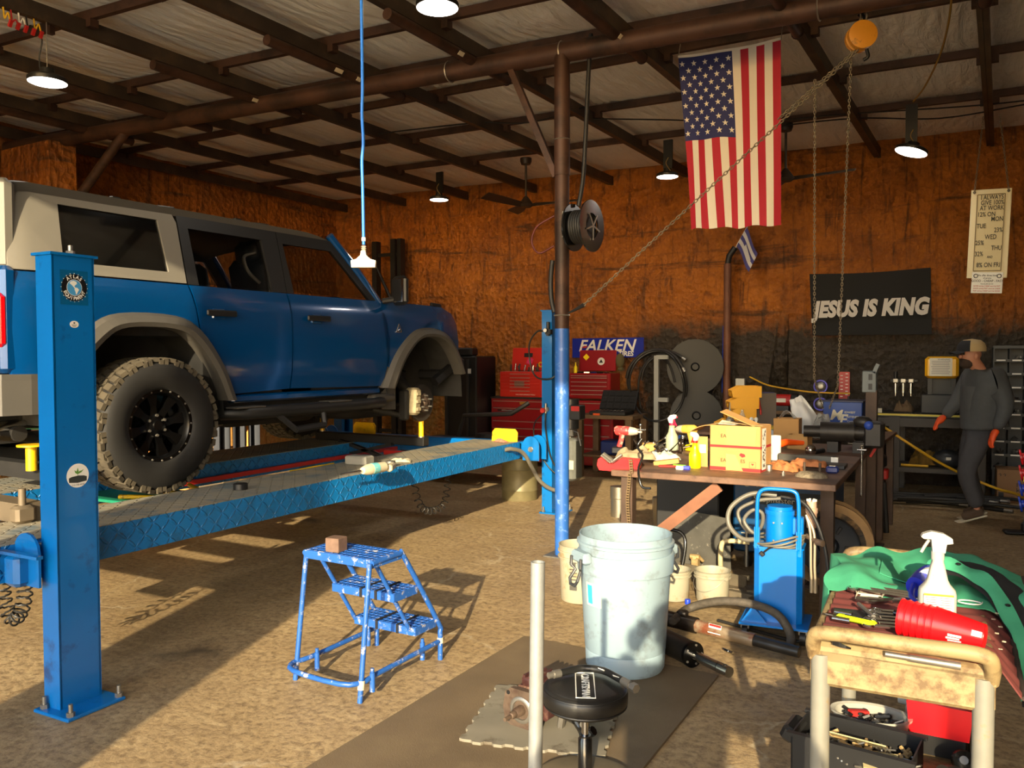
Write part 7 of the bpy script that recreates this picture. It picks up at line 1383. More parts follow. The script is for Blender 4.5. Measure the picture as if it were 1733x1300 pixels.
for a, c_ in (((-.10, .01), (.10, .01)), ((.10, .01), (.10, .092)), ((.10, .092), (-.10, .092)), ((-.10, .092), (-.10, .01))): mb.tube([(a[0], a[1], 0), (c_[0], c_[1], 0)], .002, 4)
mb.obj('lettering_border', m_cream, mf)
# things along the wall between
q = wp(-2.95, .35, 1.15); simplebox('switch_box', q, (.12, .10, .15), mat('pale grey metal', (150, 150, 144), .4, .4), 'pale grey switch box fixed beside the rusty post', 'switch box', WA)
bsh = thing('wall_shelf', 'dark plank shelf fixed along the charcoal wall', 'shelf', wp(-2.1, .3, .86)); mb = MB(); wbox(mb, -2.1, .33, .88, (1.7, .5, .04)); mb.obj('plank', m_ply, bsh)
for x in (-2.85, -1.35): mb = MB(); wbox(mb, x, .30, .43, (.06, .4, .86)); mb.obj('shelf_leg', m_tleg, bsh)
gr = thing('bench_grinder', 'red and black bench grinder on the plank shelf', 'grinder', wp(-2.42, .42, .9)); q = wp(-2.42, .42, 1.03); mb = MB(); mb.cyl(q - wd * .12, q + wd * .12, .075, n=20); mb.obj('motor', m_red, gr, 40)
for s in (-1, 1): mb = MB(); mb.cyl(q + wd * (s * .13), q + wd * (s * .2), .09, n=20); mb.obj('wheel_guard', m_trim, gr, 40)
mb = MB(); wbox(mb, -2.42, .42, .93, (.2, .16, .06)); mb.obj('pedestal', m_trim, gr); F = facing(q + wn * .076, wd, (0, 0, 1)); mb = MB(F); mb.box((0, 0, 0), (.13, .05, .002)); mb.obj('rating_plate', m_bolt, gr)
for k, (z, lb_) in enumerate(((1.21, 'violet ringed desk fan above the lower fan'), (.99, 'violet ringed desk fan below the upper fan'))):
    t = thing('small_fan', lb_, 'fan', wp(-1.95, .4, .9)); M = T(wp(-1.95 + .0 * k, .42, z)) @ RW @ RX(math.pi / 2); mb = MB(M); mb.tube([(.075 * math.cos(a), .075 * math.sin(a), 0) for a in [i * math.pi / 12 for i in range(24)]], .012, 6, closed=True); mb.obj('ring', mat('violet plastic', (84, 74, 200), .4), t, 60); mb = MB(M); mb.lathe([(0, .01), (.03, .012), (.055, .0), (.07, -.02)], 20); mb.obj('fan_face', m_bolt, t, 40); mb = MB(); mb.box(wp(-1.95, .38, (z + .9) / 2 - .03), (.03, .05, z - .9), RW); mb.obj('stand', m_trim, t)
mb = MB(); wbox(mb, -1.72, .12, 1.22, (.13, .02, .34)); pgb = mb.obj('red_pegboard', m_red, None, None, label='narrow red punched rack strip on the charcoal wall', cat='rack')
for k in range(14): mb = MB(); wbox(mb, -1.75 + .06 * (k % 2), .132, 1.08 + .022 * k, (.03, .006, .008)); mb.obj('slot', m_wht, pgb)
random.seed(12)
names = ['oil jug', 'solvent can', 'spray can', 'parts tray', 'caulk tube', 'radio', 'jar', 'drill case']
for k in range(14):
    x = -2.9 + .107 * k
    if -2.65 < x < -2.15 or -2.1 < x < -1.8: continue
    h = random.uniform(.10, .24); w = random.uniform(.03, .045); col = [(40, 36, 32), (60, 56, 40), (110, 88, 30), (30, 40, 70), (70, 66, 60), (96, 40, 34)][k % 6]; mb = MB()
    mb.lathe([(0, 0), (w, 0), (w, h * .7), (w * .4, h * .85), (w * .4, h), (0, h)], 14, T(wp(x, .45 - .05 * (k % 3), .901))); mb.obj('bottle', mat('shelf bottle %d' % (k % 6), col, .5), None, 40, label=['dark', 'olive', 'mustard', 'navy', 'grey', 'maroon'][k % 6] + ' bottle standing on the plank shelf by the charcoal wall', cat='bottle', group='bottles on the plank shelf')
tubeobj('yellow_air_line', [wp(-2.85, .3, 1.32), wp(-2.6, .4, 1.22), wp(-2.3, .45, 1.17), wp(-2.0, .5, 1.14), wp(-1.6, .45, 1.13)], .010, mat('yellow air hose', (206, 160, 30), .5), None, 8, 5, label='yellow air line draped along the charcoal wall', cat='hose')
# press bench on the right
pb = thing('press_bench', 'dark steel bench with a yellow rule along its front edge', 'bench', wp(-.75, .7, 0)); mb = MB(); wbox(mb, -.735, .65, .915, (1.23, .75, .03)); mb.obj('bench_top', m_trim, pb); mb = MB(); wbox(mb, -.72, 1.03, .925, (1.2, .008, .022)); mb.obj('yellow_rule', mat('yellow rule', (206, 190, 70), .5), pb)
m_bl = mat('dark grey bench leg', (62, 58, 54), .6)
for x in (-1.05, -.2):
    for o in (.35, .98): mb = MB(); wbox(mb, x, o, .45, (.11, .06, .9)); mb.obj('leg', m_bl, pb)
mb = MB(); wbox(mb, -.735, .98, .84, (1.2, .04, .10)); mb.obj('apron', m_bl, pb); mb = MB(); wbox(mb, -.735, .68, .30, (1.15, .66, .05)); mb.obj('low_shelf', m_bl, pb)
pr = thing('hose_crimper', 'black hose crimping press with a yellow head on the dark bench', 'press', wp(-.60, .6, .93)); mb = MB(); wbox(mb, -.60, .6, 1.04, (.42, .34, .22), .01); mb.obj('press_base', m_trim, pr)
for x in (-.72, -.48): mb = MB(); wbox(mb, x, .6, 1.24, (.045, .2, .36)); mb.obj('press_column', m_trim, pr)
mb = MB(); wbox(mb, -.60, .55, 1.25, (.2, .1, .34)); mb.obj('press_throat', m_trim, pr)
mb = MB(); wbox(mb, -.60, .62, 1.46, (.345, .30, .25), .03); mb.obj('press_head', mat('amber yellow enamel', (224, 166, 20), .35), pr, 40); F = facing(wp(-.60, .774, 1.465), wd, (0, 0, 1)); mb = MB(F); mb.box((0, 0, 0), (.23, .205, .002)); lb = mb.obj('instruction_label', mat('pale label', (206, 200, 186), .6), pr)
for k in range(8): mb = MB(F); mb.box((-.005 * (k % 2), .065 - .02 * k, .0015), (.19 - .01 * (k % 3), .006, .001)); mb.obj('label_line', mat('grey print', (120, 118, 122), .6), lb)
text('WARNING', .026, m_trim, lb, F @ T(.03, .085, .001), .0005); mb = MB(); wbox(mb, -.58, .72, 1.10, (.13, .02, .06)); mb.obj('amber_plate', mat('amber plate', (190, 130, 20), .5), pr)
for z in (1.18, 1.29): mb = MB(); q = wp(-.40, .72, z); mb.cyl(q, q + wn * .02, .03, n=16); mb.obj('dial', m_bolt, pr, 40)
fr_ = thing('air_filter_regulator', 'silver three bowl air filter regulator on the charcoal wall', 'regulator', wp(-1.02, .2, 1.2))
for k in range(3):
    x = -1.12 + .085 * k; mb = MB(); mb.cyl(wp(x, .22, 1.14), wp(x, .22, 1.26), .022, n=14); mb.cyl(wp(x, .22, 1.10), wp(x, .22, 1.14), .010, n=10); mb.obj('bowl', m_chrome, fr_, 40); mb = MB(); wbox(mb, x, .22, 1.29, (.06, .06, .05), .006); mb.obj('head', m_bolt, fr_)
mb = MB(); mb.cyl(wp(-1.12, .22, 1.31), wp(-1.12, .22, 1.40), .024, n=14); mb.obj('knob', m_trim, fr_, 40); mb = MB(); wbox(mb, -1.03, .19, 1.29, (.3, .1, .02)); mb.obj('wall_bracket', m_trim, fr_)
blob('raw_foam_patch', wp(-1.1, .06, 1.33), .1, .1, .02, 0, m_foam, None, None, 3).parent = None
bpy.data.objects.remove(bpy.data.objects['raw_foam_patch'])
cloth = blob('brown_rag', wp(-1.0, .5, .932), .2, .16, .12, 0, mat('brown rag', (96, 76, 52), .85), 'brown rag heaped under the air filter regulator', 'rag', 6)
q = wp(-1.32, .85, .932); simplebox('white_carton', q, (.25, .12, .05), m_cream, 'flat cream carton on the dark press bench', 'box', WA + .05)
for k in range(4): q = wp(-.95 + .05 * k, .92, .935); mb = MB(); mb.cyl(q, q + Vector((.02, 0, .0)), .008, n=8); mb.obj('hose_ferrule', m_chrome, None, 40, label='small chrome hose ferrule near the bench edge', cat='ferrule', group='hose ferrules on the press bench')
# under the press bench
helm = thing('welding_helmet', 'dark grey welding helmet on the low bench shelf', 'helmet', wp(-.48, .85, .33)); mb = MB(); mb.sph(wp(-.52, .82, .42), .13, 16, (1.2, .9, .85)); mb.obj('shell', mat('dark grey helmet', (48, 50, 54), .4), helm, 60); mb = MB(); wbox(mb, -.50, .935, .44, (.05, .02, .03)); mb.obj('lens', m_bolt, helm)
blob('foam_scraps', wp(-.75, .6, .33), .35, .25, .16, 0, mat('yellow foam scraps', (120, 92, 36), .9, 0, var=.4, vscale=20), 'yellow foam scraps heaped on the low bench shelf', 'foam scraps', 15)
mb = MB(); mb.tube([wp(-.98, .93, .345), wp(-.70, .95, .345)], .014, 8); mb.obj('yellow_handle_bar', m_yel, None, 60, label='yellow handled bar lying on the low bench shelf', cat='bar')
# loose black hoses on the floor
random.seed(33)
for k in range(16):
    x = -1.35 + .06 * k; o = 1.05 + .05 * k % .4 + random.uniform(0, .5); a = random.uniform(-.25, .35); L_ = random.uniform(.5, 1.1); z = .02 + .025 * (k % 4); p0 = wp(x, o, z); t = thing('hose_assembly', 'black hydraulic hose in the floor heap before the press bench', 'hose', p0, 0, 'hoses heaped on the floor')
    P = spline([p0, p0 + Vector((L_ * .35, -L_ * .35 * a, .02)), p0 + Vector((L_ * .7, -L_ * .5 * a + .04, .01)), p0 + Vector((L_, -L_ * a, 0))], 4); mb = MB(); mb.tube(P, .014 + .004 * (k % 3), 7); mb.obj('hose', m_rub, t, 60); d = (P[-1] - P[-2]).normalized(); mb = MB(); mb.cyl(P[-1], P[-1] + d * .06, .017, n=10); mb.cyl(P[-1] + d * .06, P[-1] + d * .085, .022, n=6); mb.obj('fitting', m_bolt, t, 40)
tubeobj('yellow_air_hose', [gy(1455, 695, 9.6), gy(1480, 712, 9.55), gy(1540, 752, 9.5), gy(1590, 783, 9.6), gy(1640, 808, 9.75), gy(1690, 828, 9.7), gy(1733, 842, 9.2), Vector((.6, 8.9, .02))], .014, mat('yellow air hose', (206, 160, 30), .5), None, 8, 5, label='yellow air hose sagging behind the walking man', cat='hose')
# parts cabinet
pcb = thing('parts_bin_cabinet', 'dark steel pigeonhole cabinet of small parts beside the man', 'cabinet', wp(.45, .4, 0)); px0, px1, pz0, pz1 = -.09, 1.15, .30, 1.68; m_pc = mat('dark grey cabinet steel', (52, 54, 56), .5)
mb = MB(); wbox(mb, (px0 + px1) / 2, .20, (pz0 + pz1) / 2, (px1 - px0, .01, pz1 - pz0)); mb.obj('back_panel', m_pc, pcb); nC, nR = 8, 9
for i in range(nC + 1): mb = MB(); wbox(mb, px0 + (px1 - px0) * i / nC, .35, (pz0 + pz1) / 2, (.012 if i in (0, nC) else .006, .30, pz1 - pz0)); mb.obj('divider', m_pc, pcb)
for j in range(nR + 1): mb = MB(); z = pz0 + (pz1 - pz0) * j / nR; wbox(mb, (px0 + px1) / 2, .35, z, (px1 - px0, .30, .012)); wbox(mb, (px0 + px1) / 2, .503, z + .012, (px1 - px0, .006, .03)); mb.obj('shelf', m_pc, pcb)
random.seed(8)
for i in range(nC):
    for j in range(nR):
        x = px0 + (px1 - px0) * (i + .5) / nC; z = pz0 + (pz1 - pz0) * j / nR; mb = MB(); wbox(mb, x, .508, z + .014, (.09, .003, .016)); mb.obj('shelf_label', m_wht, pcb)
        if random.random() < .7 and i < 4:
            mb = MB(T(wp(x, .40, z + .03)))
            for q in range(5): mb.cyl((random.uniform(-.04, .04), random.uniform(-.05, .05), 0), (random.uniform(-.04, .04), random.uniform(-.05, .05), random.uniform(.01, .04)), .012, n=8)
            mb.obj('small_parts', m_bolt, pcb, 40, kind='stuff')
mb = MB(); wbox(mb, (px0 + px1) / 2, .35, .15, (px1 - px0, .3, .29)); mb.obj('cabinet_plinth', m_pc, pcb)
simplebox('red_first_aid_case', wp(.38, .35, 1.69), (.3, .25, .22), m_chest, 'red metal case standing on the pigeonhole cabinet', 'case', WA)
cbx = thing('shipping_carton', 'brown shipping carton printed with black text before the cabinet', 'box', wp(.18, .95, 0)); m_cdk = mat('plain brown carton', (150, 112, 76), .8); q = wp(.22, .84, 0); mb = MB(T(q) @ RW); mb.box((0, 0, .18), (.52, .36, .36), ch=.004); mb.obj('carton_body', m_cdk, cbx); F = facing(q + wn * .1825, wd, (0, 0, 1)); text('I could never', .062, m_trim, cbx, F @ T(-.08, .20, 0), .0006, .001, align='LEFT'); text('keep you waiting', .062, m_trim, cbx, F @ T(-.08, .145, 0), .0006, .001, align='LEFT'); mb = MB(F); mb.box((.05, .27, 0), (.13, .075, .001), RZ(-.12)); ys = mb.obj('heavy_sticker', m_yb, cbx); text('HEAVY', .038, m_trim, ys, F @ T(.05, .27, .001) @ RZ(-.12), .0004); text('↑↑', .05, m_trim, cbx, F @ T(-.21, .30, 0), .0004); mb = MB(F); mb.box((-.22, .07, 0), (.05, .09, .001)); mb.obj('code_panel', m_trim, cbx)
# hose reel stand with red and blue spools at the frame edge
ws = thing('wire_spool_stand', 'floor stand carrying red and blue plastic spools', 'spool stand', (.20, 8.62, 0)); mb = MB(); mb.cyl((.20, 8.62, .0), (.20, 8.62, .95), .014); mb.obj('pole', m_bolt, ws, 40); mb = MB(); mb.box((.20, 8.62, .02), (.34, .12, .03), RZ(.2), ch=.01); mb.box((.2, 8.62, .07), (.07, .07, .1), ch=.02); mb.obj('base', m_trim, ws)
for z, m_ in ((.70, m_hotred), (.56, m_hotred), (.42, mat('spool blue', (20, 60, 190), .4)), (.28, mat('spool blue', (20, 60, 190), .4))):
    mb = MB(); mb.lathe([(.02, -.05), (.07, -.05), (.07, -.035), (.035, -.03), (.035, .03), (.07, .035), (.07, .05), (.02, .05)], 24, T(.20, 8.62, z) @ RY(math.pi / 2 - .2)); mb.obj('spool', m_, ws, 40)
# steel post with grey switch box beside the table, vise, air jack
vp = thing('switch_post', 'dark steel post carrying a grey electrical box behind the table', 'post', (-.89, 6.98 + .45, 0)); vy = 7.45; mb = MB(); mb.box((-.93, vy, .66), (.085, .085, 1.30)); mb.obj('post', m_tleg, vp); mb = MB(); mb.box((-.93, vy, .008), (.2, .2, .016)); mb.obj('foot_plate', m_tleg, vp); q = gy(1472, 650, vy); mb = MB(); mb.box((q.x, vy - .0, 1.38), (.11, .09, .18), ch=.006); bx_ = mb.obj('electrical_box', mat('grey electrical box', (96, 104, 106), .45), vp)
for z in (1.42, 1.34): mb = MB(); mb.box((q.x + .01, vy - .047, z), (.03, .004, .05)); mb.obj('switch_opening', m_trim, bx_)
mb = MB(); mb.box((q.x + .05, vy - .02, 1.49), (.03, .05, .08), RY(.4)); mb.obj('box_cover', mat('grey electrical box', (96, 104, 106), .45), bx_)
aj = thing('air_jack', 'black upright air jack with a red collar behind the spool', 'jack', (-.93, 8.12, 0)); q = gz(1490, 900); mb = MB(); mb.cyl(q + Vector((0, 0, .1)), q + Vector((-.02, 0, .48)), .045, n=14); mb.tube([q + Vector((-.05, 0, .0)), q + Vector((-.03, 0, .45))], .02, 8); mb.tube([q + Vector((.05, -.02, 0)), q + Vector((.02, 0, .45))], .025, 8); mb.obj('jack_body', m_trim, aj, 40); mb = MB(); mb.box(q + Vector((-.01, 0, .53)), (.14, .12, .09), ch=.01); mb.obj('red_collar', m_red, aj); mb = MB(); mb.box(q + Vector((-.02, .02, .64)), (.12, .12, .12), ch=.02); mb.obj('jack_head', m_trim, aj); mb = MB(); mb.cyl(q + Vector((-.07, 0, .05)), q + Vector((-.05, 0, .05)), .05, n=14); mb.obj('jack_wheel', m_red, aj)
bv = thing('bench_vise', 'dark bench vise clamped at the far corner of the table', 'vise', TL(.06, 2.2, TZ)); mb = MB(TMX); mb.box((-.02, 2.2, TZ + .05), (.12, .16, .10), ch=.01); mb.box((-.02, 2.05, TZ + .10), (.13, .06, .08), ch=.008); mb.box((-.02, 2.28, TZ + .10), (.13, .06, .08), ch=.008); mb.obj('vise_body', m_oldblk, bv); mb = MB(TMX); mb.cyl((-.02, 1.9, TZ + .05), (-.02, 2.1, TZ + .05), .014); mb.cyl((-.12, 1.91, TZ + .05), (.08, 1.91, TZ + .05), .007); mb.obj('vise_screw', m_bolt, bv, 40)
mb = MB(); q = gy(1478, 765, 7.2); mb.box(q, (.02, .03, .09), RY(.5)); mb.obj('red_clip', m_hotred, bv)
# left of the chests: black machine, mast, mower deck, drum
bmx = thing('black_machine', 'tall black shop machine with blue and white labels beside the chest', 'machine', wp(-6.8, .8, 0)); mb = MB(); wbox(mb, -6.82, .7, .85, (.55, .6, 1.5), .02); mb.obj('machine_body', m_trim, bmx); mb = MB(); wbox(mb, -6.78, .9, 1.66, (.34, .2, .12), .02); mb.obj('machine_cap', m_trim, bmx)
for x in (-7.02, -6.66): mb = MB(); wbox(mb, x, 1.01, .85, (.04, .04, 1.4)); mb.obj('frame_rail', mat('dark grey rail', (44, 44, 46), .5), bmx)
mb = MB(); wbox(mb, -6.92, 1.012, 1.45, (.06, .01, .16)); mb.obj('blue_label', mat('blue label', (40, 80, 170), .5), bmx); mb = MB(); wbox(mb, -6.62, 1.035, 1.38, (.05, .01, .07)); mb.obj('white_label', m_wht, bmx); mb = MB(); wbox(mb, -6.82, .7, .05, (.6, .62, .1)); mb.obj('machine_base', m_trim, bmx)
ms = thing('lift_mast', 'black steel mast standing behind the suv', 'mast', wp(-8.5, .45, 0))
for x in (-8.72, -8.36, -8.24): mb = MB(); wbox(mb, x, .45, 1.73, (.09 if x < -8.3 else .07, .12, 3.46 if x > -8.5 else 3.42)); mb.obj('mast_rail', m_trim, ms)
for z in (.4, 3.22): mb = MB(); wbox(mb, -8.5, .45, z, (.4, .05, .05)); mb.obj('mast_crossbar', m_trim, ms)
mb = MB(); mb.tube([wp(-8.72, .5, 3.1), wp(-8.4, .5, 2.5)], .025, 6); mb.obj('mast_brace', m_trim, ms)
cy = thing('mower_deck', 'black rotary mower deck lettered in white behind the lift', 'mower', (-6.1, 8.75, 0)); mb = MB(); mb.prism([(-.75, -.3), (.6, -.32), (.8, -.1), (.8, .45), (-.75, .45)], .22, T(-6.0, 8.95, .28)); mb.obj('deck', m_trim, cy); mb = MB(); mb.lathe([(0, .62), (.14, .6), (.2, .5), (.2, .5)], 20, T(-5.7, 9.0, 0)); mb.obj('gearbox_dome', m_trim, cy, 40)
F = facing(Vector((-6.0, 8.637, .41)), (1, .0, 0), (0, 0, 1)); text('COUNTYLINE', .085, m_cream, cy, F @ T(-.08, 0, .004), .001, .0015); mb = MB(); mb.tube([(-6.3, 9.2, .5), (-6.2, 9.2, .8), (-5.4, 9.1, .86), (-5.2, 9.2, 1.0)], .03, 6); mb.obj('hitch_frame', mat('dark grey rail', (44, 44, 46), .5), cy, 40)
for x in (-6.6, -5.35): mb = MB(); mb.cyl((x - .04, 9.3, .15), (x + .04, 9.3, .15), .15, n=20); mb.obj('deck_wheel', m_rub, cy, 40)
dr = thing('oil_drum', 'olive brown steel drum under the far end of the runway', 'drum', (-4.66, 8.0, 0)); mb = MB(); mb.lathe([(0, 0), (.195, 0), (.2, .01), (.2, .10), (.206, .11), (.2, .12), (.2, .33), (.206, .34), (.2, .35), (.2, .45), (.205, .455), (.205, .47), (.19, .47), (.19, .44), (0, .44)], 36, T(-4.63, 7.98, 0)); mb.obj('drum_shell', mat('olive drum paint', (112, 104, 74), .5, .2, var=.15, vscale=10), dr, 40)
for z in (.1, .34): pass
# ------------------------------------------------------------------ overhead
m_led = mat('lit led lens', (255, 250, 240), .4, emit=(255, 246, 228), estr=9.0)
m_lamp = mat('black lamp housing', (22, 22, 22), .45)
def highbay(c, r, label, hang, tilt=0., tdir=0., power=9):
    c = Vector(c); t = thing('high_bay_light', label, 'lamp', c); M = T(c) @ RZ(tdir) @ RX(tilt)
    mb = MB(M); mb.lathe([(r * .97, 0), (r, .012), (r, .03), (r * .85, .045), (r * .4, .055), (r * .35, .10), (0, .10)], 32); mb.obj('housing', m_lamp, t, 40)
    mb = MB(M); mb.lathe([(0, -.004), (r * .9, -.004), (r * .97, 0)], 32); mb.obj('lens', m_led, t)
    if hang[0] == 'wire':
        mb = MB(); mb.tube([c + Vector((0, 0, .1)), Vector((c.x, c.y, hang[1]))], .003, 5); mb.obj('hang_wire', m_wire, t); mb = MB(); mb.tube(spline([c + Vector((-.08, 0, .06)), c + Vector((-.1, 0, .2)), c + Vector((-.06, 0, .32)), c + Vector((-.12, 0, hang[1] - c.z))], 5), .006, 6); mb.obj('lamp_cable', m_rub, t)
    else:
        mb = MB(); mb.box((c.x, c.y + .02, (c.z + .1 + hang[1]) / 2), (.11, .03, hang[1] - c.z - .1)); mb.obj('drop_bracket', m_lamp, t); mb = MB(); mb.tube(spline([c + Vector((.05, -.03, .06)), c + Vector((.0, -.05, .15)), c + Vector((.02, -.03, .22))], 5), .005, 5); mb.obj('lamp_cable', mat('tan wire', (150, 120, 60), .5), t)
    ld = bpy.data.lights.new('lamp_light', 'AREA'); ld.shape = 'DISK'; ld.size = r * 1.8; ld.energy = power; ld.color = (1, .93, .82); lo = bpy.data.objects.new('lamp_light', ld); COL.objects.link(lo); lo.parent = t; lo.matrix_parent_inverse = T(c).inverted(); lo.matrix_basis = M @ T(0, 0, -.015)
highbay((-6.09, 3.566, 3.62), .135, 'round led lamp hung on a wire above the suv', ('wire', 4.06)); highbay((-3.21, 4.469, 3.87), .14, 'round led lamp close under the ceiling before the big beam', ('wire', 4.08))
highbay((-6.81, 9.5, 3.78), .13, 'led lamp on a black bracket between the hanging cord and the nearer fan', ('bar', 4.17)); highbay((-3.47, 9.5, 3.73), .13, 'led lamp on a black bracket beside the big flag', ('bar', 4.17)); highbay((-.84, 9.45, 3.68), .16, 'tilted led lamp on a black bracket above the black banner', ('bar', 4.17), .3, 2.0)
def fan(c, rz, label):
    c = Vector(c); t = thing('ceiling_fan', label, 'ceiling fan', c); m_f = mat('dark bronze fan', (44, 34, 28), .5)
    mb = MB(); mb.lathe([(0, .50), (.06, .50), (.075, .54), (.075, .58), (0, .58)], 20, T(c)); mb.obj('canopy', m_f, t, 40); mb = MB(); mb.cyl(c + Vector((0, 0, .05)), c + Vector((0, 0, .52)), .014); mb.obj('downrod', m_f, t, 40); mb = MB(); mb.lathe([(0, -.05), (.07, -.05), (.10, -.02), (.06, .04), (.02, .09), (0, .09)], 20, T(c)); mb.obj('motor', m_f, t, 40)
    for k in range(3):
        a = rz + k * 2 * math.pi / 3; mb = MB(T(c) @ RZ(a)); mb.sheet(lambda u, v: Vector((.06 + .66 * u, (v - .5) * (.05 + .10 * math.sin(math.pi * min(1, u * 1.2) * .55)), -.02 + .05 * (v - .5) + .03 * u)), 8, 2, .008); mb.obj('blade', m_f, t, 40)
fan((-5.355, 9.4, 3.58), .25, 'dark three blade ceiling fan near the support column'); fan((-2.10, 9.5, 3.58), .05, 'dark three blade ceiling fan behind the big flag')
# hanging blue cord with a clear triple outlet
cx_, cy_ = -2.326, 2.70; oc = thing('outlet_cord', 'blue extension cord hanging with a clear three way outlet block', 'cord', (cx_, cy_, 1.99)); m_cord = mat('blue cord jacket', (36, 120, 226), .4)
mb = MB(); mb.tube(spline([(cx_, cy_, 2.07), (cx_ - .003, cy_, 2.3), (cx_ - .006, cy_, 2.42), (cx_ + .002, cy_, 2.5), (cx_ - .004, cy_, 2.62), (cx_, cy_, 2.75), (cx_ - .003, cy_, 3.2), (cx_, cy_, 4.06)], 6), .0065, 8); mb.obj('cord', m_cord, oc, 60)
m_oc = mat('frosted clear outlet', (214, 206, 186), .3, 0, trans=.1); mb = MB(T(cx_, cy_, 1.99) @ RZ(YAW)); mb.prism([(-.05, -.016), (.05, -.016), (.052, .012), (.03, .018), (.012, .034), (.009, .052), (-.009, .052), (-.012, .034), (-.03, .018), (-.052, .012)], .034, T(0, .017, 0) @ RX(math.pi / 2)); mb.obj('outlet_block', m_oc, oc)
for z in (.056, .064, .072): mb = MB(T(cx_, cy_, 1.99)); mb.lathe([(.007, z - .003), (.012, z), (.007, z + .003)], 14); mb.obj('strain_relief', m_oc, oc, 40)
mb = MB(); mb.cyl((cx_, cy_, 2.085), (cx_, cy_, 2.10), .009); mb.obj('white_tape', m_wht, oc, 40)
# stars and stripes
fg = thing('american_flag', 'large stars and stripes flag hung vertically from a purlin', 'flag', (-1.9, 6.72, 2.6)); m_fr, m_fw, m_fb = mat('flag red', (172, 24, 44), .75), mat('flag white', (222, 212, 194), .75), mat('flag navy', (38, 42, 92), .75)
A4 = [gy(1148, 98, 6.72), gy(1322, 68, 6.72), gy(1168, 388, 6.72), gy(1320, 380, 6.72)]
def fl(u, v):
    p = A4[0].lerp(A4[1], u).lerp(A4[2].lerp(A4[3], u), v); k = v * (1 - .3 * v)
    return p + Vector((.012 * math.sin(u * 14 + v * 3) * k, .035 * math.sin(u * 11 + v * 2.2) * (.25 + k) + .05 * u * v, .016 * math.sin(math.pi * u) * (1 - v) * -1 + .008 * math.sin(u * 20) * v))
for k in range(13):
    v0 = .485 if k < 7 else 0.; mb = MB(); mb.sheet(lambda u, v: fl((k + u) / 13, v0 + (1 - v0) * v), 5, 26, .002); mb.obj('stripe', m_fr if k % 2 == 0 else m_fw, fg, 60)
mb = MB(); mb.sheet(lambda u, v: fl(u * 7 / 13, v * .485), 28, 20, .002); can_ = mb.obj('canton', m_fb, fg, 60)
mb = MB(); mb.sheet(lambda u, v: fl(u, -.012 + .014 * v) + Vector((0, -.002, 0)), 20, 1, .004); mb.obj('header_band', m_fw, fg, 60)
for r in range(9):
    for c in range(6 if r % 2 == 0 else 5):      # 6-5-6 rows along the hoist
        vv = .485 * ((c + .5) / 6 if r % 2 == 0 else (c + 1) / 6); uu = 7 / 13 * (r + .6) / 9.2; mb = MB()
        P = [fl(uu, vv)] + [fl(uu + (.030 if i % 2 == 0 else .0118) * math.sin(i * math.pi / 5), vv - (.0185 if i % 2 == 0 else .0072) * math.cos(i * math.pi / 5)) for i in range(10)]; mb.add([p + Vector((0, -.006, 0)) for p in P], [(0, 1 + i, 1 + (i + 1) % 10) for i in range(10)]); mb.obj('star', m_fw, can_)
for p in (A4[0], A4[1]): mb = MB(); mb.tube([p + Vector((0, 0, .0)), p + Vector((0, .02, .06)), p + Vector((0, .05, .13))], .003, 5); mb.obj('hook_wire', m_wire, fg)
# chains and hoist
m_chn = mat('oily chain steel', (128, 115, 94), .45, .3); m_or = mat('orange hoist enamel', (206, 138, 34), .45, 0, var=.1, dirt=(90, 60, 30), damt=.15, dscale=12)
lm = MB(); lm.tube([(.0085 * math.cos(t), 0, .0165 * math.sin(t)) for t in [i * math.pi / 5 for i in range(10)]], .0032, 5, closed=True); lmesh = lm.mesh('link', m_chn, 180)
def chain(a, b_, par, sc=1., pitch=.0245, sag=0.):
    a, b_ = Vector(a), Vector(b_); n = max(2, int((b_ - a).length / (pitch * sc))); q = (b_ - a).to_track_quat('Z', 'Y').to_matrix().to_4x4()
    for i in range(n + 1):
        t = i / n; o = link('link', lmesh, par); o.matrix_basis = T(a.lerp(b_, t) - Vector((0, 0, sag * 4 * t * (1 - t)))) @ q @ RZ(math.pi / 2 * (i % 2)) @ SCL(sc, sc, sc)
hs = thing('chain_hoist', 'orange chain hoist hanging from the big beam', 'hoist', (-.92, 6.4, 3.7)); hc_ = gy(1457, 62, 6.2); HM = T(hc_) @ RZ(.45) @ RX(math.pi / 2) @ SCL(.95, .95, .6)
for z0, z1, r in ((.03, .085, .10), (-.085, -.03, .10)): mb = MB(HM); mb.lathe([(0, z0 - .01), (r * .8, z0 - .01), (r, z0), (r, z1), (r * .8, z1 + .01), (0, z1 + .01)], 32); mb.obj('gear_cover', m_or, hs, 40)
mb = MB(HM); mb.cyl((0, 0, -.03), (0, 0, .03), .085, n=24); mb.obj('load_sheave', m_trim, hs, 40); mb = MB(); mb.tube([hc_ + Vector((0, 0, .09)), hc_ + Vector((.02, 0, .13)), hc_ + Vector((0, 0, .17)), hc_ + Vector((-.02, 0, .14))], .010, 8); mb.obj('top_hook', m_trim, hs, 60)
chain(hc_ + Vector((0, 0, .10)), hc_ + Vector((.0, -.05, .21)), hs, 1.5); chain(hc_ + Vector((.03, 0, .08)), hc_ + Vector((.05, -.05, .21)), hs, 1.5)
mb = MB(); mb.tube(spline([hc_ + Vector((.04, -.02, -.10)), hc_ + Vector((.05, -.02, -.15)), hc_ + Vector((.02, -.02, -.17))], 4), .012, 8); mb.obj('lower_hook', m_trim, hs, 60)
ce_ = Vector((PX + .10, PY - .01, 2.0)); hk = gy(988, 516, 5.85); chain(hc_ + Vector((-.02, -.02, -.10)), hk, hs, 1.15); chain(hc_ + Vector((-.04, -.02, -.10)), hc_.lerp(hk, .28) + Vector((.02, 0, .0)), hs, .9)
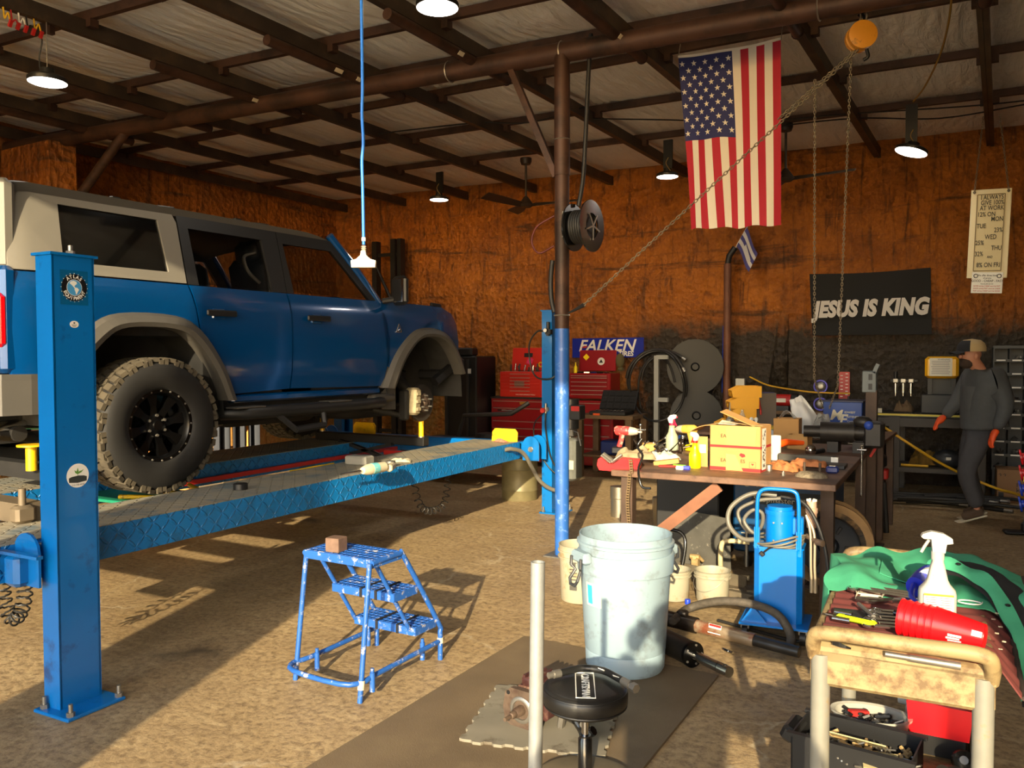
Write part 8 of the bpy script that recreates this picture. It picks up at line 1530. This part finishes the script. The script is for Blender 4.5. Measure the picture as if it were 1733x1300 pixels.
mb = MB(); mb.tube([hk, hk + Vector((-.06, 0, -.03)), Vector((PX + .065, PY - .02, 1.935))], [.018, .012, .006], 8); mb.obj('column_hook', m_trim, hs, 40)
m1 = hc_.lerp(hk, .15); chain(m1, gy(1378, 640, 6.6), hs, .85); chain(hc_ + Vector((-.06, 0, -.08)), gy(1418, 652, 6.7), hs, .85); chain(gy(1378, 640, 6.6), gy(1392, 690, 6.9), hs, .85); chain(gy(1418, 652, 6.7), gy(1404, 690, 6.9), hs, .85)
# hose reel on the column
rl = thing('hose_reel', 'black air hose reel bolted to the brown column', 'hose reel', (PX + .15, PY, 2.4)); rc_ = gy(986, 384, PY + .02); RMx = T(rc_) @ RZ(-.05) @ RY(math.pi / 2)
for z, r in ((.085, .20), (-.075, .185)): mb = MB(RMx); mb.lathe([(.10, z), (r, z), (r, z - .012), (.10, z - .012)], 36, closed=True); mb.obj('reel_flange', m_blkpaint, rl, 40)
mb = MB(RMx); mb.lathe([(.0, .06), (.12, .06), (.12, -.06), (.0, -.06)], 28); mb.obj('wound_hose', m_rub, rl, 40)
for k in range(6): mb = MB(RMx); mb.tube([(.125 * math.cos(t), .125 * math.sin(t), -.055 + .02 * k) for t in [i * math.pi / 14 for i in range(28)]], .010, 6, closed=True); mb.obj('hose_turn', m_rub, rl, 60)
for k in range(5): mb = MB(RMx @ RZ(k * 1.2566)); mb.box((.055, 0, .095), (.11, .012, .006)); mb.obj('reel_spoke', m_bolt, rl)
mb = MB(); mb.box((PX + .06, PY - .04, rc_.z + .02), (.05, .05, .2)); mb.obj('mount_plate', m_bolt, rl)
mb = MB(); mb.tube([(PX + .06, PY, rc_.z - .02), rc_], .02, 6); mb.obj('mount_arm', m_trim, rl)
mb = MB(); mb.tube(spline([rc_ + Vector((-.05, .03, .17)), rc_ + Vector((-.02, .05, .4)), rc_ + Vector((.0, .06, .8)), rc_ + Vector((.02, .06, 1.2)), rc_ + Vector((.04, .06, 1.5))], 5), .018, 8); mb.obj('feed_hose', m_rub, rl, 60); mb = MB(); mb.tube(spline([(PX - .06, PY - .02, rc_.z + .10), (PX - .2, PY - .05, rc_.z + .02), (PX - .24, PY - .06, rc_.z - .1), (PX - .18, PY - .05, rc_.z - .19), (PX - .06, PY - .03, rc_.z - .14)], 6), .008, 7); mb.obj('red_hose', mat('dark red hose', (90, 26, 24), .5), rl, 60)
mb = MB(); mb.tube(spline([(PX - .075, PY - .02, rc_.z - .25), (PX - .09, PY - .02, rc_.z - .4), (PX - .085, PY - .02, rc_.z - .55), (PX - .06, PY - .02, rc_.z - .66)], 5), .02, 8); mb.obj('drop_hose', m_rub, rl, 60)
# banner JESUS IS KING
bn = thing('black_banner', 'black cloth banner with white slanted letters on the back wall', 'banner', wp(-1.47, .1, 1.85)); B4 = [gw(1370, 464, .10), gw(1575, 453, .10), gw(1375, 568, .10), gw(1577, 566, .10)]
def bnf(u, v, o=0.): p = B4[0].lerp(B4[1], u).lerp(B4[2].lerp(B4[3], u), v); return p + wn * (.012 * math.sin(u * 9 + v * 5) + .008 * nz(u * 3, v * 3, 1, 2) + o) + Vector((0, 0, -.02 * math.sin(math.pi * u) * (1 - v)))
mb = MB(); mb.sheet(bnf, 24, 14, .003); mb.obj('cloth', mat('black banner cloth', (9, 9, 11), .8), bn, 60)
cen = bnf(.5, .58); text('JESUS IS KING', .27, mat('silvery white lettering', (196, 192, 188), .7), bn, facing(cen + wn * .035, B4[1] - B4[0] - Vector((0, 0, .0)), (0, 0, 1)), .001, .016, .2, sx=.76, gap=1.05)
# letter board sign on chains
lbd = thing('letter_board', 'hanging cream letter board joking about working hours', 'sign', (-.14, 9.9, 2.38)); q0, q1, q2, q3 = gy(1642, 322, 9.9), gy(1711, 317, 9.9), gy(1637, 471, 9.9), gy(1707, 471, 9.9)
cc = (q0 + q1 + q2 + q3) / 4; LBM = facing(cc, q1 - q0 + q3 - q2, q0 - q2 + q1 - q3); lw, lh = (q1 - q0).length, (q0 - q2).length; m_lb = mat('cream letter board', (222, 208, 168), .5); m_lb2 = mat('tan letter panel', (206, 190, 146), .55)
mb = MB(LBM); mb.box((0, 0, -.01), (lw, lh, .02), ch=.004); mb.obj('board', m_lb, lbd); mb = MB(LBM); mb.box((.0, .01, .002), (lw * .68, lh * .86, .006)); pn_ = mb.obj('letter_panel', m_lb2, lbd)
for i, (a, s_) in enumerate((((-.34 * lw, .01), (.008, lh * .86)), ((.34 * lw, .01), (.008, lh * .86)), ((0, .01 + .43 * lh), (.68 * lw, .008)), ((0, .01 - .43 * lh), (.68 * lw, .008)))): mb = MB(LBM); mb.box((a[0], a[1], .006), (s_[0], s_[1], .008)); mb.obj('panel_trim', mat('brown trim', (120, 100, 66), .6), pn_)
for s_, x, y, al, sz in (('I ALWAYS', .31, .405, 'RIGHT', 1), ('GIVE 100%', .33, .345, 'RIGHT', 1), ('AT WORK', .33, .285, 'RIGHT', 1), ('12% ON', -.32, .215, 'LEFT', 1), ('MON', .33, .16, 'RIGHT', 1), ('TUE', -.32, .085, 'LEFT', 1), ('23%', .33, .035, 'RIGHT', 1), ('WED', -.1, -.04, 'LEFT', 1), ('25%', -.33, -.105, 'LEFT', 1), ('THU', .33, -.165, 'RIGHT', 1), ('32%', -.33, -.23, 'LEFT', 1), ('AND', -.02, -.265, 'LEFT', .5), ('8% ON FRI', .32, -.355, 'RIGHT', 1)): text(s_, .066 * sz, m_trim, pn_, LBM @ T(x * lw, y * lh, .008), .0008, .0008, 0, al, sx=.70)
for s in (-1, 1):
    p = LBM @ Vector((s * lw * .42, lh * .47, .012)); mb = MB(LBM); mb.cyl((s * lw * .42, lh * .47, 0), (s * lw * .42, lh * .47, .004), .014, n=14); mb.obj('grommet', m_trim, lbd); chain(p, Vector((-.135 + s * .075, 9.93, 4.05)), lbd, 1.0, .026)
ss = thing('shop_sign', 'small white shop rules sign hung below the letter board', 'sign', gy(1671, 494, 9.88)); r0, r1, r2 = gy(1645, 463, 9.87), gy(1698, 463, 9.87), gy(1643, 494, 9.87); SM_ = facing((r1 + r2) / 2, r1 - r0, (0, 0, 1)); sw = (r1 - r0).length; mb = MB(SM_); mb.box((0, 0, 0), (sw, .215, .006), ch=.002); mb.obj('panel', m_wht, ss)
for s_, y, sz, m_ in (('We offer three kinds', .075, .026, m_trim), ('of service:', .047, .022, m_trim), ('GOOD - CHEAP - FAST', .018, .034, m_trim), ('You can pick any two', -.012, .016, m_trim), ('GOOD service CHEAP won’t be FAST', -.035, .0185, m_red), ('GOOD service FAST won’t be CHEAP', -.06, .0185, m_red), ('FAST service CHEAP won’t be GOOD', -.085, .0185, m_red)): text(s_, sz, m_, ss, SM_ @ T(0, y, .004), .0005, .0004, sx=.82)
for s in (-1, 1): mb = MB(SM_); mb.tube([(s * .105 + .018 * math.cos(t), .07 + .018 * math.sin(t), .005) for t in [i * math.pi / 8 for i in range(16)]], .004, 5, closed=True); mb.obj('smiley_ring', m_trim, ss)
# loose wiring
tubeobj('yellow_light_cord', [gz(1612, -20, 4.15), gz(1605, 40, 4.12), gz(1590, 95, 4.12), gz(1566, 145, 4.12), gz(1546, 172, 4.12)], .008, mat('yellow cord', (170, 132, 48), .5), ceiling, 6, 5)
for pts in ([(-6.2, 7.3), (-5.0, 7.6), (-4.4, 7.8), (-3.7, 7.7)], [(-3.8, 8.0), (-3.1, 8.6), (-2.4, 9.0), (-1.4, 9.35), (-.2, 9.6), (.8, 9.8)], [(-2.3, 9.3), (-1.4, 9.55), (-.6, 9.9), (.2, 9.9)]): tubeobj('cable_run', [(x, y, 4.1 + .03 * (i % 2)) for i, (x, y) in enumerate(pts)], .008, m_rub, ceiling, 5, 6)
jb = thing('jumper_wires', 'tangle of coloured wires with red clips tied to the rafter', 'wires', gz(20, 15, 4.05)); 
for k in range(5): q = gz(5 + 13 * k, 12 + 5 * k, 4.04); mb = MB(); mb.tube(spline([q, q + Vector((.02, 0, -.08)), q + Vector((.06, .0, -.05 - .03 * (k % 2))), q + Vector((.09, 0, -.12))], 4), .006, 5); mb.obj('wire', [m_yel, m_red, m_wht, m_rub, m_yel][k], jb, 60); mb = MB(); mb.box(q + Vector((.09, 0, -.13)), (.02, .02, .05), RY(.6)); mb.obj('clip', m_red, jb)

# ------------------------------------------------------------------ people
def skin(name, P, E, m, par, sub=2, kind=None):
    ks = list(P); me = bpy.data.meshes.new(name); me.from_pydata([P[k][0] for k in ks], [(ks.index(a), ks.index(b_)) for a, b_ in E], []); o = link(name, me, par); me.materials.append(m)
    sk = o.modifiers.new('skin', 'SKIN'); sk.use_smooth_shade = True; d = me.skin_vertices[0].data
    for i, k in enumerate(ks): r = P[k][1]; d[i].radius = r if isinstance(r, tuple) else (r, r); d[i].use_root = (i == 0)
    ss_ = o.modifiers.new('sub', 'SUBSURF'); ss_.levels = ss_.render_levels = sub; return o
def chainE(ks): return list(zip(ks, ks[1:]))
m_skin = mat('tanned skin', (176, 120, 92), .55); 
def person(base, f, label, J, mt, mp, mg, mshoe, mcap, mcap2, hair):
    base, f = Vector(base), Vector(f).normalized(); l = Vector((0, 0, 1)).cross(f); t = thing('person', label, 'person', base); W_ = lambda a, b_, z: base + f * a + l * b_ + Vector((0, 0, z)); G = {k: W_(*v) for k, v in J.items()}
    arms = [('L', 'shL', 'elL', 'haL'), ('R', 'shR', 'elR', 'haR')]; legs = [('L', 'hipL', 'knL', 'anL', 'toL'), ('R', 'hipR', 'knR', 'anR', 'toR')]
    B = {'pel': (G['pel'], .07), 'belly': (G['belly'], .08), 'chest': (G['chest'], .08), 'neck': (G['neck'], .058), 'jaw': (G['head'] + f * .015 - Vector((0, 0, .055)), (.07, .085)), 'head': (G['head'], (.085, .10)), 'top': (G['head'] + Vector((0, 0, .075)), (.07, .085))}; E = chainE(['pel', 'belly', 'chest', 'neck', 'jaw', 'head', 'top'])
    for s, a, b_, c in arms: B.update({a: (G['chest'].lerp(G[a], .6) - Vector((0, 0, .05)), .022), b_: (G[b_], .03), 'wr' + s: (G[b_].lerp(G[c], .82), .033)}); E += [('chest', a), (a, b_), (b_, 'wr' + s)]
    for s, a, b_, c, d in legs: B.update({a: (G[a], .05), b_: (G[b_], .045), c: (G[c], .035), d: (G[d], .035)}); E += [('pel', a), (a, b_), (b_, c), (c, d)]
    body = skin('body', B, E, m_skin, t)
    S = {'belly': (G['belly'], .185), 'hem': (G['pel'] - Vector((0, 0, .06)), .185), 'chest': (G['chest'], .175), 'col': (G['neck'] - Vector((0, 0, .03)), .075)}; E = [('belly', 'hem'), ('belly', 'chest'), ('chest', 'col')]
    for s, a, b_, c in arms: S.update({a: (G[a], .11), b_: (G[b_], .078), 'cu' + s: (G[b_].lerp(G[c], .86), .05)}); E += [('chest', a), (a, b_), (b_, 'cu' + s)]
    skin('shirt', S, E, mt, t)
    S = {'w': (G['pel'] + Vector((0, 0, .05)), .165), 'p': (G['pel'] - Vector((0, 0, .04)), .15)}; E = [('w', 'p')]
    for s, a, b_, c, d in legs: S.update({a: (G[a] - Vector((0, 0, .03)), .115), b_: (G[b_], .088), c: (G[c] + Vector((0, 0, .02)), .072)}); E += [('p', a), (a, b_), (b_, c)]
    skin('trousers', S, E, mp, t)
    for s, a, b_, c, d in legs: hl = G[c] - (G[d] - G[c]).normalized() * .05 - Vector((0, 0, .03)); skin('shoe', {'h': (hl, .045), 'm': (G[c].lerp(G[d], .35) - Vector((0, 0, .01)), .052), 't': (G[d], .04)}, chainE(['h', 'm', 't']), mshoe, t); mb = MB(); a0 = hl - Vector((0, 0, .042)); a1 = G[d] + (G[d] - hl).normalized() * .03 - Vector((0, 0, .036)); M = frame_to((a0 + a1) / 2, a1 - a0); mb.box((0, 0, 0), (.085, .018, (a1 - a0).length + .05), None, .006); q = mb.mesh('sole', m_cream); rr = (a1 - a0).normalized(); sd = Vector((0, 0, 1)).cross(rr).normalized(); up_ = rr.cross(sd); q.transform(Matrix(((sd.x, up_.x, rr.x, (a0 + a1).x / 2), (sd.y, up_.y, rr.y, (a0 + a1).y / 2), (sd.z, up_.z, rr.z, (a0 + a1).z / 2), (0, 0, 0, 1)))); link('sole', q, t)
    for s, a, b_, c in arms:
        d = (G[c] - G[b_]).normalized(); w = G[c]; cr = d.cross(f if abs(d.dot(f)) < .8 else l).normalized(); pn = d.cross(cr).normalized()
        H = {'w': (w - d * .06, .034), 'p': (w, (.046, .032)), 'k': (w + d * .045, (.046, .026))}; E = [('w', 'p'), ('p', 'k')]
        for i in range(4):
            o_ = cr * (.033 - .022 * i); cu = pn * (.012 if s == 'L' else .012); H.update({'f%da' % i: (w + d * .075 + o_, .0125), 'f%db' % i: (w + d * (.105 + .006 * (i in (1, 2))) + o_ + cu, .0115), 'f%dc' % i: (w + d * (.12 + .01 * (i in (1, 2))) + o_ + cu * 2.6, .010)}); E += [('k', 'f%da' % i), ('f%da' % i, 'f%db' % i), ('f%db' % i, 'f%dc' % i)]
        H.update({'t1': (w + cr * .045 + d * .015, .015), 't2': (w + cr * .058 + d * .05 + pn * .012, .012)}); E += [('p', 't1'), ('t1', 't2')]; skin('glove' if mg is not m_skin else 'hand', H, E, mg, t, 1)
    h = G['head']; mb = MB(); mb.sph(h + f * .105 + Vector((0, 0, -.015)), .018, 8, (1, .7, 1.2)); mb.obj('nose', m_skin, t, 60)
    for s in (-1, 1): mb = MB(); mb.sph(h + l * (s * .082) - f * .005 + Vector((0, 0, -.01)), .024, 8, (.8, .5, 1.3)); mb.obj('ear', m_skin, t, 60); mb = MB(); mb.sph(h + f * .088 + l * (s * .032) + Vector((0, 0, .012)), .011, 8); mb.obj('eye', m_trim, t, 60)
    mb = MB(); mb.box(h + f * .092 - Vector((0, 0, .062)), (.012, .045, .006), f.to_track_quat('X', 'Z').to_matrix().to_4x4()); mb.obj('mouth', mat('lips', (130, 70, 62), .5), t)
    if hair:
        mb = MB(); mb.sph(h + f * .045 - Vector((0, 0, .075)), .07, 12, (.95, .95, .8)); mb.obj('beard', mat('dark beard', (58, 42, 32), .9), t, 60)
    CMx = T(h + Vector((0, 0, .045))) @ f.to_track_quat('X', 'Z').to_matrix().to_4x4(); mb = MB(CMx); mb.lathe([(.118, -.01), (.118, .03), (.105, .07), (.07, .10), (0, .112)], 24, SCL(1.08, .92, 1)); cp_ = mb.obj('cap', mcap2, t, 60); mb = MB(CMx); mb.sheet(lambda u, v: Vector((.123 * math.cos(-1.1 + 2.2 * u) * (1 - .33 * v ** 3) * 1.09, .123 * math.sin(-1.1 + 2.2 * u) * (1 - .33 * v ** 3) * .93, -.01 + .105 * v)), 8, 4, .004); mb.obj('cap_front', mcap, cp_, 60); mb = MB(CMx); mb.sheet(lambda u, v: Vector((.10 + .105 * v * (1 - .35 * (2 * u - 1) ** 2), (u - .5) * .19 * (1 - .2 * v), .0 - .02 * v - .02 * (2 * u - 1) ** 2)), 8, 4, .004); mb.obj('cap_visor', mcap, cp_, 60)
    return t
m_orange = mat('orange work glove', (226, 80, 24), .6); m_gs = mat('charcoal grey sweatshirt', (72, 74, 76), .85, 0, var=.08, vscale=20, bump=.2, bscale=30); m_jean = mat('dark grey jeans', (66, 66, 70), .85, 0, var=.12, vscale=10, bump=.2, bscale=25)
JW = dict(pel=(-.08, 0, .93), belly=(-.07, 0, 1.10), chest=(-.10, 0, 1.33), neck=(-.06, 0, 1.48), head=(.01, 0, 1.60), shL=(-.13, .19, 1.40), elL=(-.20, .26, 1.12), haL=(-.10, .24, .86), shR=(-.08, -.19, 1.40), elR=(.03, -.25, 1.13), haR=(.20, -.20, .965), hipL=(-.06, .09, .86), knL=(.10, .10, .48), anL=(-.03, .10, .115), toL=(.12, .10, .045), hipR=(-.06, -.09, .86), knR=(.0, -.09, .48), anR=(-.12, -.09, .11), toR=(.02, -.10, .045))
person((-.245, 9.12, 0), (-.90, -.42, 0), 'man in grey sweatshirt, cap and orange gloves walking past the press bench', JW, m_gs, m_jean, m_orange, mat('brown canvas shoe', (86, 68, 52), .8), mat('navy cap cloth', (26, 28, 34), .85), mat('tan cap mesh', (176, 152, 110), .85), True)
JP = dict(pel=(0, 0, .98), belly=(0, 0, 1.15), chest=(.0, 0, 1.42), neck=(.02, 0, 1.58), head=(.05, 0, 1.71), shL=(0, .20, 1.50), elL=(.12, .33, 1.30), haL=(.40, .12, 1.56), shR=(0, -.20, 1.50), elR=(.12, -.33, 1.30), haR=(.40, -.12, 1.56), hipL=(0, .10, .92), knL=(.02, .15, .5), anL=(0, .17, .10), toL=(.15, .19, .045), hipR=(0, -.10, .92), knR=(.02, -.15, .5), anR=(0, -.17, .10), toR=(.15, -.19, .045))
person((.25, -.42, 0), (-.51, .86, 0), 'person in dark jacket standing at the open doorway, both arms raised', JP, m_gs, m_jean, m_skin, m_trim, m_trim, m_trim, False)
# ------------------------------------------------------------------ on and under the lift
def LQ(u, v, z): return LM @ Vector((u, v, z))
jk = thing('rolling_bridge_jack', 'black scissor bridge jack between the runways with yellow posts', 'jack', LQ(-1.15, 3.95, .65))
ja, jb_ = gy(548, 738, 6.2), gx(702, 748, -4.66); ja = Vector((-5.92, 6.22, .80)); jb_ = Vector((-4.66, 6.2, .80))
mb = MB(); mb.box((ja + jb_) / 2, ((jb_ - ja).length + .1, .09, .08), ch=.006); mb.obj('top_beam', m_trim, jk); mb = MB(); mb.box((ja + jb_) / 2 + Vector((.05, 0, -.20)), ((jb_ - ja).length * .8, .22, .05)); mb.obj('carriage', m_trim, jk)
for s in (-1, 1):
    a, b_ = (ja + jb_) / 2 + Vector((-.3 * s, -.06, -.18)), (ja + jb_) / 2 + Vector((.3 * s, -.06, -.04)); mb = MB(); mb.box((a + b_) / 2, (.05 if s > 0 else .05, .03, (b_ - a).length + .06), (b_ - a).to_track_quat('Z', 'Y').to_matrix().to_4x4()); mb.obj('scissor_arm', m_trim, jk)
for p in (ja, jb_): mb = MB(); mb.cyl(p + Vector((0, -.0, .04)), p + Vector((0, 0, .23)), .024, n=14); mb.obj('lift_post', m_yel, jk, 40); mb = MB(); mb.cyl(p + Vector((0, 0, -.04)), p + Vector((0, 0, .05)), .03, n=14); mb.obj('post_socket', m_bolt, jk, 40)
mb = MB(); mb.box(Vector((-5.45, 6.172, .81)), (.06, .004, .04)); mb.obj('jack_label', m_bolt, jk); mb = MB(); mb.box((-5.0, 6.3, .66), (.35, .05, .05)); mb.obj('red_bar', m_red, jk)
j2 = thing('rear_bridge_jack', 'dark bridge jack with a yellow pad under the suv rear', 'jack', (-5.0, 2.75, .7)); mb = MB(); mb.box((-5.0, 2.75, .93), (1.0, .1, .09)); mb.obj('top_beam', m_under, j2); q = gd(53, 770, 4.75); mb = MB(); mb.cyl(q + Vector((0, 0, -.09)), q + Vector((0, 0, .05)), .03, n=14); mb.cyl(q + Vector((0, 0, .05)), q + Vector((0, 0, .06)), .075, n=20); mb.obj('yellow_pad', m_yel, j2, 40); q = gd(38, 870, 4.2); mb = MB(); mb.box(q, (.08, .10, .09), ch=.015); mb.cyl(q + Vector((0, 0, .0)), q + Vector((0, 0, .13)), .018); mb.box(Vector((q.x - .4, q.y + .05, q.z)), (.8, .12, .1)); mb.obj('carriage', mat('dusty steel', (104, 92, 74), .6, .3, var=.2), j2, 40)
# impact gun, cup and glove on the near runway
ig = thing('impact_wrench', 'dusty teal and white cordless impact wrench lying on the runway', 'power tool', gz(640, 797, .757)); ga, gb = gz(617, 796, .80), gz(650, 790, .80); d = (gb - ga).normalized(); mb = MB(); mb.tube([ga - d * .02, ga + d * .02, ga + d * .09, gb], [.025, .038, .04, .036], 12); mb.obj('gun_body', mat('dusty cream housing', (196, 186, 158), .5), ig, 40); mb = MB(); mb.cyl(ga + d * .07, ga + d * .13, .0405, n=14); mb.obj('teal_band', mat('teal plastic', (110, 190, 196), .45), ig, 40); mb = MB(); mb.cyl(ga - d * .02, ga - d * .24, .008, n=8); mb.obj('extension_bar', m_chrome, ig, 40); mb = MB(); mb.box(gb + Vector((-.02, .1, -.015)), (.05, .16, .05), RZ(.5), ch=.01); mb.obj('grip', mat('dusty cream housing', (196, 186, 158), .5), ig)
q = gz(661, 790, .757); mb = MB(); mb.lathe([(0, 0), (.03, 0), (.032, .02), (.038, .025), (.038, .045), (0, .045)], 20, T(q)); mb.obj('steel_weight', m_bolt, None, 40, label='round steel weight standing beside the impact wrench', cat='weight'); blob('dirty_glove', gz(678, 782, .757), .16, .08, .03, .6, mat('dirty white glove', (176, 166, 140), .85), 'dirty white glove lying on the runway behind the steel weight', 'glove', 4)
q = gz(605, 792, .757); mb = MB(); mb.box(q + Vector((-.12, .16, .035)), (.2, .12, .07), RZ(.1), ch=.01); mb.obj('grey_tool_tray', mat('grey tray', (130, 128, 120), .6), None, None, label='grey metal tray behind the impact wrench on the runway', cat='tray')
q = gz(407, 828, .757); mb = MB(); mb.lathe([(0, 0), (.045, 0), (.045, .035), (.03, .04), (0, .04)], 18, T(q)); mb.obj('rubber_puck', m_blk, None, 40, label='black rubber puck sitting on the near runway', cat='puck')
blob('red_rag', gz(852, 748, .757) + Vector((-.02, -.02, 0)), .15, .06, .03, -.4, mat('faded red rag', (190, 110, 90), .85), 'faded red rag lying against the yellow wheel stop', 'rag', 8)
# between and beyond the runways
ds = thing('drip_tray', 'green drip tray with yellow bars spanning the lift rails', 'drip tray', LQ(-1.16, 1.35, .65)); mb = LB(); mb.box((-1.16, 1.35, .663), (.94, .5, .02), ch=.004); mb.obj('green_pan', mat('green pan', (30, 130, 100), .45), ds)
for k in range(3): mb = LB(); mb.tube([(-.80, 1.3 + .1 * k, .69), (-1.2, 1.15 + .28 * k, .69)], .015, 8); mb.obj('yellow_bar', m_yel, ds, 60)
m_cardpale = mat('pale cardboard', (200, 168, 118), .8)  # one even tan, paler than the brown cardboard
for k, (x, y, z, dd, lb_) in enumerate(((-7.5, 6.3, 0, (.4, .35, .32), 'cream carton on the floor beyond the far runway'), (-7.05, 6.45, 0, (.35, .35, .26), 'tan carton beside the cream carton beyond the runway'), (-7.9, 6.1, 0, (.35, .4, .35), 'brown carton standing before the storage rack'), (-6.9, 5.6, 0, (.3, .3, .2), 'flat tan carton beside the far runway'))): simplebox('storage_carton', (x, y, z), dd, [m_cream, m_cardpale, m_card, m_cardpale][k], lb_, 'box', .2 * k)
rk = thing('storage_rack', 'timber rack holding lumber beyond the lift', 'rack', (-8.6, 6.4, 0))
for y in (5.9, 7.6): mb = MB(); mb.box((-8.5, y, .6), (.08, .08, 1.2)); mb.obj('rack_post', m_wood, rk)
for z in (.4, .85): mb = MB(); mb.box((-8.5, 6.75, z), (.4, 1.8, .04)); mb.obj('rack_shelf', m_wood, rk)
random.seed(2)
for k in range(9): y = 6.0 + .1 * k; mb = MB(); mb.box((-8.45, y + .05 * k, .65 + .04 * (k % 3)), (.05, .05, .38 + .08 * (k % 3)), RX(random.uniform(-.08, .08))); mb.obj('lumber_offcut', m_wood, None, None, label='pale lumber offcut standing on the timber rack', cat='lumber', group='lumber offcuts on the rack')
for k in range(3):
    y = 6.75 + .26 * k; mb = MB(); mb.sheet(lambda u, v: Vector((-8.2 + .05 * math.sin(u * 9 + k), y + .22 * u, 1.0 - .62 * v)), 12, 6, .012); mb.obj('work_trousers', mat('grey blue work cloth', (62, 66, 76), .85), None, 60, label=['grey blue trousers hanging beside the lumber', 'grey blue trousers hanging between two other pairs', 'grey blue trousers hanging nearest the yellow crate'][k], cat='trousers')
simplebox('yellow_crate', (-7.3, 7.55, 0), (.5, .4, .38), m_yb, 'yellow plastic crate behind the far runway tire', 'crate', .1)
